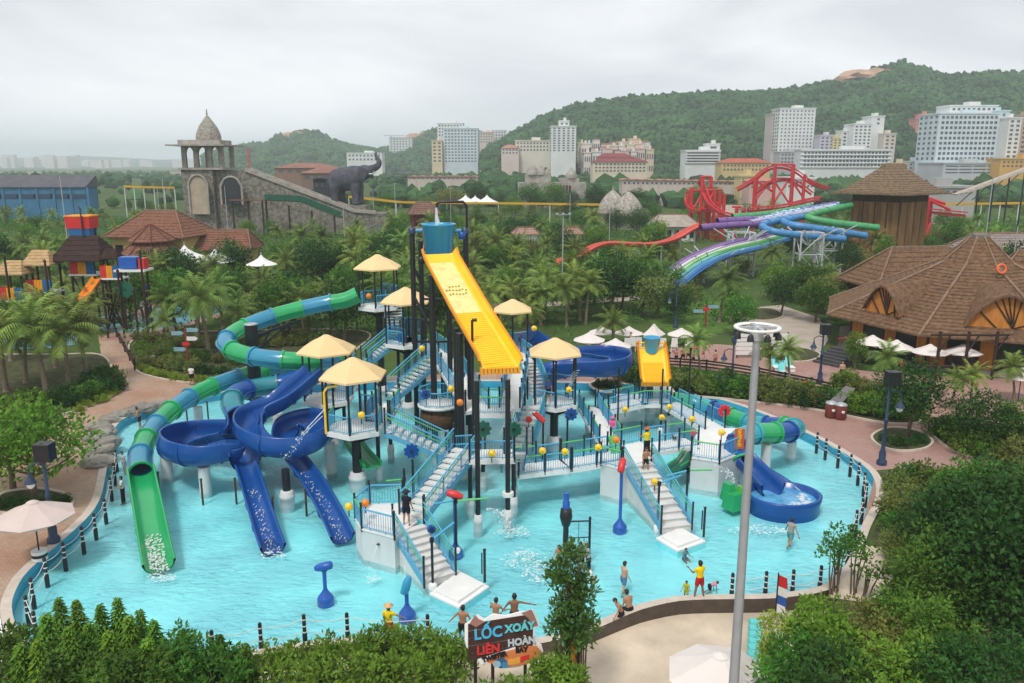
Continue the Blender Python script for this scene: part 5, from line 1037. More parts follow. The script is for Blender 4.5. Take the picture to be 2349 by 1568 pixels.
# ---- rocks at the left edge
for k, (px, py, sx, sy, sz) in enumerate([(228, 985, 1.0, .7, .5), (222, 1010, .9, .7, .55), (245, 1020, .9, .8, .5), (228, 1040, 1.0, .7, .5), (225, 1066, 1.0, .8, .55), (252, 968, .8, .6, .45), (275, 955, .8, .5, .4), (300, 948, .7, .5, .4), (335, 940, .8, .5, .4), (365, 932, .7, .45, .35), (245, 995, .7, .6, .4)]):
    g_ = G(px, py, 0); m = MB(); m.ico((g_.x, g_.y, .12), 1, 0, 3, .10, 60 + k, (sx, sy, sz))
    for i, v in enumerate(m.v): nn = mnoise.noise(V(v) * 1.7); m.v[i] = (v[0] + nn * .15, v[1], max(-.3, v[2] + nn * .25 if v[2] < .45 else .45 + nn * .15))
    m.s = [False] * len(m.s); tag(m.build('rock', STONE), 'grey flat boulder on the left pool edge, ' + ORD[k] + ' of the pile', 'rock', 'boulders piled on the left pool edge')
# ---- parasols
def umbrella(label, c, r, h, mat=CLOTHW, n_=8, base=True, grp='white parasols', rise=.42, ph=.2, ground=0):
    th = T('parasol', label, 'parasol', (c[0], c[1], ground), grp); m = MB(); top = h + r * rise; vs = []
    for k in range(n_): a = 2 * pi * k / n_ + ph; vs += [(c[0] + r * cos(a), c[1] + r * sin(a), h), (c[0] + r * .5 * cos(a), c[1] + r * .5 * sin(a), h + (top - h) * .47), (c[0] + r * .12 * cos(a), c[1] + r * .12 * sin(a), top - .05)]
    fs = []
    for k in range(n_):
        j = (k + 1) % n_; fs += [(k * 3, j * 3, j * 3 + 1, k * 3 + 1), (k * 3 + 1, j * 3 + 1, j * 3 + 2, k * 3 + 2)]
        a = pi * (2 * k + 1) / n_ + ph; b = len(vs); vs.append((c[0] + r * .955 * cos(pi / n_) * cos(a), c[1] + r * .955 * cos(pi / n_) * sin(a), h - .14)); fs.append((k * 3, b, j * 3))
    m.add(vs, fs); o = m.build('canopy', mat, th); m = MB(); m.lathe((c[0], c[1], top - .06), [(r * .16, 0), (r * .1, .06), (0, .12)], 8); m.build('vent_cap', mat, o)
    m = MB(); m.tube([(c[0], c[1], ground), (c[0], c[1], top - .03)], .035, 8); m.build('pole', BLACK, th)
    m = MB()
    for k in range(n_): a = 2 * pi * k / n_ + ph; m.tube([(c[0], c[1], top - .12), (c[0] + r * .98 * cos(a), c[1] + r * .98 * sin(a), h - .02)], .012, 4)
    m.build('rib', BLACK, th)
    if base:
        for z, mt in ((.0, WHITE), (.16, BLACK), (.3, WHITE)): m = MB(); m.lathe((c[0], c[1], ground + z), [(.34, 0), (.34, .15)], 14); m.build('weight_disc', mt, th)
    return th
PINKC = M('pinkish_canvas', (.60, .50, .46), .75, .06, 1)
g_ = G(92, 1283); umbrella('large pinkish white parasol with a striped base at the left pool edge', (g_.x, g_.y), 1.75, 2.15, PINKC, grp=None)
g_ = G(1650, 1550, 1.5); umbrella('white parasol at the bottom edge of the picture on the terrace', (g_.x, g_.y), 1.75, 1.55, CLOTHW, 8, grp=None, ground=TZ)
for k, (px, py, r, n_) in enumerate([(1380, 752, 1.35, 8), (1443, 754, 1.5, 8), (1500, 757, 1.3, 4), (1563, 757, 1.45, 8), (1412, 782, 1.5, 8), (1352, 768, 1.5, 8), (1396, 791, 1.35, 8)]):
    c = W(px, py, 78 - k if k > 3 else 82); umbrella('white parasol on the far plaza, ' + ['far left', 'behind the palm', 'steep pointed one', 'far right', 'right one of the front pair', 'left one half behind leaves', 'closest of the front pair'][k], (c.x, c.y), r, c.z - .5, CLOTHW, n_, False, 'white parasols on the far plaza', .45 if n_ == 8 else .8)
for k, (px, py, zc) in enumerate([(2205, 835, 70), (2130, 830, 70), (2050, 858, 72), (1995, 850, 74), (2340, 885, 62)]):
    c = W(px, py, zc); umbrella('white parasol in front of the thatched restaurant, ' + ORD[k] + ' from the ' + ('middle' if k < 2 else 'side'), (c.x, c.y), 1.6, max(2.0, c.z - .4), CLOTHW, 8, False, 'white parasols by the restaurant')
# white chairs
CH = P0('garden_chair', 'x', 'chair', 'white plastic chairs on the far plaza'); m = MB(); m.box((0, 0, .42), (.5, .5, .05)); m.build('seat', WHITE, CH); m = MB(); m.box((0, .24, .75), (.5, .06, .65), 0, 0, .8); m.build('backrest', WHITE, CH)
for x, y in ((-.2, -.2), (.2, -.2), (-.2, .2), (.2, .2)): m = MB(); m.tube([(x, y, 0), (x, y, .42)], .025, 5); m.build('leg', WHITE, CH)
for k, (px, py, rz) in enumerate([(1451, 806, 3), (1463, 806, 3.2), (1546, 808, 3), (1580, 806, 3.2), (1520, 808, 3), (1440, 808, 2.8)]): dup(CH, G(px, py), rz, 1.35, 'white garden chair on the far plaza, ' + ORD[k] + ' in the row')
drop(CH)
# ---- lamps
def floodpole(label, px, py_top, zc, r0, r1, ring=None, heads=0, ground=0.0, mat=STEEL):
    c = W(px, py_top, zc); th = T('lamp_pole', label, 'lamp pole', (c.x, c.y, ground), 'steel lamp poles of the park'); m = MB(); m.tube([V((c.x, c.y, ground)).lerp(V((c.x, c.y, c.z)), f) for f in (0, .33, .66, 1)], [r0, r0 + (r1 - r0) * .33, r0 + (r1 - r0) * .66, r1], 14 if r0 > .1 else 7); m.build('pole', mat, th)
    if ring:
        m = MB(); m.lathe((c.x, c.y, c.z), [(ring - .12, 0), (ring - .08, .03), (ring, .04), (ring + .02, .0), (ring - .02, -.04), (ring - .1, -.03), (ring - .12, 0)], 36, capt=False); m.build('ring', WHITE, th)
        m = MB(); m.beam((c.x - ring, c.y, c.z), (c.x + ring, c.y, c.z), .12, .06); m.beam((c.x, c.y - ring, c.z), (c.x, c.y + ring, c.z), .12, .06); m.lathe((c.x, c.y, c.z - .1), [(.15, -.25), (.19, 0), (.1, .16)], 14); m.build('spider_arm', STEEL, th)
        for k in range(8): a = 2 * pi * k / 8 + .2; m = MB(); m.lathe((c.x + ring * .93 * cos(a), c.y + ring * .93 * sin(a), c.z - .2), [(.1, -.08), (.08, .05), (.03, .12)], 8); m.build('spotlight', BLACK, th)
    if heads:
        m = MB(); m.beam((c.x - .8, c.y, c.z), (c.x + .8, c.y, c.z), .08, .08); m.build('crossarm', STEEL, th)
        for k in range(heads): m = MB(); m.box((c.x - .75 + 1.5 * k / max(1, heads - 1), c.y - .1, c.z + .12), (.3, .35, .2)); m.build('floodlight', STEEL, th)
    return th
floodpole('tall grey foreground lamp pole with a white ring of spotlights on top', 1738, 752, 22.0, .165, .10, .62, ground=TZ, mat=M('grey_pole', (.30, .32, .34), .45, .12, 1.2, metal=.2))
for k, (px, py, zc, hd, lb) in enumerate([(1292, 493, 96, 3, 'behind the right-hand roofs, beside the palms'), (787, 472, 150, 0, 'above the trees left of the highest roof'), (137, 404, 120, 0, 'in front of the blue warehouse'), (372, 412, 150, 0, 'left of the stone tower'), (515, 428, 170, 0, 'in front of the ramp window'), (905, 420, 190, 0, 'behind the bucket, right of the elephant'), (1033, 432, 200, 1, 'right of the bucket pipe'), (1308, 445, 190, 0, 'left of the lattice domes'), (1400, 455, 150, 0, 'before the lattice domes'), (1715, 440, 170, 0, 'between the red coaster frames'), (2278, 410, 110, 0, 'at the right edge beyond the restaurant'), (855, 435, 210, 0, 'beside the elephant'), (2335, 520, 100, 0, 'right of the restaurant roof'), (1605, 450, 200, 0, 'left of the red coaster box'), (360, 430, 190, 0, 'second one left of the stone tower')]):
    floodpole('slim grey lamp pole ' + lb, px, py, zc, .09, .06, None, hd)
def street_lamp(label, px, py, h, box=False, lant=-1, lower=.62):
    g_ = G(px, py); th = T('street_lamp', label, 'street lamp', g_, 'navy blue street lamps'); x, y = g_.x, g_.y
    m = MB(); m.lathe((x, y, 0), [(.30, 0), (.30, .25), (.2, .35), (.2, .8), (.13, .95), (.10, 1.6), (.085, h * .45), (.13, h * .46), (.13, h * .49), (.085, h * .5), (.07, h)], 12); m.build('post_shaft', NAVY, th)
    m = MB(); q = [V((x, y, h * .78)), V((x + lant * .4, y, h * .80)), V((x + lant * .75, y, h * .76)), V((x + lant * .75, y, h * .70))]; m.tube(q, .04, 6); m.build('bracket', NAVY, th)
    e = q[-1]; m = MB(); m.lathe(e, [(.28, -.5), (.26, -.42), (.1, -.2), (.06, 0)], 12); o = m.build('lantern', NAVY, th); m = MB(); m.lathe(e, [(.05, -.78), (.16, -.7), (.2, -.5)], 12); m.build('globe', M('lamp_globe', (.85, .85, .82), .3), o)
    if box: m = MB(); m.box((x + .12, y, h - .45), (.75, .6, .85)); m.build('speaker_box', BLACK, th)
    else: m = MB(); m.lathe((x, y, h), [(.2, -.3), (.22, .1), (.1, .3), (0, .45)], 10); m.build('top_lantern', NAVY, th)
    return th
street_lamp('navy lamp post with a black speaker box at the left pool edge', 124, 1245, 5.1, True, -1)
street_lamp('navy lamp post with a hanging lantern on the right-hand walkway', 2022, 1066, 5.9, True, 1)
street_lamp('navy lamp post behind the hedge by the lazy river', 1678, 885, 3.9)
street_lamp('navy lamp post left of the restaurant steps', 1880, 878, 5.0, True)
street_lamp('navy lamp post among the lawn palms', 1549, 752, 5.0); street_lamp('navy lamp post beside the left side pool', 345, 752, 4.5)
street_lamp('navy lamp post beside the rocks behind the left pools', 2100, 760, 4.5)
# ---- bins and small canopy on the walkway
for k, (px, py) in enumerate([(1905, 958), (1927, 962)]):
    g_ = G(px, py); th = T('litter_bin', ('left' if k == 0 else 'right') + ' one of the two red brown litter bins on the walkway', 'litter bin', g_, 'litter bins'); m = MB(); m.lathe(g_, [(.34, 0), (.4, .1), (.42, .95), (.4, 1.0)], 14); m.build('drum', M('bin_red', (.18, .05, .04), .6, .2, 3), th); m = MB(); m.lathe(g_ + U * 1.05, [(.42, 0), (.4, .1), (.1, .2)], 14); m.build('lid', STEEL, th); m = MB(); m.lathe(g_ + V((0, -.43, .65)), [(.1, -.08), (.12, 0), (.1, .08)], 8); m.build('badge', WHITE, th)
g_ = G(1930, 935); th = T('lean_to_canopy', 'small dark slanting canopy above the litter bins', 'canopy', g_); m = MB()
cv = [W(1905, 918, 58.5), W(1932, 923, 58), W(1962, 892, 61), W(1940, 885, 62)]; m.add([*cv, *[p - U * .1 for p in cv]], [(0, 1, 2, 3), (7, 6, 5, 4), (0, 4, 5, 1), (1, 5, 6, 2), (2, 6, 7, 3), (3, 7, 4, 0)]); m.build('sloping_board', M('slate_board', (.16, .15, .15), .7), th)
for p in cv: m = MB(); m.tube([(p.x, p.y, 0), p], .05, 6); m.build('canopy_post', WOODD, th)
# ---- painted name board at the front
def text(body, size, mat, par, loc, tilt, depth=.012, name='lettering', sx=1.0, rx=radians(78)):
    cu = bpy.data.curves.new('t', 'FONT'); cu.body = body; cu.size = size; cu.extrude = depth; cu.offset = .016; cu.shear = .12; cu.resolution_u = 3
    ob = bpy.data.objects.new('t', cu); C.objects.link(ob); dg = bpy.context.evaluated_depsgraph_get(); me = bpy.data.meshes.new_from_object(ob.evaluated_get(dg)); bpy.data.objects.remove(ob)
    o = bpy.data.objects.new(name, me); me.materials.clear(); me.materials.append(mat); C.objects.link(o); o.parent = par; o.location = loc; o.rotation_euler = (rx, -tilt, 0); o.scale = (sx, 1, 1); return o
sc = W(1155, 1462, 27.5); th = T('name_board', 'painted wooden name board with blue and red lettering on posts at the front', 'sign', (sc.x, sc.y, TZ)); SG = 27.5 / F
def s2(px, py, d=0.0): return V(((px - 1155) * SG, -d - (py - 1462) * SG * .2, sc.z - TZ - (py - 1462) * SG * 1.0))
def plate(name, pts, d0, d1, mat):
    k = len(pts); a = [s2(x, y, d0) for x, y in pts]; b = [s2(x, y, d1) for x, y in pts]; m = MB(); m.add(a + b, [tuple(range(k))[::-1], tuple(range(k, 2 * k))] + [(i, (i + 1) % k, k + (i + 1) % k, k + i) for i in range(k)]); o = bpy.data.objects.new(name, m.mesh(name, mat)); C.objects.link(o); o.parent = th; return o
plate('white_backing', [(1066, 1432), (1078, 1424), (1095, 1410), (1112, 1420), (1130, 1408), (1160, 1412), (1190, 1404), (1212, 1402), (1222, 1398), (1230, 1412), (1238, 1432), (1226, 1440), (1226, 1472), (1242, 1478), (1246, 1492), (1236, 1510), (1205, 1522), (1180, 1530), (1150, 1530), (1118, 1514), (1110, 1524), (1094, 1512), (1085, 1500), (1070, 1482), (1066, 1466)], .0, .06, WHITE)
for k in range(5): y0 = 1424 + k * 17; plate('board_plank', [(1074, y0 + 6), (1222, y0 - 17), (1222, y0 - 1.5), (1074, y0 + 21.5)], .06, .085 + .004 * (k % 2), M('sign_plank', (.055, .028, .022), .7, .3, 3))
plate('surfboard', [(1112, 1512), (1130, 1500), (1160, 1490), (1205, 1478), (1230, 1478), (1242, 1490), (1234, 1506), (1210, 1518), (1170, 1524), (1135, 1520)], .095, .125, M('surf_orange', (.62, .20, .07), .4, .1, 2))
plate('surfboard_stripe', [(1165, 1508), (1192, 1502), (1192, 1516), (1165, 1521)], .126, .132, M('surf_yellow', (.75, .36, .06), .4)); plate('surfboard_patch', [(1194, 1502), (1214, 1496), (1214, 1510), (1194, 1515)], .126, .132, RED)
for k, (cxp, cyp, r_) in enumerate([(1150, 1516, 14), (1140, 1518, 9), (1158, 1520, 8)]): plate('painted_wave', [(cxp + r_ * cos(a), cyp + r_ * .85 * sin(a)) for a in [2 * pi * j / 14 for j in range(14)]], .127 + .006 * k, .135 + .006 * k, [M('wave_blue', (.03, .12, .26), .4), M('wave_pale', (.30, .48, .60), .4), M('wave_mid', (.05, .24, .42), .4)][k])
plate('painted_fin', [(1078, 1428), (1090, 1408), (1098, 1418), (1112, 1424), (1092, 1436)], .086, .1, M('fin_brown', (.30, .16, .13), .6)); plate('painted_tail', [(1196, 1404), (1219, 1396), (1226, 1410), (1234, 1432), (1222, 1434), (1212, 1416)], .086, .1, MATS['fin_brown'])
TX = radians(9)
text('LỐC', .50, M('sign_blue', (.05, .38, .60), .4), th, s2(1088, 1464, .11), TX); text('XOÁY', .36, M('sign_teal', (.10, .52, .56), .4), th, s2(1159, 1448, .11), TX)
text('LIÊN', .40, M('sign_red', (.55, .03, .03), .4), th, s2(1094, 1498, .11), TX); text('HOÀN', .32, M('sign_grey', (.45, .50, .53), .4), th, s2(1165, 1479, .11), TX)
plate('white_strip', [(1096, 1508), (1182, 1480), (1184, 1493), (1104, 1520)], .1, .118, WHITE); text('TWISTER', .21, BLACK, th, s2(1108, 1514, .135), TX + .17); text('BAY', .22, BLACK, th, s2(1183, 1492, .14), TX)
for px in (1090, 1130, 1205): q = s2(px, 1500, -.05); m = MB(); m.tube([(q.x, q.y, 0), (q.x, q.y, q.z)], .06, 8); o = bpy.data.objects.new('sign_post', m.mesh('sign_post', BLACK)); C.objects.link(o); o.parent = th
# ---- rolled turquoise mats, feather flag
g_ = G(1730, 1525, TZ + .4); th = T('rolled_mat', 'turquoise padded mat standing in folds on its edge', 'mat', (g_.x, g_.y, TZ)); a = G(1728, 1526, TZ + .35); b = G(1731, 1440, TZ + .35)
for k in range(7): p = a.lerp(b, (k + .5) / 7); m = MB(); m.tube([p + V((-.22, 0, .05 * k)), p + V((.22, 0, .05 * k))], .19, 12); m.build('mat_roll', M('turquoise_vinyl', (.12, .60, .60), .45, .06, 2), th)
m = MB(); m.beam(a + V((.3, -.3, -.3)), b + V((.3, .3, 0)), .06, .5); m.build('mat_board', WOODD, th)
g_ = G(1778, 1420, -.6); th = T('feather_flag', 'striped red white and blue feather flag in the shrubs by the pool', 'flag', g_); m = MB(); m.tube([g_, g_ + U * 2.1], .03, 6); m.build('pole', BLACK, th)
for k, (z0, z1, mt) in enumerate([(1.5, 2.0, RED), (1.1, 1.5, WHITE), (.7, 1.1, CB), (.3, .7, WHITE)]): m = MB(); m.add([g_ + V((.03, 0, z1)), g_ + V((.03, .01, z0)), g_ + V((.45, .05, z0 - .2)), g_ + V((.4, .05, z1 - .2)), g_ + V((.03, .03, z1)), g_ + V((.03, .04, z0)), g_ + V((.45, .08, z0 - .2)), g_ + V((.4, .08, z1 - .2))], [(0, 1, 2, 3), (7, 6, 5, 4), (0, 3, 7, 4), (3, 2, 6, 7)]); m.build('cloth_band', mt, th)
# ---- signposts, life rings, deck chairs
def signpost(label, px, py, h, boards):
    g_ = G(px, py); th = T('direction_sign', label, 'signpost', g_); m = MB(); m.tube([g_, g_ + U * h], .1, 8); m.build('pole', M('rust_red', (.30, .05, .04), .6, .2, 3), th)
    for k, (dx, z, w_, mt) in enumerate(boards): m = MB(); x0 = g_.x + dx; m.add([(x0 - w_ / 2, g_.y - .12, z), (x0 + w_ / 2 - .2, g_.y - .12, z), (x0 + w_ / 2, g_.y - .12, z + .18), (x0 + w_ / 2 - .2, g_.y - .12, z + .36), (x0 - w_ / 2, g_.y - .12, z + .36)] + [(x0 - w_ / 2, g_.y - .06, z), (x0 + w_ / 2 - .2, g_.y - .06, z), (x0 + w_ / 2, g_.y - .06, z + .18), (x0 + w_ / 2 - .2, g_.y - .06, z + .36), (x0 - w_ / 2, g_.y - .06, z + .36)], [(4, 3, 2, 1, 0)[::-1], (5, 6, 7, 8, 9)[::-1]] + [(i, (i + 1) % 5, 5 + (i + 1) % 5, 5 + i) for i in range(5)]); m.build('arrow_board', mt, th)
PALEB = M('pale_blue_board', (.25, .42, .50), .6, .15, 3)
signpost('red post with pale blue direction boards in the left flower bed', 432, 835, 3.3, [(.7, 3.0, 1.1, PALEB), (-.7, 2.7, 1.1, PALEB), (.6, 2.2, 1.0, WHITE), (0, 1.7, .7, RED), (-.6, 1.2, 1.1, PALEB)])
signpost('red post with pale blue direction boards on the lawn', 1618, 752, 2.6, [(-.8, 1.7, 1.3, PALEB), (.8, 2.2, 1.3, PALEB), (0, 1.9, .8, RED)])
for k, (px, py) in enumerate([(1845, 888), (2296, 617)]):
    c = G(px, py, .6) if k == 0 else W(px, py, 74); m = MB(); nn = 18; m.tube([c + V((.38 * cos(2 * pi * i / nn), .12 * sin(2 * pi * i / nn) - .1, .38 * sin(2 * pi * i / nn))) for i in range(nn + 1)], .11, 8, caps=False); tag(m.build('life_ring', M('life_orange', (.75, .13, .03), .5)), 'orange life ring ' + ('on the fence by the lazy river' if k == 0 else 'on the restaurant roof'), 'life ring')
for k, (px, py) in enumerate([(1795, 862), (1812, 850), (1780, 850)]):
    g_ = G(px, py); th = T('deck_chair', 'turquoise and white deck chair by the river palms, ' + ORD[k] + ' one', 'deck chair', g_, 'deck chairs by the river'); m = MB(); m.beam(g_ + V((0, -.6, .35)), g_ + V((0, .3, .35)), .6, .06); m.build('seat', WHITE, th); m = MB(); m.beam(g_ + V((0, .3, .35)), g_ + V((.1, .9, 1.1)), .6, .06); m.build('backrest', M('turquoise_vinyl'), th); m = MB(); m.beam(g_ + V((0, -.55, 0)), g_ + V((0, -.5, .35)), .55, .05); m.build('leg', WHITE, th)
# timber rail beside the lazy river
th = T('timber_fence', 'low dark timber fence along the far bank of the lazy river', 'fence', G(1640, 850)); fp = [G(x, y) for x, y in [(1490, 842), (1560, 845), (1620, 850), (1680, 858), (1740, 868), (1800, 880), (1860, 893), (1910, 906)]]
for p in fp: post(th, p, .95, .08, 'fence_post', WOODD)
for a, b in zip(fp, fp[1:]):
    for z in (.3, .6, .85): m = MB(); m.beam(a + U * z, b + U * z, .08, .14); m.build('fence_rail', WOODD, th)
th = T('timber_fence', 'dark timber fence beside the path at the left', 'fence', G(285, 800)); fp = [G(x, y) for x, y in [(310, 850), (298, 828), (287, 808), (276, 788), (268, 774)]]
for p in fp: post(th, p, 1.0, .09, 'fence_post', WOODD)
for a, b in zip(fp, fp[1:]):
    for z in (.4, .8): m = MB(); m.beam(a + U * z, b + U * z, .1, .16); m.build('fence_rail', WOODD, th)
# ================================================================ thatched and tiled buildings
THATCH = M('brown_shingle', (.165, .098, .058), .95, .45, 2.5, .8, 9); THATCHR = M('red_shingle', (.20, .095, .062), .95, .4, 2.5, .8, 9); STRAW = M('straw_thatch', (.46, .31, .16), .95, .25, 2.5, .8, 9); STRAWD = M('old_thatch', (.20, .14, .09), .95, .4, 2, .9, 8)
def courses(par, ring0, ring1, n_, mat, curve=1.0, th_=.12, name='shingle_course', sides=None, cap=False):
    """rows of shingles between an eave ring and an upper ring, each row a little proud of the one above"""
    k = len(ring0)
    at = lambda i, f: V(ring0[i]).lerp(V(ring1[i]), f) - V((0, 0, (V(ring1[i]).z - V(ring0[i]).z) * (f - f ** curve)))
    for r in range(n_):
        f0, f1 = r / n_, (r + 1.15) / n_; f1 = min(1, f1); m = MB(); rs = random.Random(r); nsub = 10
        for i in (sides if sides is not None else range(k)):
            j = (i + 1) % k; a0, b0, a1, b1 = at(i, f0), at(j, f0), at(i, f1), at(j, f1); vs = []
            for q in range(nsub + 1):
                u = q / nsub; e = V((0, 0, -rs.uniform(0, .05))); lo = a0.lerp(b0, u) + e; hi = a1.lerp(b1, u); vs += [lo - U * th_ * .3, lo + U * th_, hi + U * th_ * .1]
            m.add(vs, [f for q in range(nsub) for f in ((q * 3, q * 3 + 1, q * 3 + 4, q * 3 + 3)[::-1], (q * 3 + 1, q * 3 + 2, q * 3 + 5, q * 3 + 4)[::-1])])
        m.build(name, mat, par)
# restaurant
RC = V((45.4, 78.6, 0)); th = T('thatched_restaurant', 'large octagonal restaurant with a brown shingle roof and lantern roof on top', 'restaurant', RC)
oct_ = lambda r, z, n_=8, ph=0: [(RC.x + r * cos(2 * pi * k / n_ + ph), RC.y + r * sin(2 * pi * k / n_ + ph), z) for k in range(n_)]
courses(th, oct_(14.2, 3.3), oct_(2.9, 8.6), 22, THATCH, 1.0, .13); m = MB(); m.lathe(RC + U * 8.1, [(2.3, 0), (2.3, .7)], 8); m.build('lantern_wall', WOODD, th)
courses(th, oct_(3.5, 8.3), oct_(.8, 10.9), 8, THATCH, 1.0, .12, 'lantern_course'); m = MB(); m.box(RC + U * 11.0, (1.4, 1.1, .5)); m.build('lantern_cap', STONE, th)
for k in range(8): a = oct_(14.25, 3.35)[k]; b = oct_(2.9, 8.75)[k]; m = MB(); m.tube([a, b], .13, 6); m.build('hip_ridge', WOODM if False else M('ridge_timber', (.24, .16, .11), .8, .3, 2), th); a = oct_(3.5, 8.4)[k]; b = oct_(.8, 11.05)[k]; m = MB(); m.tube([a, b], .09, 6); m.build('hip_ridge', M('ridge_timber'), th)
AMB = M('amber_timber', (.50, .20, .045), .6, .25, 1.5, .3, stretch=(3, 3, .4))
for k in range(8):                                  # walls: posts, amber panels, dark openings
    a = V(oct_(11.6, 0)[k]); b = V(oct_(11.6, 0)[(k + 1) % 8])
    for f0, f1, mt, nm in ((0, .18, AMB, 'wall_panel'), (.18, .45, M('dark_glass', (.02, .022, .025), .2, .2, 1), 'window'), (.45, .62, AMB, 'wall_panel'), (.62, .86, M('dark_glass'), 'window'), (.86, 1, AMB, 'wall_panel')):
        p, q = a.lerp(b, f0 + .01), a.lerp(b, f1 - .01); m = MB(); m.beam(p + U * 1.9, q + U * 1.9, .14 if nm == 'wall_panel' else .06, 3.7); m.build(nm, mt, th)
    for f in (0, .18, .45, .62, .86): p = a.lerp(b, f); m = MB(); m.tube([p, p + U * 4.2], .14, 6); m.build('wall_post', WOODD, th)
m = MB(); m.prism([(p[0], p[1]) for p in oct_(12.8, 0)], -.02, .25); m.build('plinth', STONE, th)
def dormer(k, f, up, wd, ht):
    a = V(oct_(14.2, 3.3)[k]); b = V(oct_(14.2, 3.3)[(k + 1) % 8]); a2 = V(oct_(2.9, 8.6)[k]); b2 = V(oct_(2.9, 8.6)[(k + 1) % 8]); e = a.lerp(b, f); t2 = a2.lerp(b2, f); base = e.lerp(t2, up); tx = (b - a).normalized(); inn = V((t2.x - e.x, t2.y - e.y, 0)).normalized()
    o_ = base + U * .1; arch = [(wd * (-1 + 2 * i / 12), ht * (1 - abs(-1 + 2 * i / 12) ** 1.8)) for i in range(13)]; pts = [o_ + tx * x + U * z for x, z in arch]; back = [o_ + tx * x * .75 + U * (z * 1.0 + ht * .15) + inn * (2.6 + ht) for x, z in arch]
    m = MB(); m.add([p + U * .16 - inn * .5 for p in pts] + [p + U * .1 for p in back], [(i, i + 1, 14 + i, 13 + i) for i in range(12)]); m.add([p + U * .16 - inn * .5 for p in pts] + [p - U * .05 - inn * .5 for p in pts], [(i, 13 + i, 14 + i, i + 1) for i in range(12)]); m.build('dormer_roof', THATCH, th)
    m = MB(); m.add(pts, [tuple(range(13))]); o = m.build('dormer_wall', AMB, th)
    for i0, i1 in ((1, 4), (4, 6), (6, 8), (8, 11)):
        x0 = wd * (-1 + 2 * i0 / 12); m = MB(); m.tube([o_ + tx * (wd * (-.6 + .4 * ((i0 + i1) % 4))) - inn * .06, pts[i0 + 1] - inn * .06], .06, 5); m.tube([o_ + tx * (wd * (.2)) - inn * .06, pts[i1] - inn * .06], .06, 5); m.build('dormer_timber', WOODD, o)
dormer(4, .5, .15, 2.2, 2.6); dormer(5, .62, .15, 3.1, 2.8)
# its wing behind
def hall(label, c, ln_, wd, ez, rz_, ridge, rot, mat, wall, nrow=9, name='thatched_hall', over=1.0, ridge_z=None, cat='building', grp=None, wallh=None):
    th = T(name, label, cat, (c[0], c[1], 0), grp); R = Matrix.Rotation(rot, 3, 'Z'); P2 = lambda x, y, z: tuple(V((c[0], c[1], 0)) + R @ V((x, y, z)))
    r0 = [P2(-ln_ / 2, -wd / 2, ez), P2(ln_ / 2, -wd / 2, ez), P2(ln_ / 2, wd / 2, ez), P2(-ln_ / 2, wd / 2, ez)]; r1 = [P2(-ridge / 2, -.1, rz_), P2(ridge / 2, -.1, rz_), P2(ridge / 2, .1, rz_), P2(-ridge / 2, .1, rz_)]
    courses(th, r0, r1, nrow, mat, 1.12, .15); m = MB(); m.beam(P2(-ridge / 2, 0, rz_ + .1), P2(ridge / 2, 0, rz_ + .1), .4, .3)
    for k in range(4): m.tube([V(r0[k]) + U * .12, V(r1[k]) + U * .12], .12, 5)
    m.build('ridge_roll', M('ridge_timber'), th)
    wl_, ww = ln_ / 2 - over, wd / 2 - over; m = MB(); m.prism([P2(-wl_, -ww, 0)[:2], P2(wl_, -ww, 0)[:2], P2(wl_, ww, 0)[:2], P2(-wl_, ww, 0)[:2]], 0, ez + .1); m.build('wall', wall, th)
    for k in range(5):
        x = -wl_ + (k + .5) * 2 * wl_ / 5; m = MB(); m.beam(P2(x - wl_ / 9, -ww - .03, ez * .5), P2(x + wl_ / 9, -ww - .03, ez * .5), .08, ez * .55); m.build('window', M('dark_glass'), th)
    return th
hall('long shingled wing behind the octagonal restaurant', (47.0, 93), 15, 9, 4.4, 8.4, 7, .12, THATCH, WOODD); hall('second shingled wing at the far right of the restaurant', (58, 84), 16, 9, 4.5, 8.8, 9, -.4, THATCH, WOODD)
fs_ = G(1905, 835); th = T('entrance_steps', 'dark stone steps leading up to the restaurant terrace', 'steps', fs_)
for k in range(6): m = MB(); m.box((fs_.x + k * .42, fs_.y + k * .3, .1 + .09 * k), (1.6, 2.6, .2 + .18 * k), .6); m.build('step', M('dark_stone', (.07, .07, .075), .7, .2, 2), th)
panel(th, fs_ + V((1.5, 2.5, .8)), fs_ + V((4.5, 3.5, .8)), 1.0, RED, M('maroon_rail', (.12, .03, .03), .6))
# raft/pergola in front of the restaurant
g_ = G(2210, 872); th = T('timber_pergola', 'dark timber pergola frame in front of the restaurant', 'pergola', g_)
for dx in (-2.4, 0, 2.4): m = MB(); m.tube([g_ + V((dx, 0, 0)), g_ + V((dx, 0, 4.2))], .13, 6); m.build('post', WOODD, th); m = MB(); m.tube([g_ + V((dx, 0, 2.4)), g_ + V((dx + .9, 0, 3.9))], .08, 5); m.build('brace', WOODD, th)
for z in (1.2, 3.9): m = MB(); m.tube([g_ + V((-3.2, 0, z)), g_ + V((3.4, 0, z))], .1, 6); m.build('beam', WOODD, th)
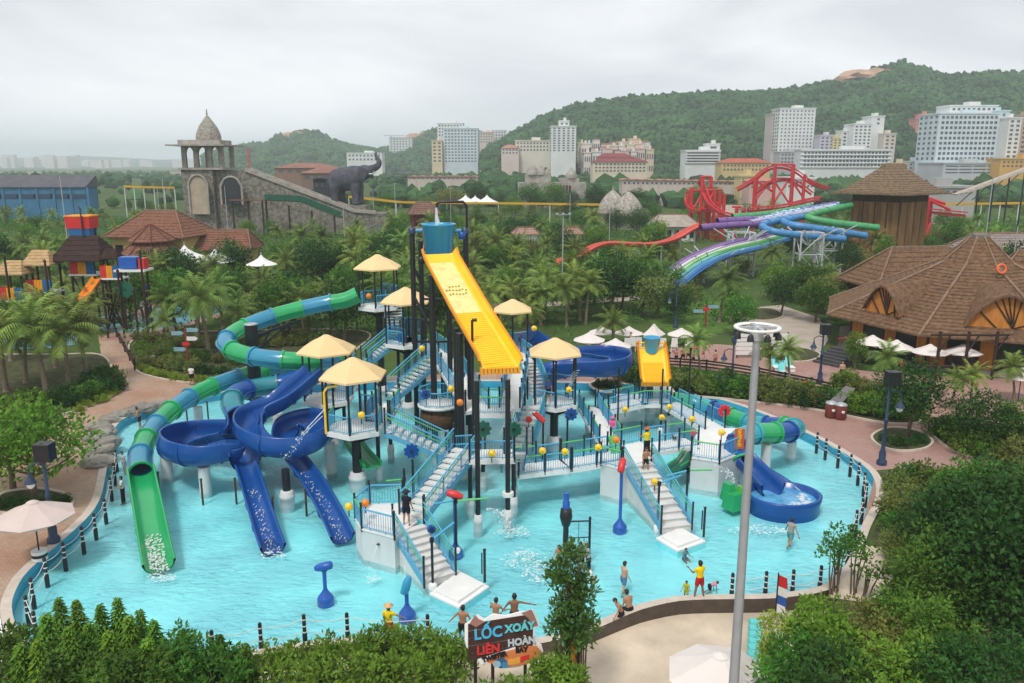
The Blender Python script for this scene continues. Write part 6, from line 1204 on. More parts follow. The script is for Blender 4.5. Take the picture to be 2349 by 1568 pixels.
# racer tower
RT = W(2010, 500, 147); th = T('slide_tower', 'brown panelled slide tower with a thatched hip roof', 'tower', (RT.x, RT.y, 0)); rot = .62; R = Matrix.Rotation(rot, 3, 'Z'); P2 = lambda x, y, z: tuple(V((RT.x + 2.2, RT.y, 0)) + R @ V((x, y, z)))
BRN = M('brown_cladding', (.24, .13, .055), .8, .45, .5, .4, 3, stretch=(2, 2, .25))
m = MB(); m.prism([P2(x, y, 0)[:2] for x, y in ((-4.6, -4.6), (4.6, -4.6), (4.6, 4.6), (-4.6, 4.6))], 0, 12.6); m.build('core_wall', M('dark_cladding', (.07, .04, .022), .85, .3, 1), th)
for k in range(4):
    for (x0, y0, x1, y1) in ((-4.6, -4.6, 4.6, -4.6), (-4.6, 4.6, -4.6, -4.6), (4.6, -4.6, 4.6, 4.6)):
        a = V(P2(x0 + (x1 - x0) * (k + .06) / 4, y0 + (y1 - y0) * (k + .06) / 4, 5.6)); b = V(P2(x0 + (x1 - x0) * (k + .94) / 4, y0 + (y1 - y0) * (k + .94) / 4, 5.6)); n_ = (b - a).cross(U).normalized(); m = MB(); m.beam(a + n_ * .05, b + n_ * .05, .16, 11.2); m.build('cladding_panel', BRN, th)
r0 = [P2(-7.6, -7.2, 12.6), P2(7.6, -7.2, 12.6), P2(7.6, 7.2, 12.6), P2(-7.6, 7.2, 12.6)]; r1 = [P2(-3.6, -.9, 16.8), P2(3.6, -.9, 16.8), P2(3.6, .9, 16.8), P2(-3.6, .9, 16.8)]
courses(th, r0, r1, 12, STRAWD, 1.35, .2); r2 = [P2(-3.6, -1.0, 16.5), P2(3.6, -1.0, 16.5), P2(3.6, 1.0, 16.5), P2(-3.6, 1.0, 16.5)]; r3 = [P2(-3.3, -.05, 17.9), P2(3.3, -.05, 17.9), P2(3.3, .05, 17.9), P2(-3.3, .05, 17.9)]; courses(th, r2, r3, 4, STRAWD, 1.0, .15, 'gable_course')
# ---- racer slides
RK = [('purple', M('purple_tube', (.20, .10, .30), .4, .15, .4, objvar=.05)), ('blue', M('blue_tube', (.06, .24, .50), .4, .2, .6)), ('green', M('green_tube', (.07, .34, .13), .4, .15, .4))]
for nm, mt, pts, lb in (('tube_slide', RK[0][1], [(1606, 523, 132), (1680, 517, 135), (1753, 512, 138), (1845, 484, 144), (1915, 470, 147)], 'long purple tube slide, lower one of the pair'), ('tube_slide', RK[0][1], [(1645, 508, 136), (1700, 505, 138), (1761, 501, 140), (1850, 480, 146)], 'long purple tube slide, upper one of the pair'),
    ('tube_slide', RK[1][1], [(1915, 473, 146), (1845, 497, 141), (1775, 508, 137), (1750, 516, 134), (1760, 527, 131), (1800, 536, 130), (1870, 543, 131), (1936, 549, 132)], 'blue tube slide making the lower hairpin'), ('tube_slide', RK[1][1], [(1925, 474, 146), (1850, 495, 142), (1805, 502, 139), (1797, 508, 137), (1815, 516, 135), (1861, 523, 134), (1985, 541, 135)], 'blue tube slide making the upper hairpin'),
    ('tube_slide', RK[2][1], [(1952, 472, 145), (1900, 483, 142), (1862, 493, 139), (1856, 500, 137), (1895, 509, 136), (1950, 516, 136), (2012, 523, 137)], 'green tube slide making a hairpin beside the thatched tower'), ('tube_slide', RK[2][1], [(1680, 498, 142), (1760, 492, 144), (1860, 474, 148)], 'pale green tube slide behind the purple ones')):
    pp_ = spl([W(*q) for q in pts], 48); t_ = T(nm, lb, 'water slide', (pp_[0].x, pp_[0].y, 0), 'tube slides of the mat racer tower'); tube_slide('', '', pp_, .56, 12, [mt], t_, ring=mt, seam=False)
for k in range(8):
    mt = [RK[1][1], WHITE, M('pale_lilac', (.45, .42, .55), .5), RK[1][1], M('pale_teal', (.20, .50, .52), .4), WHITE, RK[1][1], M('pale_lilac')][k]; pp_ = spl([W(1925 - 2 * k, 467 + 1.2 * k, 148 - .7 * k), W(1850 - 6 * k, 479 + 2.2 * k, 145 - .7 * k), W(1790 - 10 * k, 489 + 3 * k, 142 - .7 * k)], 24); t_ = T('tube_slide', 'straight slide tube running out from the tower, ' + ORD[k] + ' from the top', 'water slide', (pp_[0].x, pp_[0].y, 0), 'straight tubes from the mat racer tower'); tube_slide('', '', pp_, .36, 8, [mt], t_, ring=mt, seam=False)
t_ = T('racer_lanes', 'many-coloured mat racer lanes sweeping down to the park', 'water slide', W(1660, 575, 122)); LM = [RK[0][1], M('lilac', (.36, .26, .48), .4), WHITE, M('lime', (.20, .50, .12), .4), RK[2][1], M('pale_teal', (.20, .50, .52), .4), RK[1][1], M('mid_blue', (.03, .16, .42), .4)]
for k, mt in enumerate(LM):
    f = k / 7; pp_ = spl([W(1795 + 12 * f, 528 + 24 * f, 138 - 4 * f), W(1735 + 8 * f, 545 + 26 * f, 133 - 5 * f), W(1660 + 4 * f, 562 + 28 * f, 127 - 6 * f), W(1585 + 18 * f, 592 + 30 * f, 122 - 6 * f), W(1530 + 22 * f, 628 + 34 * f, 117 - 6 * f), W(1478 + 26 * f, 662 + 24 * f, 113 - 4 * f)], 40)
    m = MB(); m.sweep(pp_, [(-.55, .28), (-.5, .0), (.5, .0), (.55, .28), (.62, .28), (.55, -.1), (-.55, -.1), (-.62, .28)], 0, True, True, True); m.build('lane', mt, t_)
def trestle(label, pts, top, z0=0):
    th = T('steel_trestle', label, 'trestle', (pts[0].x, pts[0].y, 0), 'steel trestles under the slides'); k = len(pts); SP = M('steel_white', (.5, .52, .54), .5, .1, 1)
    for p in pts: m = MB(); m.tube([(p.x, p.y, 0), (p.x, p.y, top)], .16, 6); m.build('leg', SP, th)
    nlv = max(2, int(top / 3))
    for i in range(k):
        a, b = pts[i], pts[(i + 1) % k]
        for l in range(nlv): z0_, z1_ = top * l / nlv, top * (l + 1) / nlv; m = MB(); m.tube([(a.x, a.y, z0_), (b.x, b.y, z1_)] if (l + i) % 2 else [(b.x, b.y, z0_), (a.x, a.y, z1_)], .09, 5); m.build('brace', SP, th); m = MB(); m.tube([(a.x, a.y, z1_), (b.x, b.y, z1_)], .09, 5); m.build('crossbeam', SP, th)
    c = sum(pts, V()) / k
    for i in range(6): a = 2 * pi * i / 6; m = MB(); m.tube([(c.x, c.y, top - 2.2), (c.x + 4.6 * cos(a), c.y + 4.6 * sin(a), top + .6)], .1, 5); m.build('strut', SP, th)
for k, (px, zc, tp, lb) in enumerate([(1700, 131, 7.0, 'under the purple tubes'), (1855, 131, 7.0, 'under the blue hairpin slides, closer to the tower'), (1900, 136, 7.2, 'beside the thatched tower'), (1640, 124, 4.5, 'below the mat racer lanes')]):
    c = W(px, 560, zc); c.z = 0; trestle('grey steel lattice trestle ' + lb, [c + V((dx, dy, 0)) for dx, dy in ((-1.8, -1.5), (1.8, -1.5), (1.8, 1.5), (-1.8, 1.5))], tp)
# orange-red slide winding through the palms
t_ = T('open_slide', 'coral red open slide winding through the palms in the middle', 'water slide', W(1400, 570, 128)); CORAL = M('coral_red', (.62, .10, .07), .4, .1, .5)
pp_ = spl([W(1612, 520, 134), W(1580, 535, 132), W(1545, 555, 130), (W(1500, 566, 129)), W(1450, 566, 128), W(1400, 564, 128), W(1365, 572, 127), W(1330, 590, 125), W(1285, 606, 122)], 60); flume(t_, pp_, 1.6, .6, 8, [CORAL])
for i in range(4, 60, 8): p = pp_[i]; m = MB(); m.tube([(p.x, p.y, 0), p], .14, 6); m.build('support_column', STEEL, t_)
# ---- red coaster
RC_ = M('coaster_red', (.55, .025, .03), .45, .12, .5)
def coaster(label, tracks, cols, beams):
    th = T('roller_coaster', label, 'roller coaster', V((tracks[0][0].x, tracks[0][0].y, 0)), 'red roller coaster pieces')
    for tr in tracks:
        pp_ = spl(tr, 40); m = MB()
        m.sweep(pp_, [(-.75, .1), (-.45, .1), (-.45, -.15), (-.75, -.15)], 0, True, False, True); m.sweep(pp_, [(.45, .1), (.75, .1), (.75, -.15), (.45, -.15)], 0, True, False, True); m.sweep(pp_, [(-.3, -.45), (.3, -.45), (.3, -.95), (-.3, -.95)], 0, True, False, True)
        for i in range(0, 41, 2): p = pp_[i]; t = (pp_[min(i + 1, 40)] - pp_[max(0, i - 1)]).normalized(); r_ = t.cross(U).normalized(); m.beam(p - r_ * .7, p + r_ * .7, .15, .2)
        m.build('track', RC_, th)
    for p, h in cols: m = MB(); m.tube([(p.x, p.y, 0), (p.x, p.y, h)], .42, 8); m.build('support_column', RC_, th)
    for a, b in beams: m = MB(); m.tube([a, b], .28, 6); m.build('brace', RC_, th)
z = 205
coaster('red roller coaster hill with a square top between the palms and the thatched tower', [[W(1690, 432, z), W(1725, 412, z), W(1760, 385, z), W(1795, 380, z), W(1830, 392, z), W(1865, 418, z), W(1900, 430, z + 5)], [W(1700, 480, z - 20), W(1740, 476, z - 20), W(1800, 470, z - 15), W(1850, 458, z - 5), W(1880, 452, z)], [W(1730, 440, z), W(1775, 412, z), W(1820, 412, z), W(1865, 442, z)]],
    [(W(px, 480, zz), W(px, yy, zz).z) for px, yy, zz in ((1728, 408, z), (1772, 376, z), (1812, 376, z), (1840, 400, z), (1732, 405, z + 10), (1772, 378, z + 10), (1814, 378, z + 10))], [(W(1770, 378, z), W(1816, 378, z)), (W(1770, 410, z), W(1816, 410, z)), (W(1772, 470, z), W(1810, 412, z)), (W(1812, 470, z), W(1774, 412, z)), (W(1728, 465, z), W(1770, 412, z)), (W(1850, 465, z), W(1814, 412, z)), (W(1728, 410, z), W(1772, 440, z))])
z = 190
coaster('red roller coaster drop frame left of the square-topped hill', [[W(1610, 412, z), W(1614, 430, z), W(1625, 460, z - 3), W(1650, 482, z - 6), W(1680, 492, z - 8)], [W(1580, 440, z), W(1578, 465, z), W(1595, 480, z - 2), W(1630, 478, z)]],
    [(W(px, 480, zz), W(px, yy, zz).z) for px, yy, zz in ((1585, 430, z), (1608, 406, z), (1628, 406, z + 4), (1650, 440, z), (1638, 440, z), (1622, 440, z + 4), (1660, 445, z), (1690, 478, z))], [(W(1606, 406, z), W(1632, 406, z)), (W(1580, 438, z), W(1655, 436, z)), (W(1590, 480, z), W(1615, 440, z)), (W(1610, 485, z), W(1640, 440, z)), (W(1640, 490, z), W(1620, 440, z)), (W(1655, 490, z), W(1635, 445, z)), (W(1600, 490, z), W(1630, 460, z)), (W(1680, 475, z), W(1700, 475, z))])
z = 158
coaster('red forked pylon with a pointed truss arm behind the restaurant', [[W(2100, 478, z), W(2140, 480, z), W(2180, 484, z), W(2215, 487, z)]], [(W(2118, 560, z), W(2118, 452, z).z), (W(2125, 560, z + 3), W(2125, 455, z).z)], [(W(2122, 455, z), W(2180, 482, z)), (W(2122, 452, z), W(2168, 468, z)), (W(2108, 510, z), W(2118, 545, z)), (W(2135, 512, z), W(2122, 545, z)), (W(2100, 480, z), W(2118, 455, z)), (W(2100, 500, z), W(2118, 520, z)), (W(2100, 455, z), W(2122, 452, z))])
# yellow rail through the trees
for k, (pts, lb) in enumerate([([(800, 452, 250), (870, 459, 248), (940, 465, 246), (1150, 467, 245), (1380, 470, 245)], 'long yellow monorail beam behind the bucket'), ([(2165, 469, 230), (2250, 468, 232), (2380, 466, 235)], 'short yellow monorail beam beyond the restaurant'), ([(285, 428, 260), (330, 430, 260), (400, 431, 262)], 'yellow monorail beam left of the stone tower')]):
    pp_ = spl([W(*q) for q in pts], 30); t_ = T('monorail_beam', lb, 'monorail', (pp_[0].x, pp_[0].y, 0), 'yellow monorail beams'); m = MB(); m.sweep(pp_, [(-.3, -.3), (.3, -.3), (.3, .3), (-.3, .3)], 0, True, False, True); m.build('beam', M('rail_yellow', (.62, .36, .02), .6, .1, .3), t_)
    for i in range(0, 31, 6): p = pp_[i]; m = MB(); m.tube([(p.x, p.y, 0), (p.x, p.y, p.z - .3)], .16, 6); m.build('pillar', CONC, t_)
# ---- stone tower with kiosk, ramp
RUB = M('rubble_stone', (.20, .185, .16), .95, .6, 1.6, .9, 3); SLAB = M('weathered_slab', (.34, .315, .28), .85, .3, .5, .3); Z0 = 205
def wz(px, py, d=0.0): p = W(px, py, Z0); return V((p.x, p.y + d, p.z))
tw_ = T('stone_tower', 'rubble stone tower with an open domed kiosk on top', 'tower', (wz(455, 500).x, wz(455, 500).y, 0)); bx = lambda a, b, y0, y1, d0, d1: [(wz(a, y0).x, wz(a, y0).y + d0), (wz(b, y0).x, wz(b, y0).y + d0), (wz(b, y0).x, wz(b, y0).y + d1), (wz(a, y0).x, wz(a, y0).y + d1)]
top = wz(455, 390).z; m = MB(); m.prism(bx(419, 491, 440, 0, 0, 9), 0, top); m.build('shaft', RUB, tw_); m = MB(); m.prism(bx(414, 516, 440, 0, -.5, 9.5), top, top + .5); m.build('gallery_slab', SLAB, tw_)
e = wz(465, 336).z
for px in (424, 452, 483, 509):
    for d in (.6, 8.4): p = wz(px, 400, d); m = MB(); m.box((p.x, p.y, (top + e) / 2 + .25), (1.1, 1.1, e - top), 0, 0, .9); m.build('kiosk_pillar', SLAB, tw_)
for i, (a, b) in enumerate(((424, 452), (452, 483), (483, 509))):
    pa, pb = wz(a, 400, .3), wz(b, 400, .3); m = MB(); q = []
    for j in range(9): f = j / 8; x = pa.x + .5 + (pb.x - pa.x - 1.0) * f; q.append((x, e - 1.9 + 1.6 * sin(pi * f) ** .7))
    vs = [(x, pa.y, z_) for x, z_ in q] + [(x, pa.y, e + .1) for x, z_ in q] + [(x, pa.y + .6, z_) for x, z_ in q] + [(x, pa.y + .6, e + .1) for x, z_ in q]; m.add(vs, [(j, j + 1, 10 + j, 9 + j) for j in range(8)] + [(j, 18 + j, 19 + j, j + 1) for j in range(8)] + [(18 + j, 27 + j, 28 + j, 19 + j) for j in range(8)]); m.build('arch', SLAB, tw_)
m = MB(); m.prism(bx(399, 530, 440, 0, -3, 12), e, e + .35); m.build('eave_slab', SLAB, tw_); m = MB(); m.prism(bx(417, 512, 440, 0, 0, 9), e + .35, e + 1.5); m.build('parapet', SLAB, tw_)
c = wz(464, 320, 4.5); m = MB(); m.lathe((c.x, c.y, e + 1.5), [(3.1, 0), (3.15, .9), (2.9, 2.0), (2.2, 3.6), (1.2, 5.0), (.45, 6.0), (.12, 6.5)], 20); m.build('dome', M('carved_stone', (.30, .275, .235), .9, .5, 1.8, .9, 4), tw_); m = MB(); m.lathe((c.x, c.y, e + 7.9), [(.12, 0), (.3, .4), (.08, .7), (.18, 1.0), (.03, 1.6)], 8); m.build('finial', STONE, tw_)
def niche(par, a, b, y0, y1, mat, frame, d=-.06, dark=False):
    pa, pb = wz(a, y1, d), wz(b, y1, d); z0, z1 = pa.z, wz(a, y0).z; w_ = pb.x - pa.x; sp = z1 - w_ * .45; pts = [(pa.x, z0), (pb.x, z0), (pb.x, sp)] + [(pa.x + w_ / 2 + w_ / 2 * cos(t) * (1 - .12 * abs(sin(3 * t))), sp + (z1 - sp) * sin(t)) for t in [pi * i / 10 for i in range(1, 10)]] + [(pa.x, sp)]
    k = len(pts); m = MB(); vs = [(x, pa.y, z_) for x, z_ in pts]; m.add(vs, [tuple(range(k))]); o = m.build('arched_niche' if not dark else 'arched_window', mat, par); m = MB(); m.tube([(x, pa.y - .12, z_) for x, z_ in pts[1:] + pts[:1]][::1], .3, 6); m.build('arch_frame', frame, o); return o
niche(tw_, 439, 481, 402, 492, M('sand_plaster', (.42, .35, .27), .9, .2, .4), SLAB)
rp_ = T('stone_ramp', 'rubble stone ramp wall sloping down from the tower with concrete rails on top', 'ramp', (wz(650, 470).x, wz(650, 470).y, 0))
pts = [(491.5, 391), (562, 393), (806, 488), (850, 492), (880, 492), (880, 560), (491.5, 560)]; a = [wz(x, y, .3) for x, y in pts]; a = [V((p.x, a[0].y, max(0, p.z))) for p in a]; k = len(a); b = [p + V((0, 8, 0)) for p in a]; m = MB(); m.add(a + b, [tuple(range(k)), tuple(range(k, 2 * k))[::-1]] + [(i, k + i, k + (i + 1) % k, (i + 1) % k) for i in range(k)]); m.build('ramp_wall', RUB, rp_)
for d in (-.2, 3.4): m = MB(); p0, p1 = a[1] + V((0, d + .3, .4)), a[2] + V((0, d + .3, .4)); m.beam(p0, p1, .9, .9); m.build('ramp_rail', SLAB, rp_)
niche(rp_, 509, 557, 406, 470, M('dark_glass'), SLAB, .2, True); m = MB(); m.beam(a[2] + V((0, .2, .3)), a[3] + V((1, .2, .3)), 1.2, .8); m.build('lower_landing', SLAB, rp_)
t_ = T('green_flume_walk', 'dark green fenced walkway on trestles in front of the stone ramp', 'walkway', wz(700, 480, -3)); q = [wz(618, 458, -3), wz(700, 462, -3), wz(790, 498, -3)]
for p0, p1 in zip(q, q[1:]): m = MB(); m.beam(p0, p1, 2.0, .2); m.build('deck', WOODD, t_); m = MB(); m.beam(p0 + V((0, -1, .8)), p1 + V((0, -1, .8)), .1, 1.4); m.build('side_fence', M('fence_green', (.02, .10, .06), .7, .3, 1), t_)
for f in (0, .3, .6, .9): p = q[0].lerp(q[2], f); m = MB(); m.tube([(p.x, p.y, 0), (p.x, p.y, p.z)], .25, 6); m.build('trestle_leg', WOODD, t_)
t_ = T('timber_gantry', 'rusty timber gantry in front of the stone tower window', 'gantry', wz(590, 470, -4)); m = MB(); m.beam(wz(540, 458, -4), wz(620, 458, -4), 1.2, .25); m.build('deck', M('rusty_deck', (.2, .09, .06), .9), t_)
for px in (545, 580, 612): p = wz(px, 458, -4); m = MB(); m.tube([(p.x, p.y, 0), p], .22, 6); m.build('leg', WOODD, t_)
# elephant
es = 210 / F; eo = W(800, 471, 212); XE = lambda px, py, d=0.0: V(((px - 800) * es, d, (471 - py) * es))
m = MB(); m.ico(XE(795, 412), 1, 0, 3, 0, 0, (4.4, 2.7, 3.1)); m.ico(XE(812, 408), 1, 0, 3, 0, 0, (3.0, 2.6, 3.0)); m.ico(XE(776, 415), 1, 0, 3, 0, 0, (2.7, 2.5, 3.0)); m.ico(XE(840, 396), 1, 0, 3, 0, 0, (1.9, 1.6, 1.9)); m.tube([XE(822, 400), XE(840, 396)], [2.2, 1.5], 12)
m.tube(spl([XE(848, 392), XE(860, 388), (XE(871, 382)), XE(874, 372), XE(868, 362), XE(866, 356), XE(870, 353)], 20), [1.2 - .85 * i / 20 for i in range(21)], 10)
for px, d in ((770, -1.3), (782, 1.3), (818, -1.3), (824, 1.3)): m.tube([XE(px, 425, d), XE(px + 1, 448, d), XE(px + 1, 470, d)], [1.3, .95, 1.05], 10)
m.tube([XE(852, 402), XE(858, 408), XE(862, 409)], [.7, .5, .2], 8)
me = m.mesh('elephant_shape', M('elephant_grey', (.085, .085, .105), .8, .4, .7, .5, 3)); ob = bpy.data.objects.new('t', me); C.objects.link(ob); rm = ob.modifiers.new('r', 'REMESH'); rm.mode = 'VOXEL'; rm.voxel_size = .3; rm.use_smooth_shade = True; sm_ = ob.modifiers.new('s', 'SMOOTH'); sm_.iterations = 3; dg = bpy.context.evaluated_depsgraph_get(); me2 = bpy.data.meshes.new_from_object(ob.evaluated_get(dg)); bpy.data.objects.remove(ob)
th = T('elephant_statue', 'giant dark grey elephant statue with its trunk raised beside the ramp', 'statue', eo); ob = bpy.data.objects.new('body', me2); C.objects.link(ob); ob.parent = th
for d in (-1.75, 1.75):
    m = MB(); c = XE(834, 400, d); m.ico(c, 1, 0, 2, .08, 3, (1.5, .18, 1.9)); o = bpy.data.objects.new('ear', m.mesh('ear', MATS['elephant_grey'])); C.objects.link(o); o.parent = th
    m = MB(); m.tube(spl([XE(850, 400, d * .5), XE(858, 400, d * .6), XE(864, 394, d * .6)], 8), [.22 - .02 * i for i in range(9)], 6); o = bpy.data.objects.new('tusk', m.mesh('tusk', WHITE)); C.objects.link(o); o.parent = th
m = MB(); m.tube([XE(757, 405), XE(753, 420), XE(754, 438)], [.25, .16, .1], 6); o = bpy.data.objects.new('tail', m.mesh('tail', MATS['elephant_grey'])); C.objects.link(o); o.parent = th
p = eo; th = T('statue_plinth', 'rocky plinth under the elephant statue', 'plinth', (p.x, p.y, 0)); m = MB(); m.box((p.x, p.y, p.z / 2), (11, 8, p.z), 0, 0, .92); m.build('plinth_block', RUB, th)
# twin lattice domes
for k, (px, py) in enumerate([(1405, 480), (1441, 485)]):
    c = W(px, py, 230 - 6 * k); th = T('lattice_dome', ('left' if k == 0 else 'right') + ' one of the twin pale lattice domes', 'dome', (c.x, c.y, 0), 'twin lattice domes'); m = MB(); m.lathe((c.x, c.y, c.z - 1.2), [(4.0, 0), (4.15, 1.0), (3.7, 2.6), (2.6, 4.4), (1.2, 5.8), (.25, 6.5)], 24); m.build('dome_shell', M('lattice_stone', (.36, .33, .29), .9, .5, 1.6, .9, 4), th); m = MB(); m.lathe((c.x, c.y, c.z + 5.2), [(.2, 0), (.45, .35), (.1, .7), (.05, 1.4)], 8); m.build('finial', SLAB, th); m = MB(); m.lathe((c.x, c.y, 0), [(4.4, 0), (4.4, c.z - 1.3), (4.6, c.z - 1.2), (4.6, c.z - .9)], 20); m.build('drum', SLAB, th)
# temple-like stone building
th = T('stone_temple', 'grey stone temple building with small domes among the far trees', 'temple', W(1270, 440, 330)); p = W(1270, 440, 330); z0 = 0
for (x0, x1, y0, nm) in ((1188, 1345, 420, 'lower_storey'), (1205, 1265, 402, 'gatehouse'), (1285, 1330, 410, 'upper_block')):
    a, b = W(x0, y0, 330), W(x1, y0, 330); m = MB(); m.box(((a.x + b.x) / 2, a.y + 6 + (.5 if nm != 'lower_storey' else 0), a.z / 2), (b.x - a.x, 12 if nm == 'lower_storey' else 8, a.z)); m.build(nm, SLAB, th)
for px, py, r in ((1222, 402, 2.6), (1240, 402, 2.2), (1256, 404, 1.6), (1312, 410, 2.4)): c = W(px, py, 330); m = MB(); m.lathe((c.x, c.y + 4, c.z), [(r, 0), (r * 1.02, r * .5), (r * .6, r * 1.2), (0, r * 1.9)], 12); m.build('small_dome', SLAB, th)
for k in range(7): c = W(1265 + 7 * k, 435, 329); m = MB(); m.box((c.x, c.y - .1, c.z), (.9, .3, 3.2)); m.build('doorway', WOODD, th)
# white peaked tents
for k, (px, py, zc, r, lb) in enumerate([(1068, 462, 250, 3.4, 'left peak of the far white tents'), (1117, 463, 250, 3.6, 'right peak of the far white tents'), (1090, 460, 255, 2.6, 'middle peak of the far white tents'), (600, 604, 112, 2.2, 'small white tent beside the thatched village'), (495, 597, 118, 3.0, 'white tent below the long thatched roof'), (425, 588, 122, 3.0, 'white awning below the tiled pavilion')]):
    c = W(px, py, zc); m = MB(); m.lathe((c.x, c.y, c.z - .2), [(r, 0), (r * .5, r * .22), (r * .18, r * .42), (.05, r * .62)], 8, 0, False); th = T('peaked_tent', 'white peaked tent canopy, ' + lb, 'tent', (c.x, c.y, 0), 'white peaked tents'); m.build('canopy', WHITE, th); m = MB(); m.tube([(c.x, c.y, 0), (c.x, c.y, c.z + r * .7)], .08, 6); m.build('mast', STEEL, th)
# blue warehouse at the left
Zb = 262; a, b = W(-40, 430, Zb), W(194, 430, Zb); th = T('blue_warehouse', 'large blue warehouse with a grey roof at the left edge', 'warehouse', ((a.x + b.x) / 2, a.y, 0)); m = MB(); m.box(((a.x + b.x) / 2, a.y + 4, a.z / 2), (b.x - a.x, 8, a.z)); m.build('wall', M('warehouse_blue', (.05, .17, .30), .7, .25, .2), th)
c = W(80, 403, Zb); m = MB(); m.add([(a.x - .5, a.y - .6, a.z), (b.x + .5, a.y - .6, a.z), (b.x + .5, a.y + 7, c.z), (a.x - .5, a.y + 7, c.z), (b.x + .5, a.y + 9, a.z), (a.x - .5, a.y + 9, a.z)], [(0, 1, 2, 3), (3, 2, 4, 5), (1, 4, 2), (0, 3, 5)]); m.build('roof', M('grey_sheet', (.10, .10, .115), .6, .2, .3), th)
for k in range(6):
    x = a.x + (b.x - a.x) * (k + .5) / 6; z_ = W(80, 451, Zb).z; m = MB(); m.box((x, a.y - .05, z_), (6.0, .2, 1.4)); m.build('window', M('dark_blue_glass', (.02, .05, .10), .3), th); m = MB(); m.box((x + 3.6 * 1.0, a.y - .1, a.z / 2), (.8, .4, a.z)); m.build('pilaster', MATS['warehouse_blue'], th)
# left village of tiled and thatched roofs
c = W(375, 545, 138); hall('big hip roofed hall with red brown shingles left of the stone tower', (c.x, c.y), 14.5, 12, 6.0, 10.0, 5.5, -.15, THATCHR, M('ochre_wall', (.50, .38, .14), .8)); c = W(505, 575, 140); hall('long low thatched hall right of the tiled pavilion', (c.x, c.y), 13, 9, 3.6, 6.6, 10, .05, THATCHR, M('ochre_wall'))
c = W(350, 575, 128); th = T('tiled_pavilion', 'octagonal red brown two tier pavilion in front of the hip roofed hall', 'pavilion', (c.x, c.y, 0)); oc = lambda r, z_: [(c.x + r * cos(2 * pi * k / 8 + .4), c.y + r * sin(2 * pi * k / 8 + .4), z_) for k in range(8)]
courses(th, oc(5.2, 3.6), oc(3.0, 5.4), 5, THATCHR); courses(th, oc(3.6, 6.0), oc(.2, 8.4), 7, THATCHR, 1, .12, 'upper_course'); m = MB(); m.prism([p[:2] for p in oc(2.9, 0)], 5.2, 6.1); m.build('clerestory', M('maroon_wall', (.14, .04, .035), .7), th); m = MB(); m.prism([p[:2] for p in oc(4.0, 0)], 0, 3.8); m.build('wall', WHITE, th)
for k in range(8): m = MB(); m.tube([oc(5.25, 3.7)[k], oc(3.0, 5.5)[k]], .1, 5); m.tube([oc(3.65, 6.1)[k], oc(.2, 8.5)[k]], .09, 5); m.build('hip_ridge', M('maroon_wall'), th)
c = W(972, 500, 175); th = hall('brown hut on stilts behind the bucket', (c.x, c.y), 6.4, 5.5, 7.2, 9.6, 3.2, .3, M('brown_tiles', (.19, .11, .085), .9, .3, 2), M('maroon_wall'), 6, 'stilt_hut', .6)
c = W(2300, 545, 122); hall('grey roofed hall at the right edge beyond the restaurant', (c.x, c.y), 15, 9, 4.8, 7.5, 9, .1, M('grey_tiles', (.26, .22, .20), .9, .3, 2), M('maroon_wall')); c = W(1545, 468, 190); hall('pale grey roofed shed left of the red coaster frame', (c.x, c.y), 11, 9, 3.5, 6.0, 7, .1, M('pale_sheet', (.42, .37, .32), .8, .2, 1), CONC); c = W(1690, 475, 215); hall('pale roofed shed behind the red coaster', (c.x, c.y), 13, 9, 4.0, 7.0, 8, .0, M('pale_sheet'), CONC)
for k, (px, py) in enumerate([(1195, 515), (1215, 512), (1305, 516), (1318, 514), (960, 515)]): c = W(px, py, 160); hall('small pinkish tiled kiosk among the palms, ' + ORD[k] + ' from the left', (c.x, c.y), 3.4, 3.2, 4.2, 5.4, 1.2, .2, M('pink_tiles', (.36, .22, .17), .9, .2, 2), CONC, 3, 'small_kiosk', .4, grp='small tiled kiosks in the palms')
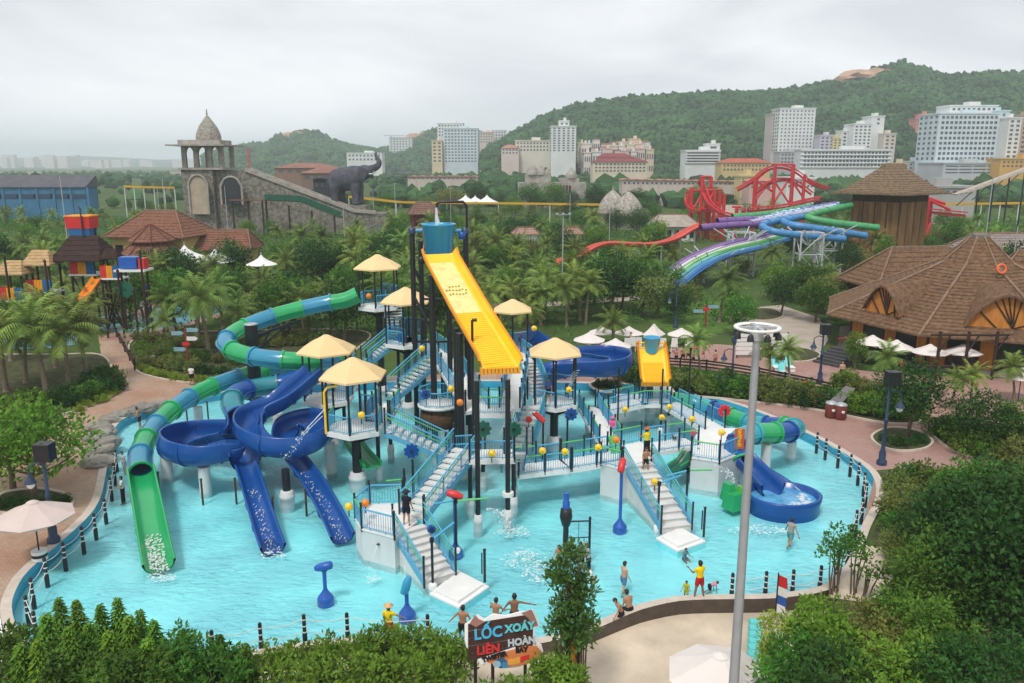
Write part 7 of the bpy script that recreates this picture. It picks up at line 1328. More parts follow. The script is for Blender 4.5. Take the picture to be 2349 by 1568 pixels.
# ---- colourful play fort at the left
PLK = [RED, M('plank_orange', (.80, .33, .02), .6, .1, 3), M('plank_blue', (.03, .15, .36), .6, .15, 3)]
def fort(label, px, y_eave, y_ridge, wpx, zc, panel_y, roofmat=STRAW, planks=True, rk=1.0):
    a = W(px - wpx / 2, y_eave, zc); b = W(px + wpx / 2, y_eave, zc); rz_ = W(px, y_ridge, zc).z; c = (a + b) / 2; hw = (b.x - a.x) / 2; th = T('fort_tower', label, 'play tower', (c.x, c.y, 0), 'towers of the colourful play fort'); d = hw * .9
    hr_, dr_ = hw * rk, d * rk; r0 = [(c.x - hr_, c.y - dr_, a.z), (c.x + hr_, c.y - dr_, a.z), (c.x + hr_, c.y + dr_, a.z), (c.x - hr_, c.y + dr_, a.z)]; r1 = [(c.x - hr_ * .55, c.y - .05, rz_), (c.x + hr_ * .55, c.y - .05, rz_), (c.x + hr_ * .55, c.y + .05, rz_), (c.x - hr_ * .55, c.y + .05, rz_)]; courses(th, r0, r1, 5, roofmat)
    dz = W(px, panel_y, zc).z - .1
    for sx in (-.8, .8):
        for sy in (-.75, .75): m = MB(); m.tube([(c.x + sx * hw, c.y + sy * d, 0), (c.x + sx * hw, c.y + sy * d, a.z + .2)], .12, 6); m.build('post', WOODD, th)
    m = MB(); m.box((c.x, c.y, dz), (hw * 1.9, d * 1.8, .2)); m.build('deck', WHITE, th)
    for z0, z1 in ((0, dz), (.0, dz * .6)): m = MB(); m.beam((c.x - hw * .8, c.y - d * .75, z0), (c.x + hw * .8, c.y - d * .75, z1), .14, .14); m.beam((c.x + hw * .8, c.y - d * .75, z0), (c.x - hw * .8, c.y - d * .75, z1), .14, .14); m.build('brace', WOODD, th)
    m = MB(); m.box((c.x, c.y, dz * .5), (hw * 1.9, d * 1.8, .18)); m.build('lower_deck', WOODD, th)
    if planks:
        for k in range(9): m = MB(); m.box((c.x - hw * .85 + hw * 1.7 * (k + .5) / 9, c.y - d * .85, dz + .75), (hw * 1.7 / 9 * .86, .1, 1.35)); m.build('plank', PLK[k // 3], th)
        for k in range(4): m = MB(); m.box((c.x - hw * .88, c.y - d * .7 + d * 1.5 * (k + .5) / 4, dz + .75), (.1, d * 1.5 / 4 * .93, 1.35)); m.build('plank', PLK[k // 2], th)
    return th, c, a.z, rz_
fort('play fort tower with a pale straw roof at the far left edge', 34, 627, 597, 66, 87, 687); fort('play fort tower with a straw roof, second from the left edge', 97, 606, 573, 66, 88, 669)
f3, fc, ez, rz3 = fort('tall middle fort tower with a dark roof and three-colour planks', 199, 594, 540, 66, 90, 627, M('dark_roof', (.045, .028, .024), .9, .3, 2), rk=1.75); fort('fort tower with an open dark frame right of the middle one', 257, 592, 570, 50, 88, 637, M('dark_roof'), rk=.8)
c = W(188, 510, 90); th = T('fort_bucket', 'red and blue square tipping bucket on top of the play fort', 'bucket', (c.x, c.y, rz3)); m = MB(); m.box(c, (2.6, 2.0, 1.3), 0, 0, 1.06); m.build('upper_bin', RED, th); m = MB(); m.box(c - V((0, 0, 1.05)), (2.2, 1.8, .75), 0, 0, 1.05); m.build('lower_bin', PLK[2], th); m = MB(); m.box(c + V((0, 0, .7)), (2.85, 2.2, .14)); m.build('rim', PLK[1], th)
for dx in (-1.2, 1.2): m = MB(); m.tube([(c.x + dx, c.y + .3, rz3 - 3), c + V((dx, .3, -.3))], .1, 6); m.build('bucket_post', WOODD, th)
m = MB(); m.tube([(c.x + .6, c.y - 1.2, 6), c + V((.6, -1.2, 1.5)), c + V((.3, -1.0, 1.8))], .08, 6); m.build('filling_pipe', BLACK, th)
gear('dark green toothed sprayer of the play fort', W(287, 665, 84), .9, DGREEN, .1)
for k, (px, h) in enumerate([(25, 8.5), (115, 8.0), (333, 9.0), (278, 7.0), (310, 5.0), (240, 5.5)]): p = W(px, 700, 84); m = MB(); m.tube([(p.x, p.y, 0), (p.x, p.y, h)], .11, 7); m.lathe((p.x, p.y, h), [(.16, 0), (.14, .2), (0, .3)], 7); tag(m.build('fort_mast', WOODD), 'dark timber mast of the play fort, ' + ORD[k] + ' of six', 'mast', 'timber masts of the play fort')
c = W(305, 600, 86); th = T('fort_deck', 'white roofed deck with blue boxes at the right end of the play fort', 'deck', (c.x, c.y, 0)); m = MB(); m.box(c - U * .9, (3.2, 2.4, .2)); m.build('deck', WHITE, th); m = MB(); m.box(c - V((.3, 0, .1)), (1.9, 1.4, 1.2)); m.build('blue_box', CB, th); m = MB(); m.box(c + V((1.1, 0, -.2)), (.6, 1.2, 1.1)); m.build('red_box', RED, th)
for dx in (-1.4, 1.4): m = MB(); m.tube([(c.x + dx, c.y, 0), (c.x + dx, c.y, c.z - .8)], .12, 6); m.build('post', WOODD, th)
a, b = W(225, 640, 88), W(190, 690, 84); m = MB(); m.sweep(spl([a, a.lerp(b, .5), b], 10), [(-.5, .4), (-.4, 0), (.4, 0), (.5, .4), (.4, -.1), (-.4, -.1)], 0, True, True, True); tag(m.build('fort_slide', ORANGE), 'orange slide in the middle of the play fort', 'slide')
th = T('pool_bridge', 'dark timber footbridge with white balusters over the left pool', 'footbridge', G(240, 735)); fp = [G(x, y, .4) for x, y in ((225, 735), (260, 732), (300, 728))]
for a, b in zip(fp, fp[1:]): m = MB(); m.beam(a, b, 1.5, .15); m.build('deck', WOODD, th); panel(th, a + V((0, -.7, 0)), b + V((0, -.7, 0)), 1.1, WOODD, WHITE, gap=.35)
# sandy wooden water slide frame at the far right edge, grey slide ramps
th = T('slide_ramp', 'steep pale grey slide ramps on dark trestles at the right edge', 'water slide', W(2300, 440, 200))
for k in range(3): m = MB(); a, b = W(2190 + 12 * k, 447 - 2 * k, 200), W(2370 + 14 * k, 380 - 3 * k, 205); m.beam(a, b, 1.6, .3); m.build('lane', M('pale_sheet'), th)
for f in (.3, .5, .7, .9): p = W(2190, 447, 200).lerp(W(2370, 380, 205), f); m = MB(); m.tube([(p.x, p.y, 0), (p.x, p.y, p.z)], .2, 6); m.build('trestle_leg', BLACK, th); m = MB(); m.tube([(p.x - 5, p.y, p.z - 5), (p.x, p.y, p.z)], .12, 5); m.build('brace', BLACK, th)
th = T('red_lattice_mast', 'slim red lattice mast standing behind the stone ramp', 'mast', W(572, 385, 330)); a, b = W(573, 392, 330), W(569, 340, 330)
for dx in (-.5, .5):
    m = MB(); m.tube([a + V((dx, 0, -3)), b + V((dx * .5, 0, 0))], .14, 5); m.build('chord', RED, th)
for k in range(8): p, q = a.lerp(b, k / 8), a.lerp(b, (k + 1) / 8); m = MB(); m.tube([p + V((-.5, 0, 0)), q + V((.5, 0, 0))], .08, 4); m.build('lacing', RED, th)
# white slatted boards beside the park path (behind the lamp ring)
for k, px in enumerate((1710, 1785)):
    g_ = G(px, 822); th = T('slatted_screen', 'white slatted screen beside the park path, ' + ('left' if k == 0 else 'right') + ' one', 'screen', g_, 'white slatted screens')
    for z in range(5): m = MB(); m.box(g_ + V((0, 0, .5 + .42 * z)), (1.9, .08, .34)); m.build('slat', WHITE, th)
    for dx in (-.8, .8): m = MB(); m.tube([g_ + V((dx, .08, 0)), g_ + V((dx, .08, 2.5))], .06, 6); m.build('post', WOODD, th)
# ================================================================ the city under the hill
WIN = M('window_glass', (.07, .085, .10), .25, .3, .3); PINKR = M('pink_roof', (.42, .20, .15), .85, .2, .3); REDR = M('red_roof', (.40, .11, .06), .85, .2, .3)
_pane = {}
def panes(par, x0, x1, z0, z1, y, cols, rows, fw=.5, fh=.5, mat=WIN):
    w_, h_ = (x1 - x0) / cols * fw, (z1 - z0) / rows * fh; ky = (round(w_, 2), round(h_, 2)); m = MB(); m.box((0, 0, 0), (w_, .3, h_)); src = None; ox, oy, oz = ORG[par.name]; sill = None
    for i in range(cols):
        for j in range(rows):
            p = (x0 + (x1 - x0) * (i + .5) / cols - ox, y - oy, z0 + (z1 - z0) * (j + .5) / rows - oz)
            if src is None: src = bpy.data.objects.new('window', m.mesh('window', mat)); C.objects.link(src); src.parent = par; src.location = p
            else: kidcopy(src, par, Matrix.Translation(p))
def block(label, px0, px1, pyt, zc, dp, col, cols, rows, pyb=None, roof=None, fw=.5, fh=.45, name='apartment_block', cat='building', grp='buildings of the city below the hill', crown=True, side=None, floorband=False):
    a, b = W(px0, pyt, zc), W(px1, pyt, zc); x0, x1, zt, y = a.x, b.x, a.z, a.y; zb = W(px0, pyb, zc).z if pyb else 0; zb = max(0, zb); wm = col if not isinstance(col, tuple) else M('wall_%02d%02d%02d' % tuple(int(c * 99) for c in col), col, .85, .10, .08)
    th = T(name, label, cat, ((x0 + x1) / 2, y + dp / 2, 0), grp); m = MB(); m.box(((x0 + x1) / 2, y + dp / 2, zt / 2), (x1 - x0, dp, zt)); m.build('wall', wm, th)
    z0 = zb + .5
    if cols: panes(th, x0 + (x1 - x0) * .03, x1 - (x1 - x0) * .03, z0, zt - .4, y - .02, cols, rows, fw, fh)
    if floorband:
        for j in range(rows + 1): m = MB(); m.box(((x0 + x1) / 2, y - .35, z0 + (zt - .4 - z0) * j / rows), (x1 - x0 + .4, .9, .35)); m.build('floor_slab', WHITE, th)
    if side: # windows on the flank that faces the middle of the view
        xs = x0 if side < 0 else x1; m = MB(); m.box((0, 0, 0), (.3, dp / 5 * .5, (zt - z0) / rows * .45)); src = None; ox, oy, oz = ORG[th.name]
        for i in range(4):
            for j in range(rows):
                p = (xs - ox, y + dp * (i + .5) / 4 - oy, z0 + (zt - z0) * (j + .5) / rows - oz)
                if src is None: src = bpy.data.objects.new('side_window', m.mesh('side_window', WIN)); C.objects.link(src); src.parent = th; src.location = p
                else: kidcopy(src, th, Matrix.Translation(p))
    if roof:
        rh = (x1 - x0) * .12 if (x1 - x0) < 12 else 2.6; m = MB(); e = .6; cx_ = (x0 + x1) / 2; m.add([(x0 - e, y - e, zt), (x1 + e, y - e, zt), (x1 + e, y + dp + e, zt), (x0 - e, y + dp + e, zt), (x0 + dp * .4, y + dp / 2, zt + rh), (x1 - dp * .4, y + dp / 2, zt + rh)] if x1 - x0 > dp else [(x0 - e, y - e, zt), (x1 + e, y - e, zt), (x1 + e, y + dp + e, zt), (x0 - e, y + dp + e, zt), (cx_, y - e, zt + rh), (cx_, y + dp + e, zt + rh)], [(0, 1, 5, 4), (1, 2, 5), (2, 3, 4, 5), (3, 0, 4)] if x1 - x0 > dp else [(1, 2, 5, 4), (3, 0, 4, 5), (0, 1, 4), (2, 3, 5)]); m.build('roof', roof, th)
    elif crown:
        m = MB(); m.box(((x0 + x1) / 2, y + dp / 2, zt + .35), (x1 - x0 + .8, dp + .8, .7)); m.build('parapet', wm, th); m = MB(); m.box((x0 + (x1 - x0) * .6, y + dp / 2, zt + 1.7), ((x1 - x0) * .25, dp * .4, 2.4)); m.build('stair_head', wm, th)
    return th
PW = (.66, .68, .67); PB = (.56, .64, .68); CR = (.66, .62, .53); PK = (.64, .53, .49)
block('pale blue hotel slab standing alone in the middle distance', 1016, 1096, 296, 750, 22, PB, 10, 11, 375, fw=.55, fh=.4); block('taller rear wing of the pale blue hotel', 1003, 1062, 284, 775, 20, PW, 8, 4, 315); block('cream flank building left of the pale blue hotel', 990, 1014, 324, 748, 16, (.66, .55, .36), 2, 6, 375)
block('slim white tower block with a stepped top in front of the hill', 1265, 1322, 291, 600, 24, PW, 5, 10, 350, side=-1); block('small crown block on the slim white tower', 1283, 1306, 279, 604, 12, PW, 2, 1, 290)
block('low white building with square windows behind the elephant', 795, 876, 352, 950, 20, PW, 9, 2, 372); block('hazy unfinished tower block beside a crane', 892, 944, 316, 1350, 25, PW, 7, 6, 352)
c = W(918, 352, 1340); th = T('tower_crane', 'thin pale tower crane over the unfinished block', 'crane', (c.x, c.y, 0)); m = MB(); z_ = W(918, 312, 1340).z; m.tube([(c.x - 14, c.y, 0), (c.x - 14, c.y, z_)], .7, 4); m.build('mast', STEEL, th); m = MB(); m.beam((c.x - 26, c.y, z_), (c.x + 8, c.y, z_), .8, 1.0); m.build('jib', STEEL, th)
block('pinkish block of flats high on the saddle', 1100, 1132, 304, 1000, 16, PK, 5, 4, 330); block('white flats right of the pinkish block on the saddle', 1128, 1162, 300, 1020, 16, PW, 5, 4, 328); block('pale yellow long building below the saddle', 1182, 1262, 324, 630, 16, CR, 10, 3, 350); block('small pink house row left of the slim tower', 1150, 1190, 340, 625, 12, PK, 5, 2, 356, roof=PINKR)
rs = random.Random(21); pal = [(.66, .60, .55), (.62, .48, .44), (.66, .64, .60), (.60, .56, .46), (.56, .60, .60), (.64, .52, .40)]; k = 0
for row, (y0, zc) in enumerate(((327, 632), (336, 618), (346, 604))):
    x = 1328 + 6 * row
    while x < 1490:
        wd = rs.uniform(12, 24); block('little pastel house on the slope under the forest, ' + ['upper', 'middle', 'lower'][row] + ' row, ' + (ORD[k % 11]) + ' from the left', x, x + wd, y0 + rs.uniform(-7, 6), zc, 12, rs.choice(pal), 3, 3, None, roof=rs.choice([None, None, PINKR]), name='hill_house', cat='house', grp='pastel houses on the slope'); x += wd + rs.uniform(0, 5); k += 1
    k = 0
block('cream colonial building with a dark red roof', 1360, 1486, 372, 480, 14, (.64, .57, .43), 14, 3, 398, roof=M('maroon_roof', (.22, .06, .06), .8), fw=.55); block('upper storey of the cream colonial building', 1372, 1452, 362, 486, 10, (.62, .52, .34), 9, 1, 372, roof=M('maroon_roof'))
block('white block with continuous dark window bands on the hill foot', 1573, 1653, 347, 520, 16, PW, 1, 4, 376, fw=.95, fh=.4, floorband=True); block('stair tower on the banded white block', 1622, 1652, 332, 526, 10, PW, 1, 1, 346)
block('ochre two storey building with a red hip roof', 1655, 1768, 374, 480, 15, (.58, .44, .20), 13, 2, 396, roof=REDR)
block('tall white tower block with a grid of small dark windows', 1790, 1872, 250, 605, 20, PW, 9, 12, 350, fw=.38, fh=.42, side=-1); block('pinkish grey rear wing of the tall white tower', 1773, 1796, 262, 618, 18, (.52, .45, .44), 3, 11, 350); block('grey podium below the tall white tower', 1790, 1840, 350, 596, 16, (.46, .44, .45), 6, 3, 378)
block('long white five storey block with rows of dark windows', 1838, 2046, 345, 560, 14, PW, 24, 4, 386, fw=.62, fh=.5, floorband=True); block('white slab with four window columns above the long block', 1960, 2002, 286, 575, 18, PW, 4, 7, 342, fw=.5); block('blank white flank tower beside the four column slab', 2002, 2030, 268, 579, 18, PW, 1, 2, 290, fw=.2)
block('narrow pale lilac house left of the slab', 1882, 1915, 312, 590, 12, (.54, .52, .58), 3, 4, 345); block('narrow yellow house in the row above the long block', 1912, 1932, 318, 588, 12, (.66, .58, .30), 2, 4, 345); block('narrow white house in the row above the long block', 1932, 1958, 302, 586, 12, PW, 2, 5, 345)
block('cream house stepping down right of the long block', 2030, 2056, 308, 572, 14, (.62, .56, .48), 2, 4, 345); block('salmon pink villa on the wooded slope', 2103, 2142, 274, 700, 14, (.60, .24, .19), 5, 3, 298, roof=None); block('upper tier of the salmon pink villa', 2112, 2136, 263, 704, 10, (.60, .24, .19), 3, 1, 274)
block('big pale blue white hotel with a dense grid of windows at the right', 2156, 2296, 262, 470, 24, PB, 13, 9, 372, fw=.6, fh=.5, side=-1); block('stepped roof storey of the big hotel', 2180, 2290, 244, 478, 16, PW, 9, 1, 258); block('pale blue stair shaft of the big hotel', 2292, 2318, 256, 472, 22, (.50, .62, .66), 1, 9, 372, fw=.3); block('grey podium terraces under the big hotel', 2165, 2300, 376, 462, 30, (.48, .50, .52), 4, 3, 402, fw=.9, fh=.3)
block('narrow mint green house beside the big hotel', 2136, 2156, 300, 482, 12, (.14, .50, .38), 2, 5, 364); block('white tower block cut by the right edge', 2316, 2345, 272, 462, 18, PW, 2, 10, 376); block('brownish flats at the right edge', 2345, 2400, 266, 466, 18, (.46, .34, .27), 3, 10, 376); block('orange ochre row of shops at the right edge', 2296, 2420, 366, 452, 14, (.60, .36, .10), 12, 2, 388)
block('cream house at the foot of the slope near the thatched tower', 2055, 2085, 376, 500, 12, (.60, .52, .36), 3, 2, 396); block('blue grey hall between the long block and the hotel', 2085, 2130, 372, 505, 16, (.44, .48, .52), 5, 2, 392)
block('yellowish villa above the red coaster', 1700, 1738, 406, 330, 10, (.62, .50, .25), 4, 2, 428); block('pink hotel behind the red coaster', 1720, 1790, 416, 300, 10, (.60, .40, .36), 7, 2, 436, roof=PINKR)
for k in range(13): block('pink roofed row house behind the twin domes, ' + (ORD[k] if k < 11 else ['twelfth', 'thirteenth'][k - 11]) + ' in the row', 1428 + 21 * k, 1448.5 + 21 * k, 413 + .4 * k, 345, 11, (.58, .50, .44), 2, 1, 428, roof=PINKR, name='row_house', cat='house', grp='pink roofed row houses')
for k in range(8): block('pink roofed row house behind the hut on stilts, ' + ORD[k] + ' in the row', 935 + 20 * k, 954.5 + 20 * k, 406, 420, 11, (.58, .50, .44), 2, 1, 414, roof=PINKR, name='row_house', cat='house', grp='far pink roofed row houses')
block('rusty brown industrial shed behind the ramp', 630, 760, 386, 420, 20, (.24, .15, .11), 6, 1, 400, roof=M('rust_roof', (.26, .13, .10), .9, .2, .2)); block('brown low shed left of the elephant', 690, 800, 398, 360, 16, (.20, .14, .11), 5, 1, 415, roof=M('rust_roof')); block('dark gabled barn in front of the elephant', 718, 760, 412, 260, 12, (.05, .05, .055), 3, 1, 440, roof=M('dark_sheet', (.05, .06, .07), .7))
block('low grey service building behind the restaurant', 2090, 2240, 432, 240, 12, (.38, .38, .37), 8, 1, 450); block('white glazed pavilion beside the thatched tower', 1805, 1870, 412, 260, 10, PW, 7, 2, 435)
# faint town far across the plain
m = MB(); rs = random.Random(5)
for k in range(70): px = rs.choice([rs.uniform(60, 185), rs.uniform(-50, 420), rs.uniform(400, 800)]); zc = rs.uniform(2600, 4200); p = W(px, rs.uniform(366, 371) if px > 190 else rs.uniform(355, 370), zc); h = max(8, p.z); m.box((p.x, p.y, h / 2), (rs.uniform(14, 45), 20, h))
o = m.build('distant_town', M('far_wall', (.62, .58, .56), .9)); tag(o, 'faint white town far across the plain at the left', 'town', None, 'stuff')
# ================================================================ plants
def leafmesh(cent, per, spread, ln_, wd, seed, up=.5, droop=0.0, shell=0.0, tip=True):
    r = np.random.RandomState(seed); cent = np.asarray(cent, float); n_ = len(cent) * per; c = np.repeat(cent[:, :3], per, 0); sp = np.repeat(cent[:, 3:4] if cent.shape[1] > 3 else np.full((len(cent), 1), spread), per, 0)
    d = r.normal(size=(n_, 3)); d /= np.linalg.norm(d, axis=1)[:, None] + 1e-9; rad = r.rand(n_, 1) ** (1 / 3. if not shell else .12); p = c + d * rad * sp
    a = d * .8 + r.normal(size=(n_, 3)) * .6; a[:, 2] += up * r.rand(n_) - droop; a /= np.linalg.norm(a, axis=1)[:, None] + 1e-9
    t = np.cross(a, r.normal(size=(n_, 3)) * .5 + np.array([0, 0, 1.0])); t /= np.linalg.norm(t, axis=1)[:, None] + 1e-9
    L_ = ln_ * r.uniform(.65, 1.3, (n_, 1)); w_ = wd * r.uniform(.7, 1.25, (n_, 1)); nn = np.cross(t, a)
    v = np.stack([p, p + a * L_ * .45 + t * w_ + nn * L_ * .06, p + a * L_, p + a * L_ * .45 - t * w_ + nn * L_ * .06], 1).reshape(-1, 3); return v
def leafobj(name, v, mat, parent=None):
    n_ = len(v) // 4; me = bpy.data.meshes.new(name); me.vertices.add(len(v)); me.vertices.foreach_set('co', v.astype('f').ravel()); me.loops.add(n_ * 4); me.loops.foreach_set('vertex_index', np.arange(n_ * 4, dtype='i')); me.polygons.add(n_); me.polygons.foreach_set('loop_start', np.arange(0, n_ * 4, 4, dtype='i')); me.materials.append(mat); me.update(calc_edges=True); me.validate()
    o = bpy.data.objects.new(name, me); C.objects.link(o)
    if parent: o.parent = parent
    return o
LF = dict(mid=M('leaf_mid', (.085, .19, .025), .6, .55, 1.1, objvar=.28, hue=.02, trans=.25), dark=M('leaf_dark', (.035, .095, .018), .6, .5, 1.2, objvar=.25, hue=.015, trans=.15), bright=M('leaf_bright', (.135, .265, .03), .55, .5, 1.2, objvar=.15, hue=.015, trans=.3), olive=M('leaf_olive', (.17, .205, .05), .65, .40, 1.1, objvar=.25, hue=.025, trans=.25), glossy=M('leaf_glossy', (.07, .16, .025), .4, .4, 1.5, objvar=.12, trans=.2),
    palm=M('leaf_palm', (.165, .25, .05), .6, .5, .9, objvar=.30, hue=.03, trans=.2), lime=M('leaf_lime', (.27, .37, .04), .6, .3, 1.5, objvar=.15, trans=.3))
def broad(seed, h, rx, rz, nb, per, ln_, wd, mat, trunk=.14, low=.35, limbs=6, cl=.55, name='broadleaf_tree', cat='tree'):
    rs = random.Random(seed); th = P0(name, 'x', cat); zc = h - rz; cent = []
    for i in range(nb):
        while True:
            x, y, z = rs.uniform(-1, 1), rs.uniform(-1, 1), rs.uniform(-1, 1); q = x * x + y * y + z * z
            if .25 < q < 1: break
        k = 1 + .35 * mnoise.noise(V((x * 1.6, y * 1.6, z * 1.6 + seed))); cent.append((x * rx * k, y * rx * k, zc + z * rz * k, rs.uniform(.6, 1.25) * cl * rx / 1.6))
    o = leafobj('crown', leafmesh(cent, per, .5, ln_, wd, seed, .6, .15, .1), mat, th)
    m = MB(); lean = V((rs.uniform(-.12, .12), rs.uniform(-.12, .12), 0)) * h; b = V((0, 0, -.3)); tp = V((lean.x, lean.y, zc - rz * .2)); m.tube([b, b.lerp(tp, .5) + V((rs.uniform(-.1, .1), 0, 0)), tp], [trunk * 1.2, trunk * .9, trunk * .6], 7)
    for i in range(limbs): c = V(rs.choice(cent)[:3]); s = b.lerp(tp, rs.uniform(.5, 1)); m.tube([s, s.lerp(c, .5) + V((0, 0, -.1)), c], [trunk * .45, trunk * .3, trunk * .1], 5)
    m.build('trunk', BARK, th); return th
def palm(seed, h, fr, fl, mat, drop_=1.0, name='palm_tree', leaflets=15):
    rs = random.Random(seed); th = P0(name, 'x', 'palm'); b = V((0, 0, -.3)); ln_ = V((rs.uniform(-.12, .12) * h, rs.uniform(-.12, .12) * h, h)); pts = [b, V((ln_.x * .2, ln_.y * .2, h * .4)), V((ln_.x * .6, ln_.y * .6, h * .75)), ln_]
    m = MB(); m.tube(pts, [.2, .14, .12, .13], 8); m.lathe(b, [(.3, 0), (.26, .3), (.16, .6)], 8); m.build('trunk', PALMBARK, th)
    V_ = []; m = MB()
    for k in range(fr):
        az = 2.399 * k + rs.uniform(-.2, .2); el = radians(80 - 95 * (k / fr) ** 1.1 * drop_ + rs.uniform(-8, 8)); L_ = fl * rs.uniform(.8, 1.1) * (.75 + .25 * sin(pi * (k + 2) / (fr + 3))); d = V((cos(az) * cos(el), sin(az) * cos(el), sin(el))); p = ln_.copy(); st = []; n_ = leaflets; bend = rs.uniform(.9, 1.4)
        for i in range(n_ + 1): st.append(p.copy()); d = (d + V((0, 0, -.105 * bend * (i / n_ + .35)))).normalized(); p = p + d * L_ / n_
        m.tube(st[::3], [.03, .025, .02, .015, .012, .008][:len(st[::3])], 4)
        for i in range(2, n_ + 1):
            t = (st[i] - st[i - 1]).normalized(); s_ = t.cross(U); s_ = s_.normalized() if s_.length > .05 else V((1, 0, 0)); ll = L_ * .30 * sin(pi * (i / n_ * .82 + .12)) ** .7
            for sd in (-1, 1):
                e = st[i] + (s_ * sd * .80 + t * .55 + V((0, 0, -.38 + rs.uniform(-.22, .12)))) * ll; wv = t * .055 * fl / 2.2; V_ += [tuple(st[i] - wv), tuple(st[i].lerp(e, .45) - wv * .5 + V((0, 0, .02))), tuple(e), tuple(st[i] + wv)]
    o = leafobj('crown', np.array(V_), mat, th); m.build('frond_ribs', M('frond_rib', (.20, .20, .07), .7), th); return th
PALM = [palm(1, 3.6, 26, 2.7, LF['palm']), palm(2, 4.4, 28, 2.9, LF['palm']), palm(3, 2.8, 24, 2.6, LF['palm'], .9), palm(4, 4.0, 26, 2.8, LF['palm'], 1.1), palm(5, 1.8, 22, 2.5, LF['palm'], .75)]
TREE = [broad(1, 4.6, 2.0, 1.5, 70, 42, .26, .075, LF['mid']), broad(2, 5.2, 2.3, 1.7, 80, 42, .26, .08, LF['dark']), broad(3, 3.9, 1.8, 1.4, 60, 40, .24, .075, LF['olive']), broad(4, 5.6, 1.5, 2.2, 70, 42, .24, .07, LF['mid']), broad(5, 4.2, 2.2, 1.3, 70, 40, .26, .075, LF['bright'])]
BIG = [broad(6, 8.5, 3.4, 2.8, 120, 46, .34, .10, LF['mid'], .25), broad(7, 8.0, 3.2, 2.6, 110, 46, .34, .10, LF['dark'], .25), broad(8, 7.5, 3.4, 2.3, 110, 46, .34, .10, LF['olive'], .25)]
SHR = [broad(11, 1.25, .95, .6, 40, 44, .15, .042, LF['mid'], .04, cl=.4, name='shrub', cat='shrub'), broad(12, 1.0, .9, .5, 40, 44, .14, .04, LF['dark'], .04, cl=.4, name='shrub', cat='shrub'), broad(13, 1.1, .9, .55, 40, 44, .15, .045, LF['lime'], .04, cl=.4, name='shrub', cat='shrub'), broad(14, 1.5, 1.0, .75, 44, 44, .16, .045, LF['olive'], .04, cl=.4, name='shrub', cat='shrub'), broad(15, 1.6, 1.0, .8, 44, 46, .17, .05, LF['bright'], .04, cl=.4, name='shrub', cat='shrub')]
SIZE = lambda s: 'small' if s < .85 else 'tall' if s > 1.15 else 'middle sized'
nth = lambda i: ORD[i] if i < 11 else ['twelfth', 'thirteenth', 'fourteenth', 'fifteenth', 'sixteenth', 'seventeenth', 'eighteenth', 'nineteenth', 'twentieth', 'twenty-first', 'twenty-second', 'twenty-third', 'twenty-fourth'][min(i - 11, 12)]
def spot(px, y):
    L_ = [(120, 'at the far left'), (300, 'left of the tiled pavilion'), (520, 'below the stone tower'), (760, 'in front of the stone ramp'), (960, 'left of the tipping bucket'), (1130, 'right of the tipping bucket'), (1330, 'by the meadow'), (1560, 'before the coral red slide'), (1800, 'round the racer lanes'), (2100, 'near the thatched tower'), (9999, 'behind the restaurant')]
    return next(b for a, b in L_ if px < a) + (', front rows' if y < 105 else ', middle rows' if y < 170 else ', far rows')
KEEP = [([(1120, 615), (1300, 605), (1420, 625), (1490, 655), (1360, 690), (1130, 690)], .5), ([(1480, 700), (1690, 692), (1690, 762), (1570, 775), (1490, 742)], .25), ([(1690, 705), (1790, 695), (1890, 725), (1910, 790), (1860, 842), (1700, 742)], 1), ([(1330, 745), (1640, 745), (1910, 790), (2060, 860), (1900, 900), (1500, 850), (1320, 800)], 1), ([(215, 700), (520, 695), (530, 720), (400, 760), (215, 768)], .9), ([(0, 640), (330, 640), (330, 740), (0, 760)], .6), ([(1930, 600), (2110, 600), (2110, 730), (1930, 730)], .85), ([(1440, 640), (1720, 615), (1740, 690), (1640, 760), (1440, 760)], .4), ([(1560, 560), (1950, 560), (1950, 700), (1560, 700)], .75), ([(215, 765), (295, 765), (320, 860), (225, 830)], 1), ([(1420, 590), (1800, 540), (1830, 560), (1600, 690), (1420, 700)], .55)]
CIRC = [(45.4, 78.6, 14.5), (47, 93, 9), (58, 84, 10), (RT.x + 2, RT.y, 9), (wz(455, 450).x, wz(455, 450).y + 4, 12), (wz(650, 450).x, wz(650, 450).y + 4, 12), (eo.x, eo.y, 9), (W(375, 545, 138).x, W(375, 545, 138).y, 9), (W(505, 575, 140).x, W(505, 575, 140).y, 7), (W(350, 575, 128).x, W(350, 575, 128).y, 6)]
def inpoly(x, y, pl):
    c = False; j = len(pl) - 1
    for i in range(len(pl)):
        if (pl[i][1] > y) != (pl[j][1] > y) and x < (pl[j][0] - pl[i][0]) * (y - pl[i][1]) / (pl[j][1] - pl[i][1]) + pl[i][0]: c = not c
        j = i
    return c
def proj(p): d = V(p) - V((0, 0, CAMH)); zc = d.y * cos(PITCH) - d.z * sin(PITCH); v = (-d.y * sin(PITCH) - d.z * cos(PITCH)) / zc; return CX + F * d.x / zc, CY + F * v, zc
rs = random.Random(77)
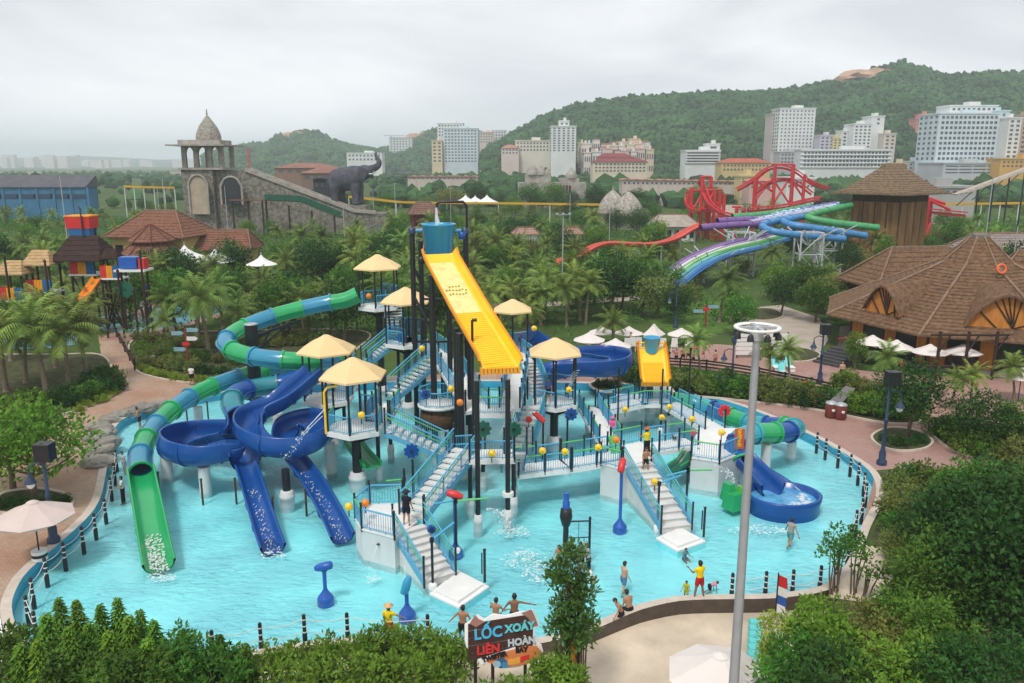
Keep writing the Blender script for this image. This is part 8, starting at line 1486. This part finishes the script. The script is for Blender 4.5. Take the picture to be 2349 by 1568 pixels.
def field(n_, y0, y1, dmin, choose, grp, kind):
    got = []; tries = 0
    while len(got) < n_ and tries < n_ * 60:
        tries += 1; y = sqrt(rs.uniform(y0 * y0, y1 * y1)); x = rs.uniform(-.68, .68) * y; px, py, _ = proj((x, y, 0))
        if any(inpoly(px, py, pl) and rs.random() < pr for pl, pr in KEEP) or any(hypot(x - a, y - b) < r for a, b, r in CIRC): continue
        if any(hypot(x - a, y - b) < dmin for a, b in FLD): continue
        src = choose(px, y); s = rs.uniform(.75, 1.3)
        if px < 880 and y > 145: s = min(s, .95)
        if px < 230 and y > 250: continue
        FLD.append((x, y)); got.append((x, y)); q = dup(src, (x, y, 0), rs.uniform(0, 6.28), s, SIZE(s) + ' ' + kind(src) + ' ' + spot(px, y), grp); GROVE.append((px, q))
FLD = []; GROVE = []
# front rows just behind the pool and its beds are placed by hand, the grove behind them fills the park
field(150, 80, 150, 3.0, lambda px, y: rs.choice(PALM), 'coconut palms of the park grove', lambda s: 'coconut palm')
field(110, 80, 150, 2.6, lambda px, y: rs.choice([TREE[0], TREE[1], TREE[1], TREE[2], TREE[3]]), 'leafy trees of the park grove', lambda s: 'leafy tree')
field(90, 150, 260, 4.0, lambda px, y: rs.choice(PALM), 'coconut palms of the park grove', lambda s: 'coconut palm')
field(190, 150, 330, 4.0, lambda px, y: rs.choice(TREE + (BIG if y > 270 and px > 880 else [])), 'leafy trees of the park grove', lambda s: 'leafy tree')
by = {}
for px, q in GROVE: by.setdefault(q['label'], []).append((px, q))
for lb, qs in by.items():
    if len(qs) > 1:
        for i, (px, q) in enumerate(sorted(qs, key=lambda t: t[0])): q['label'] = lb + ', ' + nth(i) + ' from left'
# low undergrowth between them
cent = []
for k in range(4600):
    y = sqrt(rs.uniform(78 ** 2, 260 ** 2)); x = rs.uniform(-.68, .68) * y; px, py, _ = proj((x, y, 0))
    if any(inpoly(px, py, pl) and pr > .45 for pl, pr in KEEP) or any(hypot(x - a, y - b) < r - 1 for a, b, r in CIRC): continue
    cent.append((x, y, rs.uniform(.2, 1.0), rs.uniform(.8, 1.7)))
tag(leafobj('undergrowth', leafmesh(cent, 34, 1, .42, .13, 5, .8, 0, .1), LF['mid']), 'low leafy undergrowth between the palms of the park', 'undergrowth', None, 'stuff')
def put(src, px, py, s, label, grp=None, h=0.0, sz=None, rz=None): return dup(src, G(px, py, h), rs.uniform(0, 6.28) if rz is None else rz, s, label, grp, sz=sz)
# hand placed: palms on the left and round the plazas
for k, (px, py, s, v, lb) in enumerate([(108, 905, 1.25, 1, 'rising behind the left flower bed, closest to the tree'), (160, 895, 1.2, 3, 'second in the clump at the left bed'), (205, 885, 1.2, 1, 'right end of the clump at the left bed'), (60, 880, 1.15, 0, 'behind the clump at the left bed'), (15, 900, 1.2, 3, 'at the left picture edge'), (130, 845, 1.2, 1, 'rear of the left clump'), (25, 830, 1.1, 0, 'far back at the left edge'), (385, 770, 1.05, 0, 'beside the left side pool'), (480, 815, 1.25, 1, 'left of the tube slide bend'), (455, 785, 1.1, 3, 'behind the direction sign'), (560, 800, 1.0, 0, 'inside the tube slide bend'), (640, 790, 1.0, 2, 'behind the tube slide'), (700, 785, 1.05, 3, 'behind the rear roof'), (760, 770, 1.0, 1, 'left of the highest roof leg'), (820, 762, .9, 4, 'under the highest roof'),
    (1605, 862, .7, 1, 'by the lazy river behind the group of bathers'), (1405, 800, .9, 2, 'between the white parasols'), (1810, 885, .66, 1, 'left one of the pair by the deck chairs'), (1765, 880, .7, 0, 'right behind the lamp pole by the river'), (2040, 905, .68, 1, 'in front of the restaurant, behind the navy lamp'), (2225, 935, .62, 3, 'in front of the restaurant corner'), (2180, 940, .62, 0, 'leaning palm before the restaurant parasols'), (2325, 925, .62, 1, 'at the right edge before the restaurant'), (1650, 740, 1.1, 1, 'on the lawn right of the direction sign'), (1240, 745, 1.0, 0, 'behind the right-hand roof'), (1300, 750, 1.0, 3, 'left of the white parasols'), (1330, 735, 1.1, 1, 'beside the slim lamp pole'), (1180, 735, 1.0, 0, 'behind the yellow chute'), (1085, 740, 1.0, 2, 'seen through the bucket tower'), (1480, 690, 1.2, 1, 'at the foot of the racer lanes')]):
    put(PALM[v], px, py, s, 'coconut palm ' + lb, 'single palms round the pool and plazas')
for k, (px, py, s, v, lb) in enumerate([(85, 1152, 1.22, 4, 'bright green rounded tree beside the left parasol'), (1400, 722, 1.35, 1, 'dense dark clipped tree on the lawn'), (2080, 1005, .93, 1, 'dark tree in the ring planter on the right walkway'), (2240, 1040, .72, 1, 'wide dark tree right of the ring planter'), (2330, 1040, .7, 0, 'tree at the right edge beyond the walkway'), (1960, 850, .6, 3, 'upright tree beside the restaurant steps'), (1850, 700, 1.2, 0, 'leafy tree below the steel trestle'), (1790, 690, 1.1, 4, 'light green tree below the steel trestle'), (1910, 720, 1.2, 2, 'tree left of the restaurant eave'), (1870, 740, 1.0, 0, 'tree beside the park path'), (1000, 760, 1.0, 1, 'tree behind the bucket tower'), (1790, 725, .9, 1, 'dark tree at the path planter'), (1690, 770, .9, 0, 'tree on the lawn edge'), (880, 640, 1.1, 1, 'dark tree behind the highest roof'), (700, 640, 1.1, 1, 'dark tree above the tube slide'), (350, 690, 1.2, 1, 'dark tree beside the play fort'), (400, 665, 1.1, 1, 'dark tree right of the play fort'), (330, 730, .9, 3, 'slim tree by the left pool')]):
    put(TREE[v], px, py, s, lb, 'single trees round the pool and plazas')
# left round tree gets a second, lower crown mass
t_ = put(TREE[4], 30, 1125, 1.15, 'second bright green tree at the left edge behind the navy lamp', 'single trees round the pool and plazas')
def rowof(pts, n_, src, s0, s1, lab, grp, h=0.0):
    q = even([G(x, y, h) for x, y in pts], n_ - 1) if n_ > 1 else [G(*pts[0], h)]
    for i, p in enumerate(q): s = rs.uniform(s0, s1); dup(rs.choice(src), p + V((rs.uniform(-.3, .3), rs.uniform(-.3, .3), 0)), rs.uniform(0, 6.28), s, lab + ', ' + nth(i) + ' in line', grp)
rowof([(1430, 868), (1480, 884), (1541, 896), (1671, 908), (1800, 924), (1890, 938)], 22, [SHR[0], SHR[1], SHR[3]], .9, 1.25, 'green shrub in the hedge beside the right walkway', 'hedge shrubs along the right walkway')
rowof([(1440, 858), (1560, 885), (1700, 898), (1830, 918)], 14, [SHR[1], SHR[0]], .9, 1.2, 'green shrub in the rear line of the right hedge', 'hedge shrubs along the right walkway')
rowof([(1960, 945), (2040, 960), (2100, 958)], 8, [SHR[0], SHR[4]], .8, 1.1, 'shrub behind the litter bins', 'shrubs behind the litter bins'); rowof([(1930, 900), (2010, 915), (2090, 930)], 7, [SHR[3], SHR[4]], .8, 1.2, 'shrub in front of the restaurant lawn', 'shrubs in front of the restaurant')
rowof([(170, 935), (215, 918), (255, 900), (262, 882)], 9, [SHR[1], SHR[1], SHR[0]], .9, 1.2, 'dark shrub at the tip of the left bed', 'shrubs of the left bed'); rowof([(165, 915), (210, 895), (240, 870)], 7, [SHR[1]], 1.0, 1.4, 'dark shrub in the middle of the left bed', 'shrubs of the left bed'); rowof([(20, 960), (70, 945), (140, 925)], 7, [SHR[0], SHR[1]], .9, 1.3, 'shrub at the left end of the left bed', 'shrubs of the left bed')
rowof([(270, 893), (262, 905), (230, 925), (180, 942)], 10, [SHR[2]], .4, .5, 'lime green edging plant of the left bed', 'lime edging of the left bed')
rowof([(322, 850), (360, 862), (435, 876), (540, 878)], 18, [SHR[2]], .42, .55, 'lime green edging plant below the tube slide', 'lime edging below the tube slide'); rowof([(330, 838), (420, 852), (540, 862), (660, 856)], 16, [SHR[3], SHR[1]], .6, .9, 'olive shrub in the bed below the tube slide', 'shrubs below the tube slide'); rowof([(330, 815), (450, 830), (560, 838)], 10, [SHR[3], SHR[0]], .6, .9, 'shrub in the middle of the flower bed', 'shrubs below the tube slide'); rowof([(320, 790), (450, 800), (600, 800), (720, 790)], 12, [SHR[3]], .7, 1.0, 'shrub at the back of the flower bed', 'shrubs below the tube slide')
rowof([(2160, 1000), (2220, 1045), (2330, 1075)], 9, [SHR[0], SHR[3]], .9, 1.2, 'shrub in the right-hand bed', 'shrubs of the right-hand bed'); rowof([(2190, 985), (2260, 1010), (2340, 1030)], 7, [SHR[1]], .8, 1.1, 'dark shrub at the back of the right-hand bed', 'shrubs of the right-hand bed'); rowof([(2020, 1012), (2060, 1024), (2110, 1018)], 5, [SHR[1]], .5, .7, 'low plant in the ring planter', 'plants of the ring planter'); rowof([(1370, 888), (1405, 890)], 3, [SHR[1]], .6, .7, 'dark plant in the small round planter', 'plants of the round planter'); rowof([(20, 1165), (90, 1172), (140, 1158)], 6, [SHR[1]], .5, .7, 'low plant under the left tree', 'plants under the left tree')
# pale stones in the flower bed
for k in range(20): px = 335 + 15 * k; py = rs.choice([820, 826, 845]) + rs.uniform(-3, 3); g_ = G(px, py, .06); m = MB(); m.ico(g_, rs.uniform(.12, .24), 0, 1, .25, k, (1.2, 1, .7)); tag(m.build('stone', M('pale_stone', (.58, .52, .44), .9, .2, 3)), 'pale stone edging the flower bed below the tube slide, ' + nth(k) + ' from the left', 'stone', 'pale stones in the flower bed')
# ---- foreground planting
def plume(seed, h, mat, n_=340):
    rs_ = random.Random(seed); th = P0('plume_shrub', 'x', 'shrub'); V_ = []
    for i in range(n_):
        f = i / n_; z = h * (.12 + .88 * f); a = 2.4 * i; r = (.60 * (1 - f) ** .8 + .10) * rs_.uniform(.6, 1.1); d = V((cos(a), sin(a), 0)); b = V((0, 0, z)); e = b + d * r * 1.4 + V((0, 0, -r * rs_.uniform(.0, .7))); s_ = V((-sin(a), cos(a), 0)) * .055; mid = b.lerp(e, .5) + V((0, 0, .05)); V_ += [tuple(b), tuple(mid + s_), tuple(e), tuple(mid - s_)]
    leafobj('crown', np.array(V_), mat, th); m = MB(); m.tube([(0, 0, -.3), (.02, 0, h * .5), (0, 0, h)], [.04, .03, .008], 5); m.build('trunk', BARK, th); return th
PL = [plume(1, 3.6, LF['bright']), plume(2, 3.0, LF['bright'], 300), plume(3, 2.6, LF['mid'], 260)]
k = 0
for px, pyt, zc, v in [(195, 1373, 28, 0), (258, 1378, 28, 0), (340, 1388, 27.5, 0), (400, 1374, 27.8, 0), (440, 1415, 27, 1), (478, 1400, 27.6, 0), (525, 1425, 27, 1), (625, 1445, 27.5, 1), (755, 1458, 27.5, 2), (845, 1478, 27, 2), (150, 1410, 26.5, 1), (300, 1430, 26, 0), (370, 1450, 25.5, 1), (230, 1440, 25.5, 0), (500, 1470, 25.5, 1), (60, 1480, 25, 1), (420, 1490, 24.5, 2), (120, 1470, 25, 0)]:
    c = W(px * .66 + 4, pyt, zc); s = (c.z - TZ) / [3.6, 3.0, 2.6][v]; dup(PL[v], (c.x, c.y, TZ), rs.uniform(0, 6), min(1.5, max(.7, s)), 'upright feathery green shrub at the lower left, ' + nth(k) + ' of the clump', 'feathery shrubs at the lower left'); k += 1
def thicket(label, blobs, per, ln_, wd, mat, seed, cat='hedge', name='hedge'):
    cent = []; rs_ = random.Random(seed)
    for (x, y, z, rx, ry, rz_, n_) in blobs:
        for i in range(n_):
            while True:
                a, b, c = rs_.uniform(-1, 1), rs_.uniform(-1, 1), rs_.uniform(-.6, 1); q = a * a + b * b + c * c
                if .35 < q < 1: break
            kk = 1 + .25 * mnoise.noise(V((a * 2 + x, b * 2 + y, c * 2))); cent.append((x + a * rx * kk, y + b * ry * kk, max(z - rz_ * .7, z + c * rz_ * kk), rs_.uniform(.16, .32)))
    th = T(name, label, cat, (blobs[0][0], blobs[0][1], TZ)); v = leafmesh(cent, per, .2, ln_, wd, seed, .7, 0, .15) - np.array(ORG[th.name]); leafobj('foliage', v, mat, th)
    m = MB()
    for (x, y, z, rx, ry, rz_, n_) in blobs:
        for i in range(4): e = V((x + rs_.uniform(-.7, .7) * rx, y + rs_.uniform(-.7, .7) * ry, z + rs_.uniform(0, .6) * rz_)); m.tube([(x + rs_.uniform(-.2, .2), y, TZ), ((x + e.x) / 2, (y + e.y) / 2, (TZ + e.z) / 2 + .2), e], [.05, .035, .012], 5)
    m.build('branches', BARK, th); return th
def blob(px, py, zc, rx, ry, rz_, n_): p = W(px, py, zc); return (p.x, p.y, p.z, rx, ry, rz_, n_)
thicket('clipped glossy hedge at the front, left of the name board', [blob(600, 1560, 27.6, 1.5, 1.3, .85, 80), blob(700, 1552, 27.8, 1.4, 1.4, .9, 90), blob(800, 1530, 28.2, 1.4, 1.5, .95, 110), blob(880, 1518, 28.4, 1.3, 1.5, .95, 110), blob(960, 1518, 28.4, 1.3, 1.5, .95, 110), blob(1030, 1520, 28, .8, 1.1, .85, 60), blob(930, 1575, 26.4, 1.8, 1.2, .9, 80), blob(760, 1590, 26.2, 1.8, 1.2, .9, 80)], 24, .20, .045, LF['bright'], 31)
thicket('glossy hedge at the front, right of the name board', [blob(1262, 1555, 26.6, .55, .8, .7, 50), blob(1300, 1575, 26, .6, .8, .7, 50), blob(1200, 1610, 25.6, .9, .8, .6, 60), blob(1100, 1625, 25.4, .9, .8, .5, 40)], 24, .20, .045, LF['bright'], 32)
thicket('rounded dark bush between the feathery shrubs at the lower left', [blob(410, 1530, 26.8, 1.1, 1.2, 1.0, 100), blob(500, 1555, 26.5, 1.1, 1.1, .8, 80), blob(360, 1560, 25.8, 1.2, 1.0, 1.0, 70)], 24, .19, .05, LF['mid'], 33, 'bush', 'bush')
thicket('low leafy bushes at the bottom left corner', [blob(60, 1540, 26, 1.5, 1.2, 1.0, 90), blob(180, 1555, 25.6, 1.5, 1.2, 1.1, 90), blob(290, 1575, 25, 1.3, 1.1, 1.0, 80), blob(30, 1500, 27, .9, .9, .9, 50)], 24, .19, .05, LF['mid'], 34, 'bush', 'bush')
# small tree in front of the pool
thicket('small glossy leaved tree in front of the pool beside the name board', [blob(1318, 1278, 26.8, .35, .35, .3, 14), blob(1288, 1322, 26.8, .45, .4, .32, 18), blob(1330, 1350, 26.8, .42, .4, .35, 18), blob(1305, 1395, 26.8, .55, .45, .4, 24), blob(1288, 1440, 26.8, .4, .4, .3, 16), blob(1342, 1430, 26.8, .45, .4, .3, 18), blob(1320, 1470, 26.8, .35, .3, .25, 10)], 22, .22, .05, LF['glossy'], 35, 'tree', 'small_tree')
p = W(1305, 1450, 26.8); th = T('tree_stake', 'dark stake with an orange cloth tied beside the small front tree', 'stake', (p.x, p.y, TZ)); m = MB(); m.tube([(p.x, p.y, TZ), (p.x - .05, p.y, p.z + 1.8)], .06, 6); m.build('stake', WOODD, th); m = MB(); m.tube([(p.x - .5, p.y - .2, TZ), (p.x, p.y, p.z - .4)], .035, 5); m.tube([(p.x + .4, p.y - .2, TZ), (p.x, p.y, p.z - .5)], .035, 5); m.build('prop', WOODD, th); m = MB(); m.add([(p.x + .05, p.y - .12, p.z - .2), (p.x + .2, p.y - .14, p.z - .25), (p.x + .26, p.y - .14, p.z - 1.1), (p.x + .12, p.y - .12, p.z - 1.15), (p.x + .05, p.y - .05, p.z - .2), (p.x + .2, p.y - .07, p.z - .25), (p.x + .26, p.y - .07, p.z - 1.1), (p.x + .12, p.y - .05, p.z - 1.15)], [(0, 1, 2, 3), (7, 6, 5, 4), (0, 4, 5, 1), (1, 5, 6, 2), (2, 6, 7, 3), (3, 7, 4, 0)]); m.build('cloth', ORANGE, th)
# lower right planting
for i, (lb, mt, lf, bl) in enumerate([('light green shrub beside the rolled mat', 'lime', .16, [(1790, 1445, 28.5, .7, .8, .5, 36), (1775, 1500, 26.8, .45, .6, .5, 26)]), ('leafy green shrub behind the rolled mat', 'mid', .24, [(1830, 1520, 26, .9, 1.0, .9, 60), (1800, 1575, 25, .8, .9, .8, 50)]), ('bright green bush in the middle of the lower right planting', 'bright', .26, [(1880, 1440, 27.5, 1.0, 1.0, .9, 60), (1900, 1490, 26.5, 1.0, 1.0, .9, 60)]),
    ('dark green bush at the bottom edge, lower right', 'dark', .2, [(1920, 1560, 24.5, 1.3, 1.1, 1.0, 80), (1860, 1590, 24, .9, .9, .8, 40)]), ('olive green bush right of the bright one', 'olive', .2, [(1975, 1440, 28, 1.0, 1.0, .9, 60), (2030, 1480, 26.5, 1.1, 1.1, 1.0, 70)]), ('bright green bush rising at the bottom edge, lower right', 'bright', .24, [(2030, 1560, 24, 1.1, 1.0, 1.1, 70), (2100, 1520, 24.5, .9, .9, .9, 50)]), ('mid green bush in front of the dark trees', 'mid', .22, [(2080, 1440, 27, 1.2, 1.2, 1.1, 80), (2160, 1470, 25.5, 1.2, 1.2, 1.2, 80)]), ('dark bush in the bottom right corner', 'dark', .22, [(2190, 1570, 23.5, 1.5, 1.2, 1.2, 90), (2290, 1560, 23, 1.4, 1.2, 1.2, 80)])]): thicket(lb, [blob(*q) for q in bl], 30, lf * .8, lf * .19, LF[mt], 41 + i, 'bush', 'bush')
thicket('lacy olive shrub with bare branches on the right pool edge', [blob(1930, 1235, 34, .7, .7, .4, 16), blob(1965, 1262, 34, .9, .8, .5, 18), blob(1910, 1265, 34, .5, .6, .35, 10), blob(1990, 1300, 34, .7, .8, .5, 12)], 22, .17, .05, LF['mid'], 43, 'shrub', 'lacy_shrub')
for k, (px, py, s, v, lb) in enumerate([(2145, 1275, .44, 2, 'broad tree right of the pool, first behind the rope bollards'), (2215, 1275, .54, 0, 'broad tree right of the pool, second towards the walkway'), (2255, 1290, .58, 1, 'dark broad tree right of the pool'), (2345, 1285, .58, 2, 'olive tree at the right edge beside the walkway'), (2140, 1350, .50, 1, 'broad tree above the lower right bushes'), (2200, 1390, .66, 1, 'big dark tree in the lower right'), (2300, 1400, .72, 1, 'big dark tree at the lower right edge'), (2370, 1520, .8, 1, 'dark tree in the bottom right corner'), (2085, 1350, .32, 2, 'small olive tree right of the lacy shrub'), (2150, 1470, .5, 0, 'tree rising from the bottom right bushes'), (2250, 1500, .6, 1, 'dark tree rising from the bottom right bushes')]):
    put(BIG[v], px, py, s, lb, 'big trees right of the pool')
rowof([(2050, 1135), (2065, 1180), (2060, 1230), (2085, 1280)], 8, [SHR[3], SHR[0]], .7, 1.1, 'olive shrub along the right pool edge', 'shrubs along the right pool edge'); rowof([(2110, 1130), (2200, 1180), (2300, 1240)], 8, [SHR[0], SHR[3]], 1.0, 1.5, 'shrub under the big right-hand trees', 'shrubs under the right-hand trees'); rowof([(2090, 1420), (2180, 1400), (2290, 1420)], 7, [SHR[1], SHR[0]], 1.3, 1.8, 'dark shrub in the lower right shade', 'shrubs in the lower right shade')
for o in PALM + TREE + BIG + SHR + PL: drop(o)
# ================================================================ hazy air
hb = MB(); hb.box((0, 3680, 81), (12100, 7580, 170))
me = hb.mesh('haze', [M('hazy_air')]); o = bpy.data.objects.new('haze', me); C.objects.link(o); o['kind'] = 'stuff'; tag(o, 'pale humid haze in the air over the whole park', 'haze')
t = MATS['hazy_air'].node_tree; t.nodes.clear(); oo = N(t, 'ShaderNodeOutputMaterial'); pv_ = N(t, 'ShaderNodeVolumePrincipled')
pv_.inputs['Density'].default_value = .00027; pv_.inputs['Color'].default_value = (.84, .93, 1, 1); L(t, pv_.outputs[0], oo.inputs['Volume'])
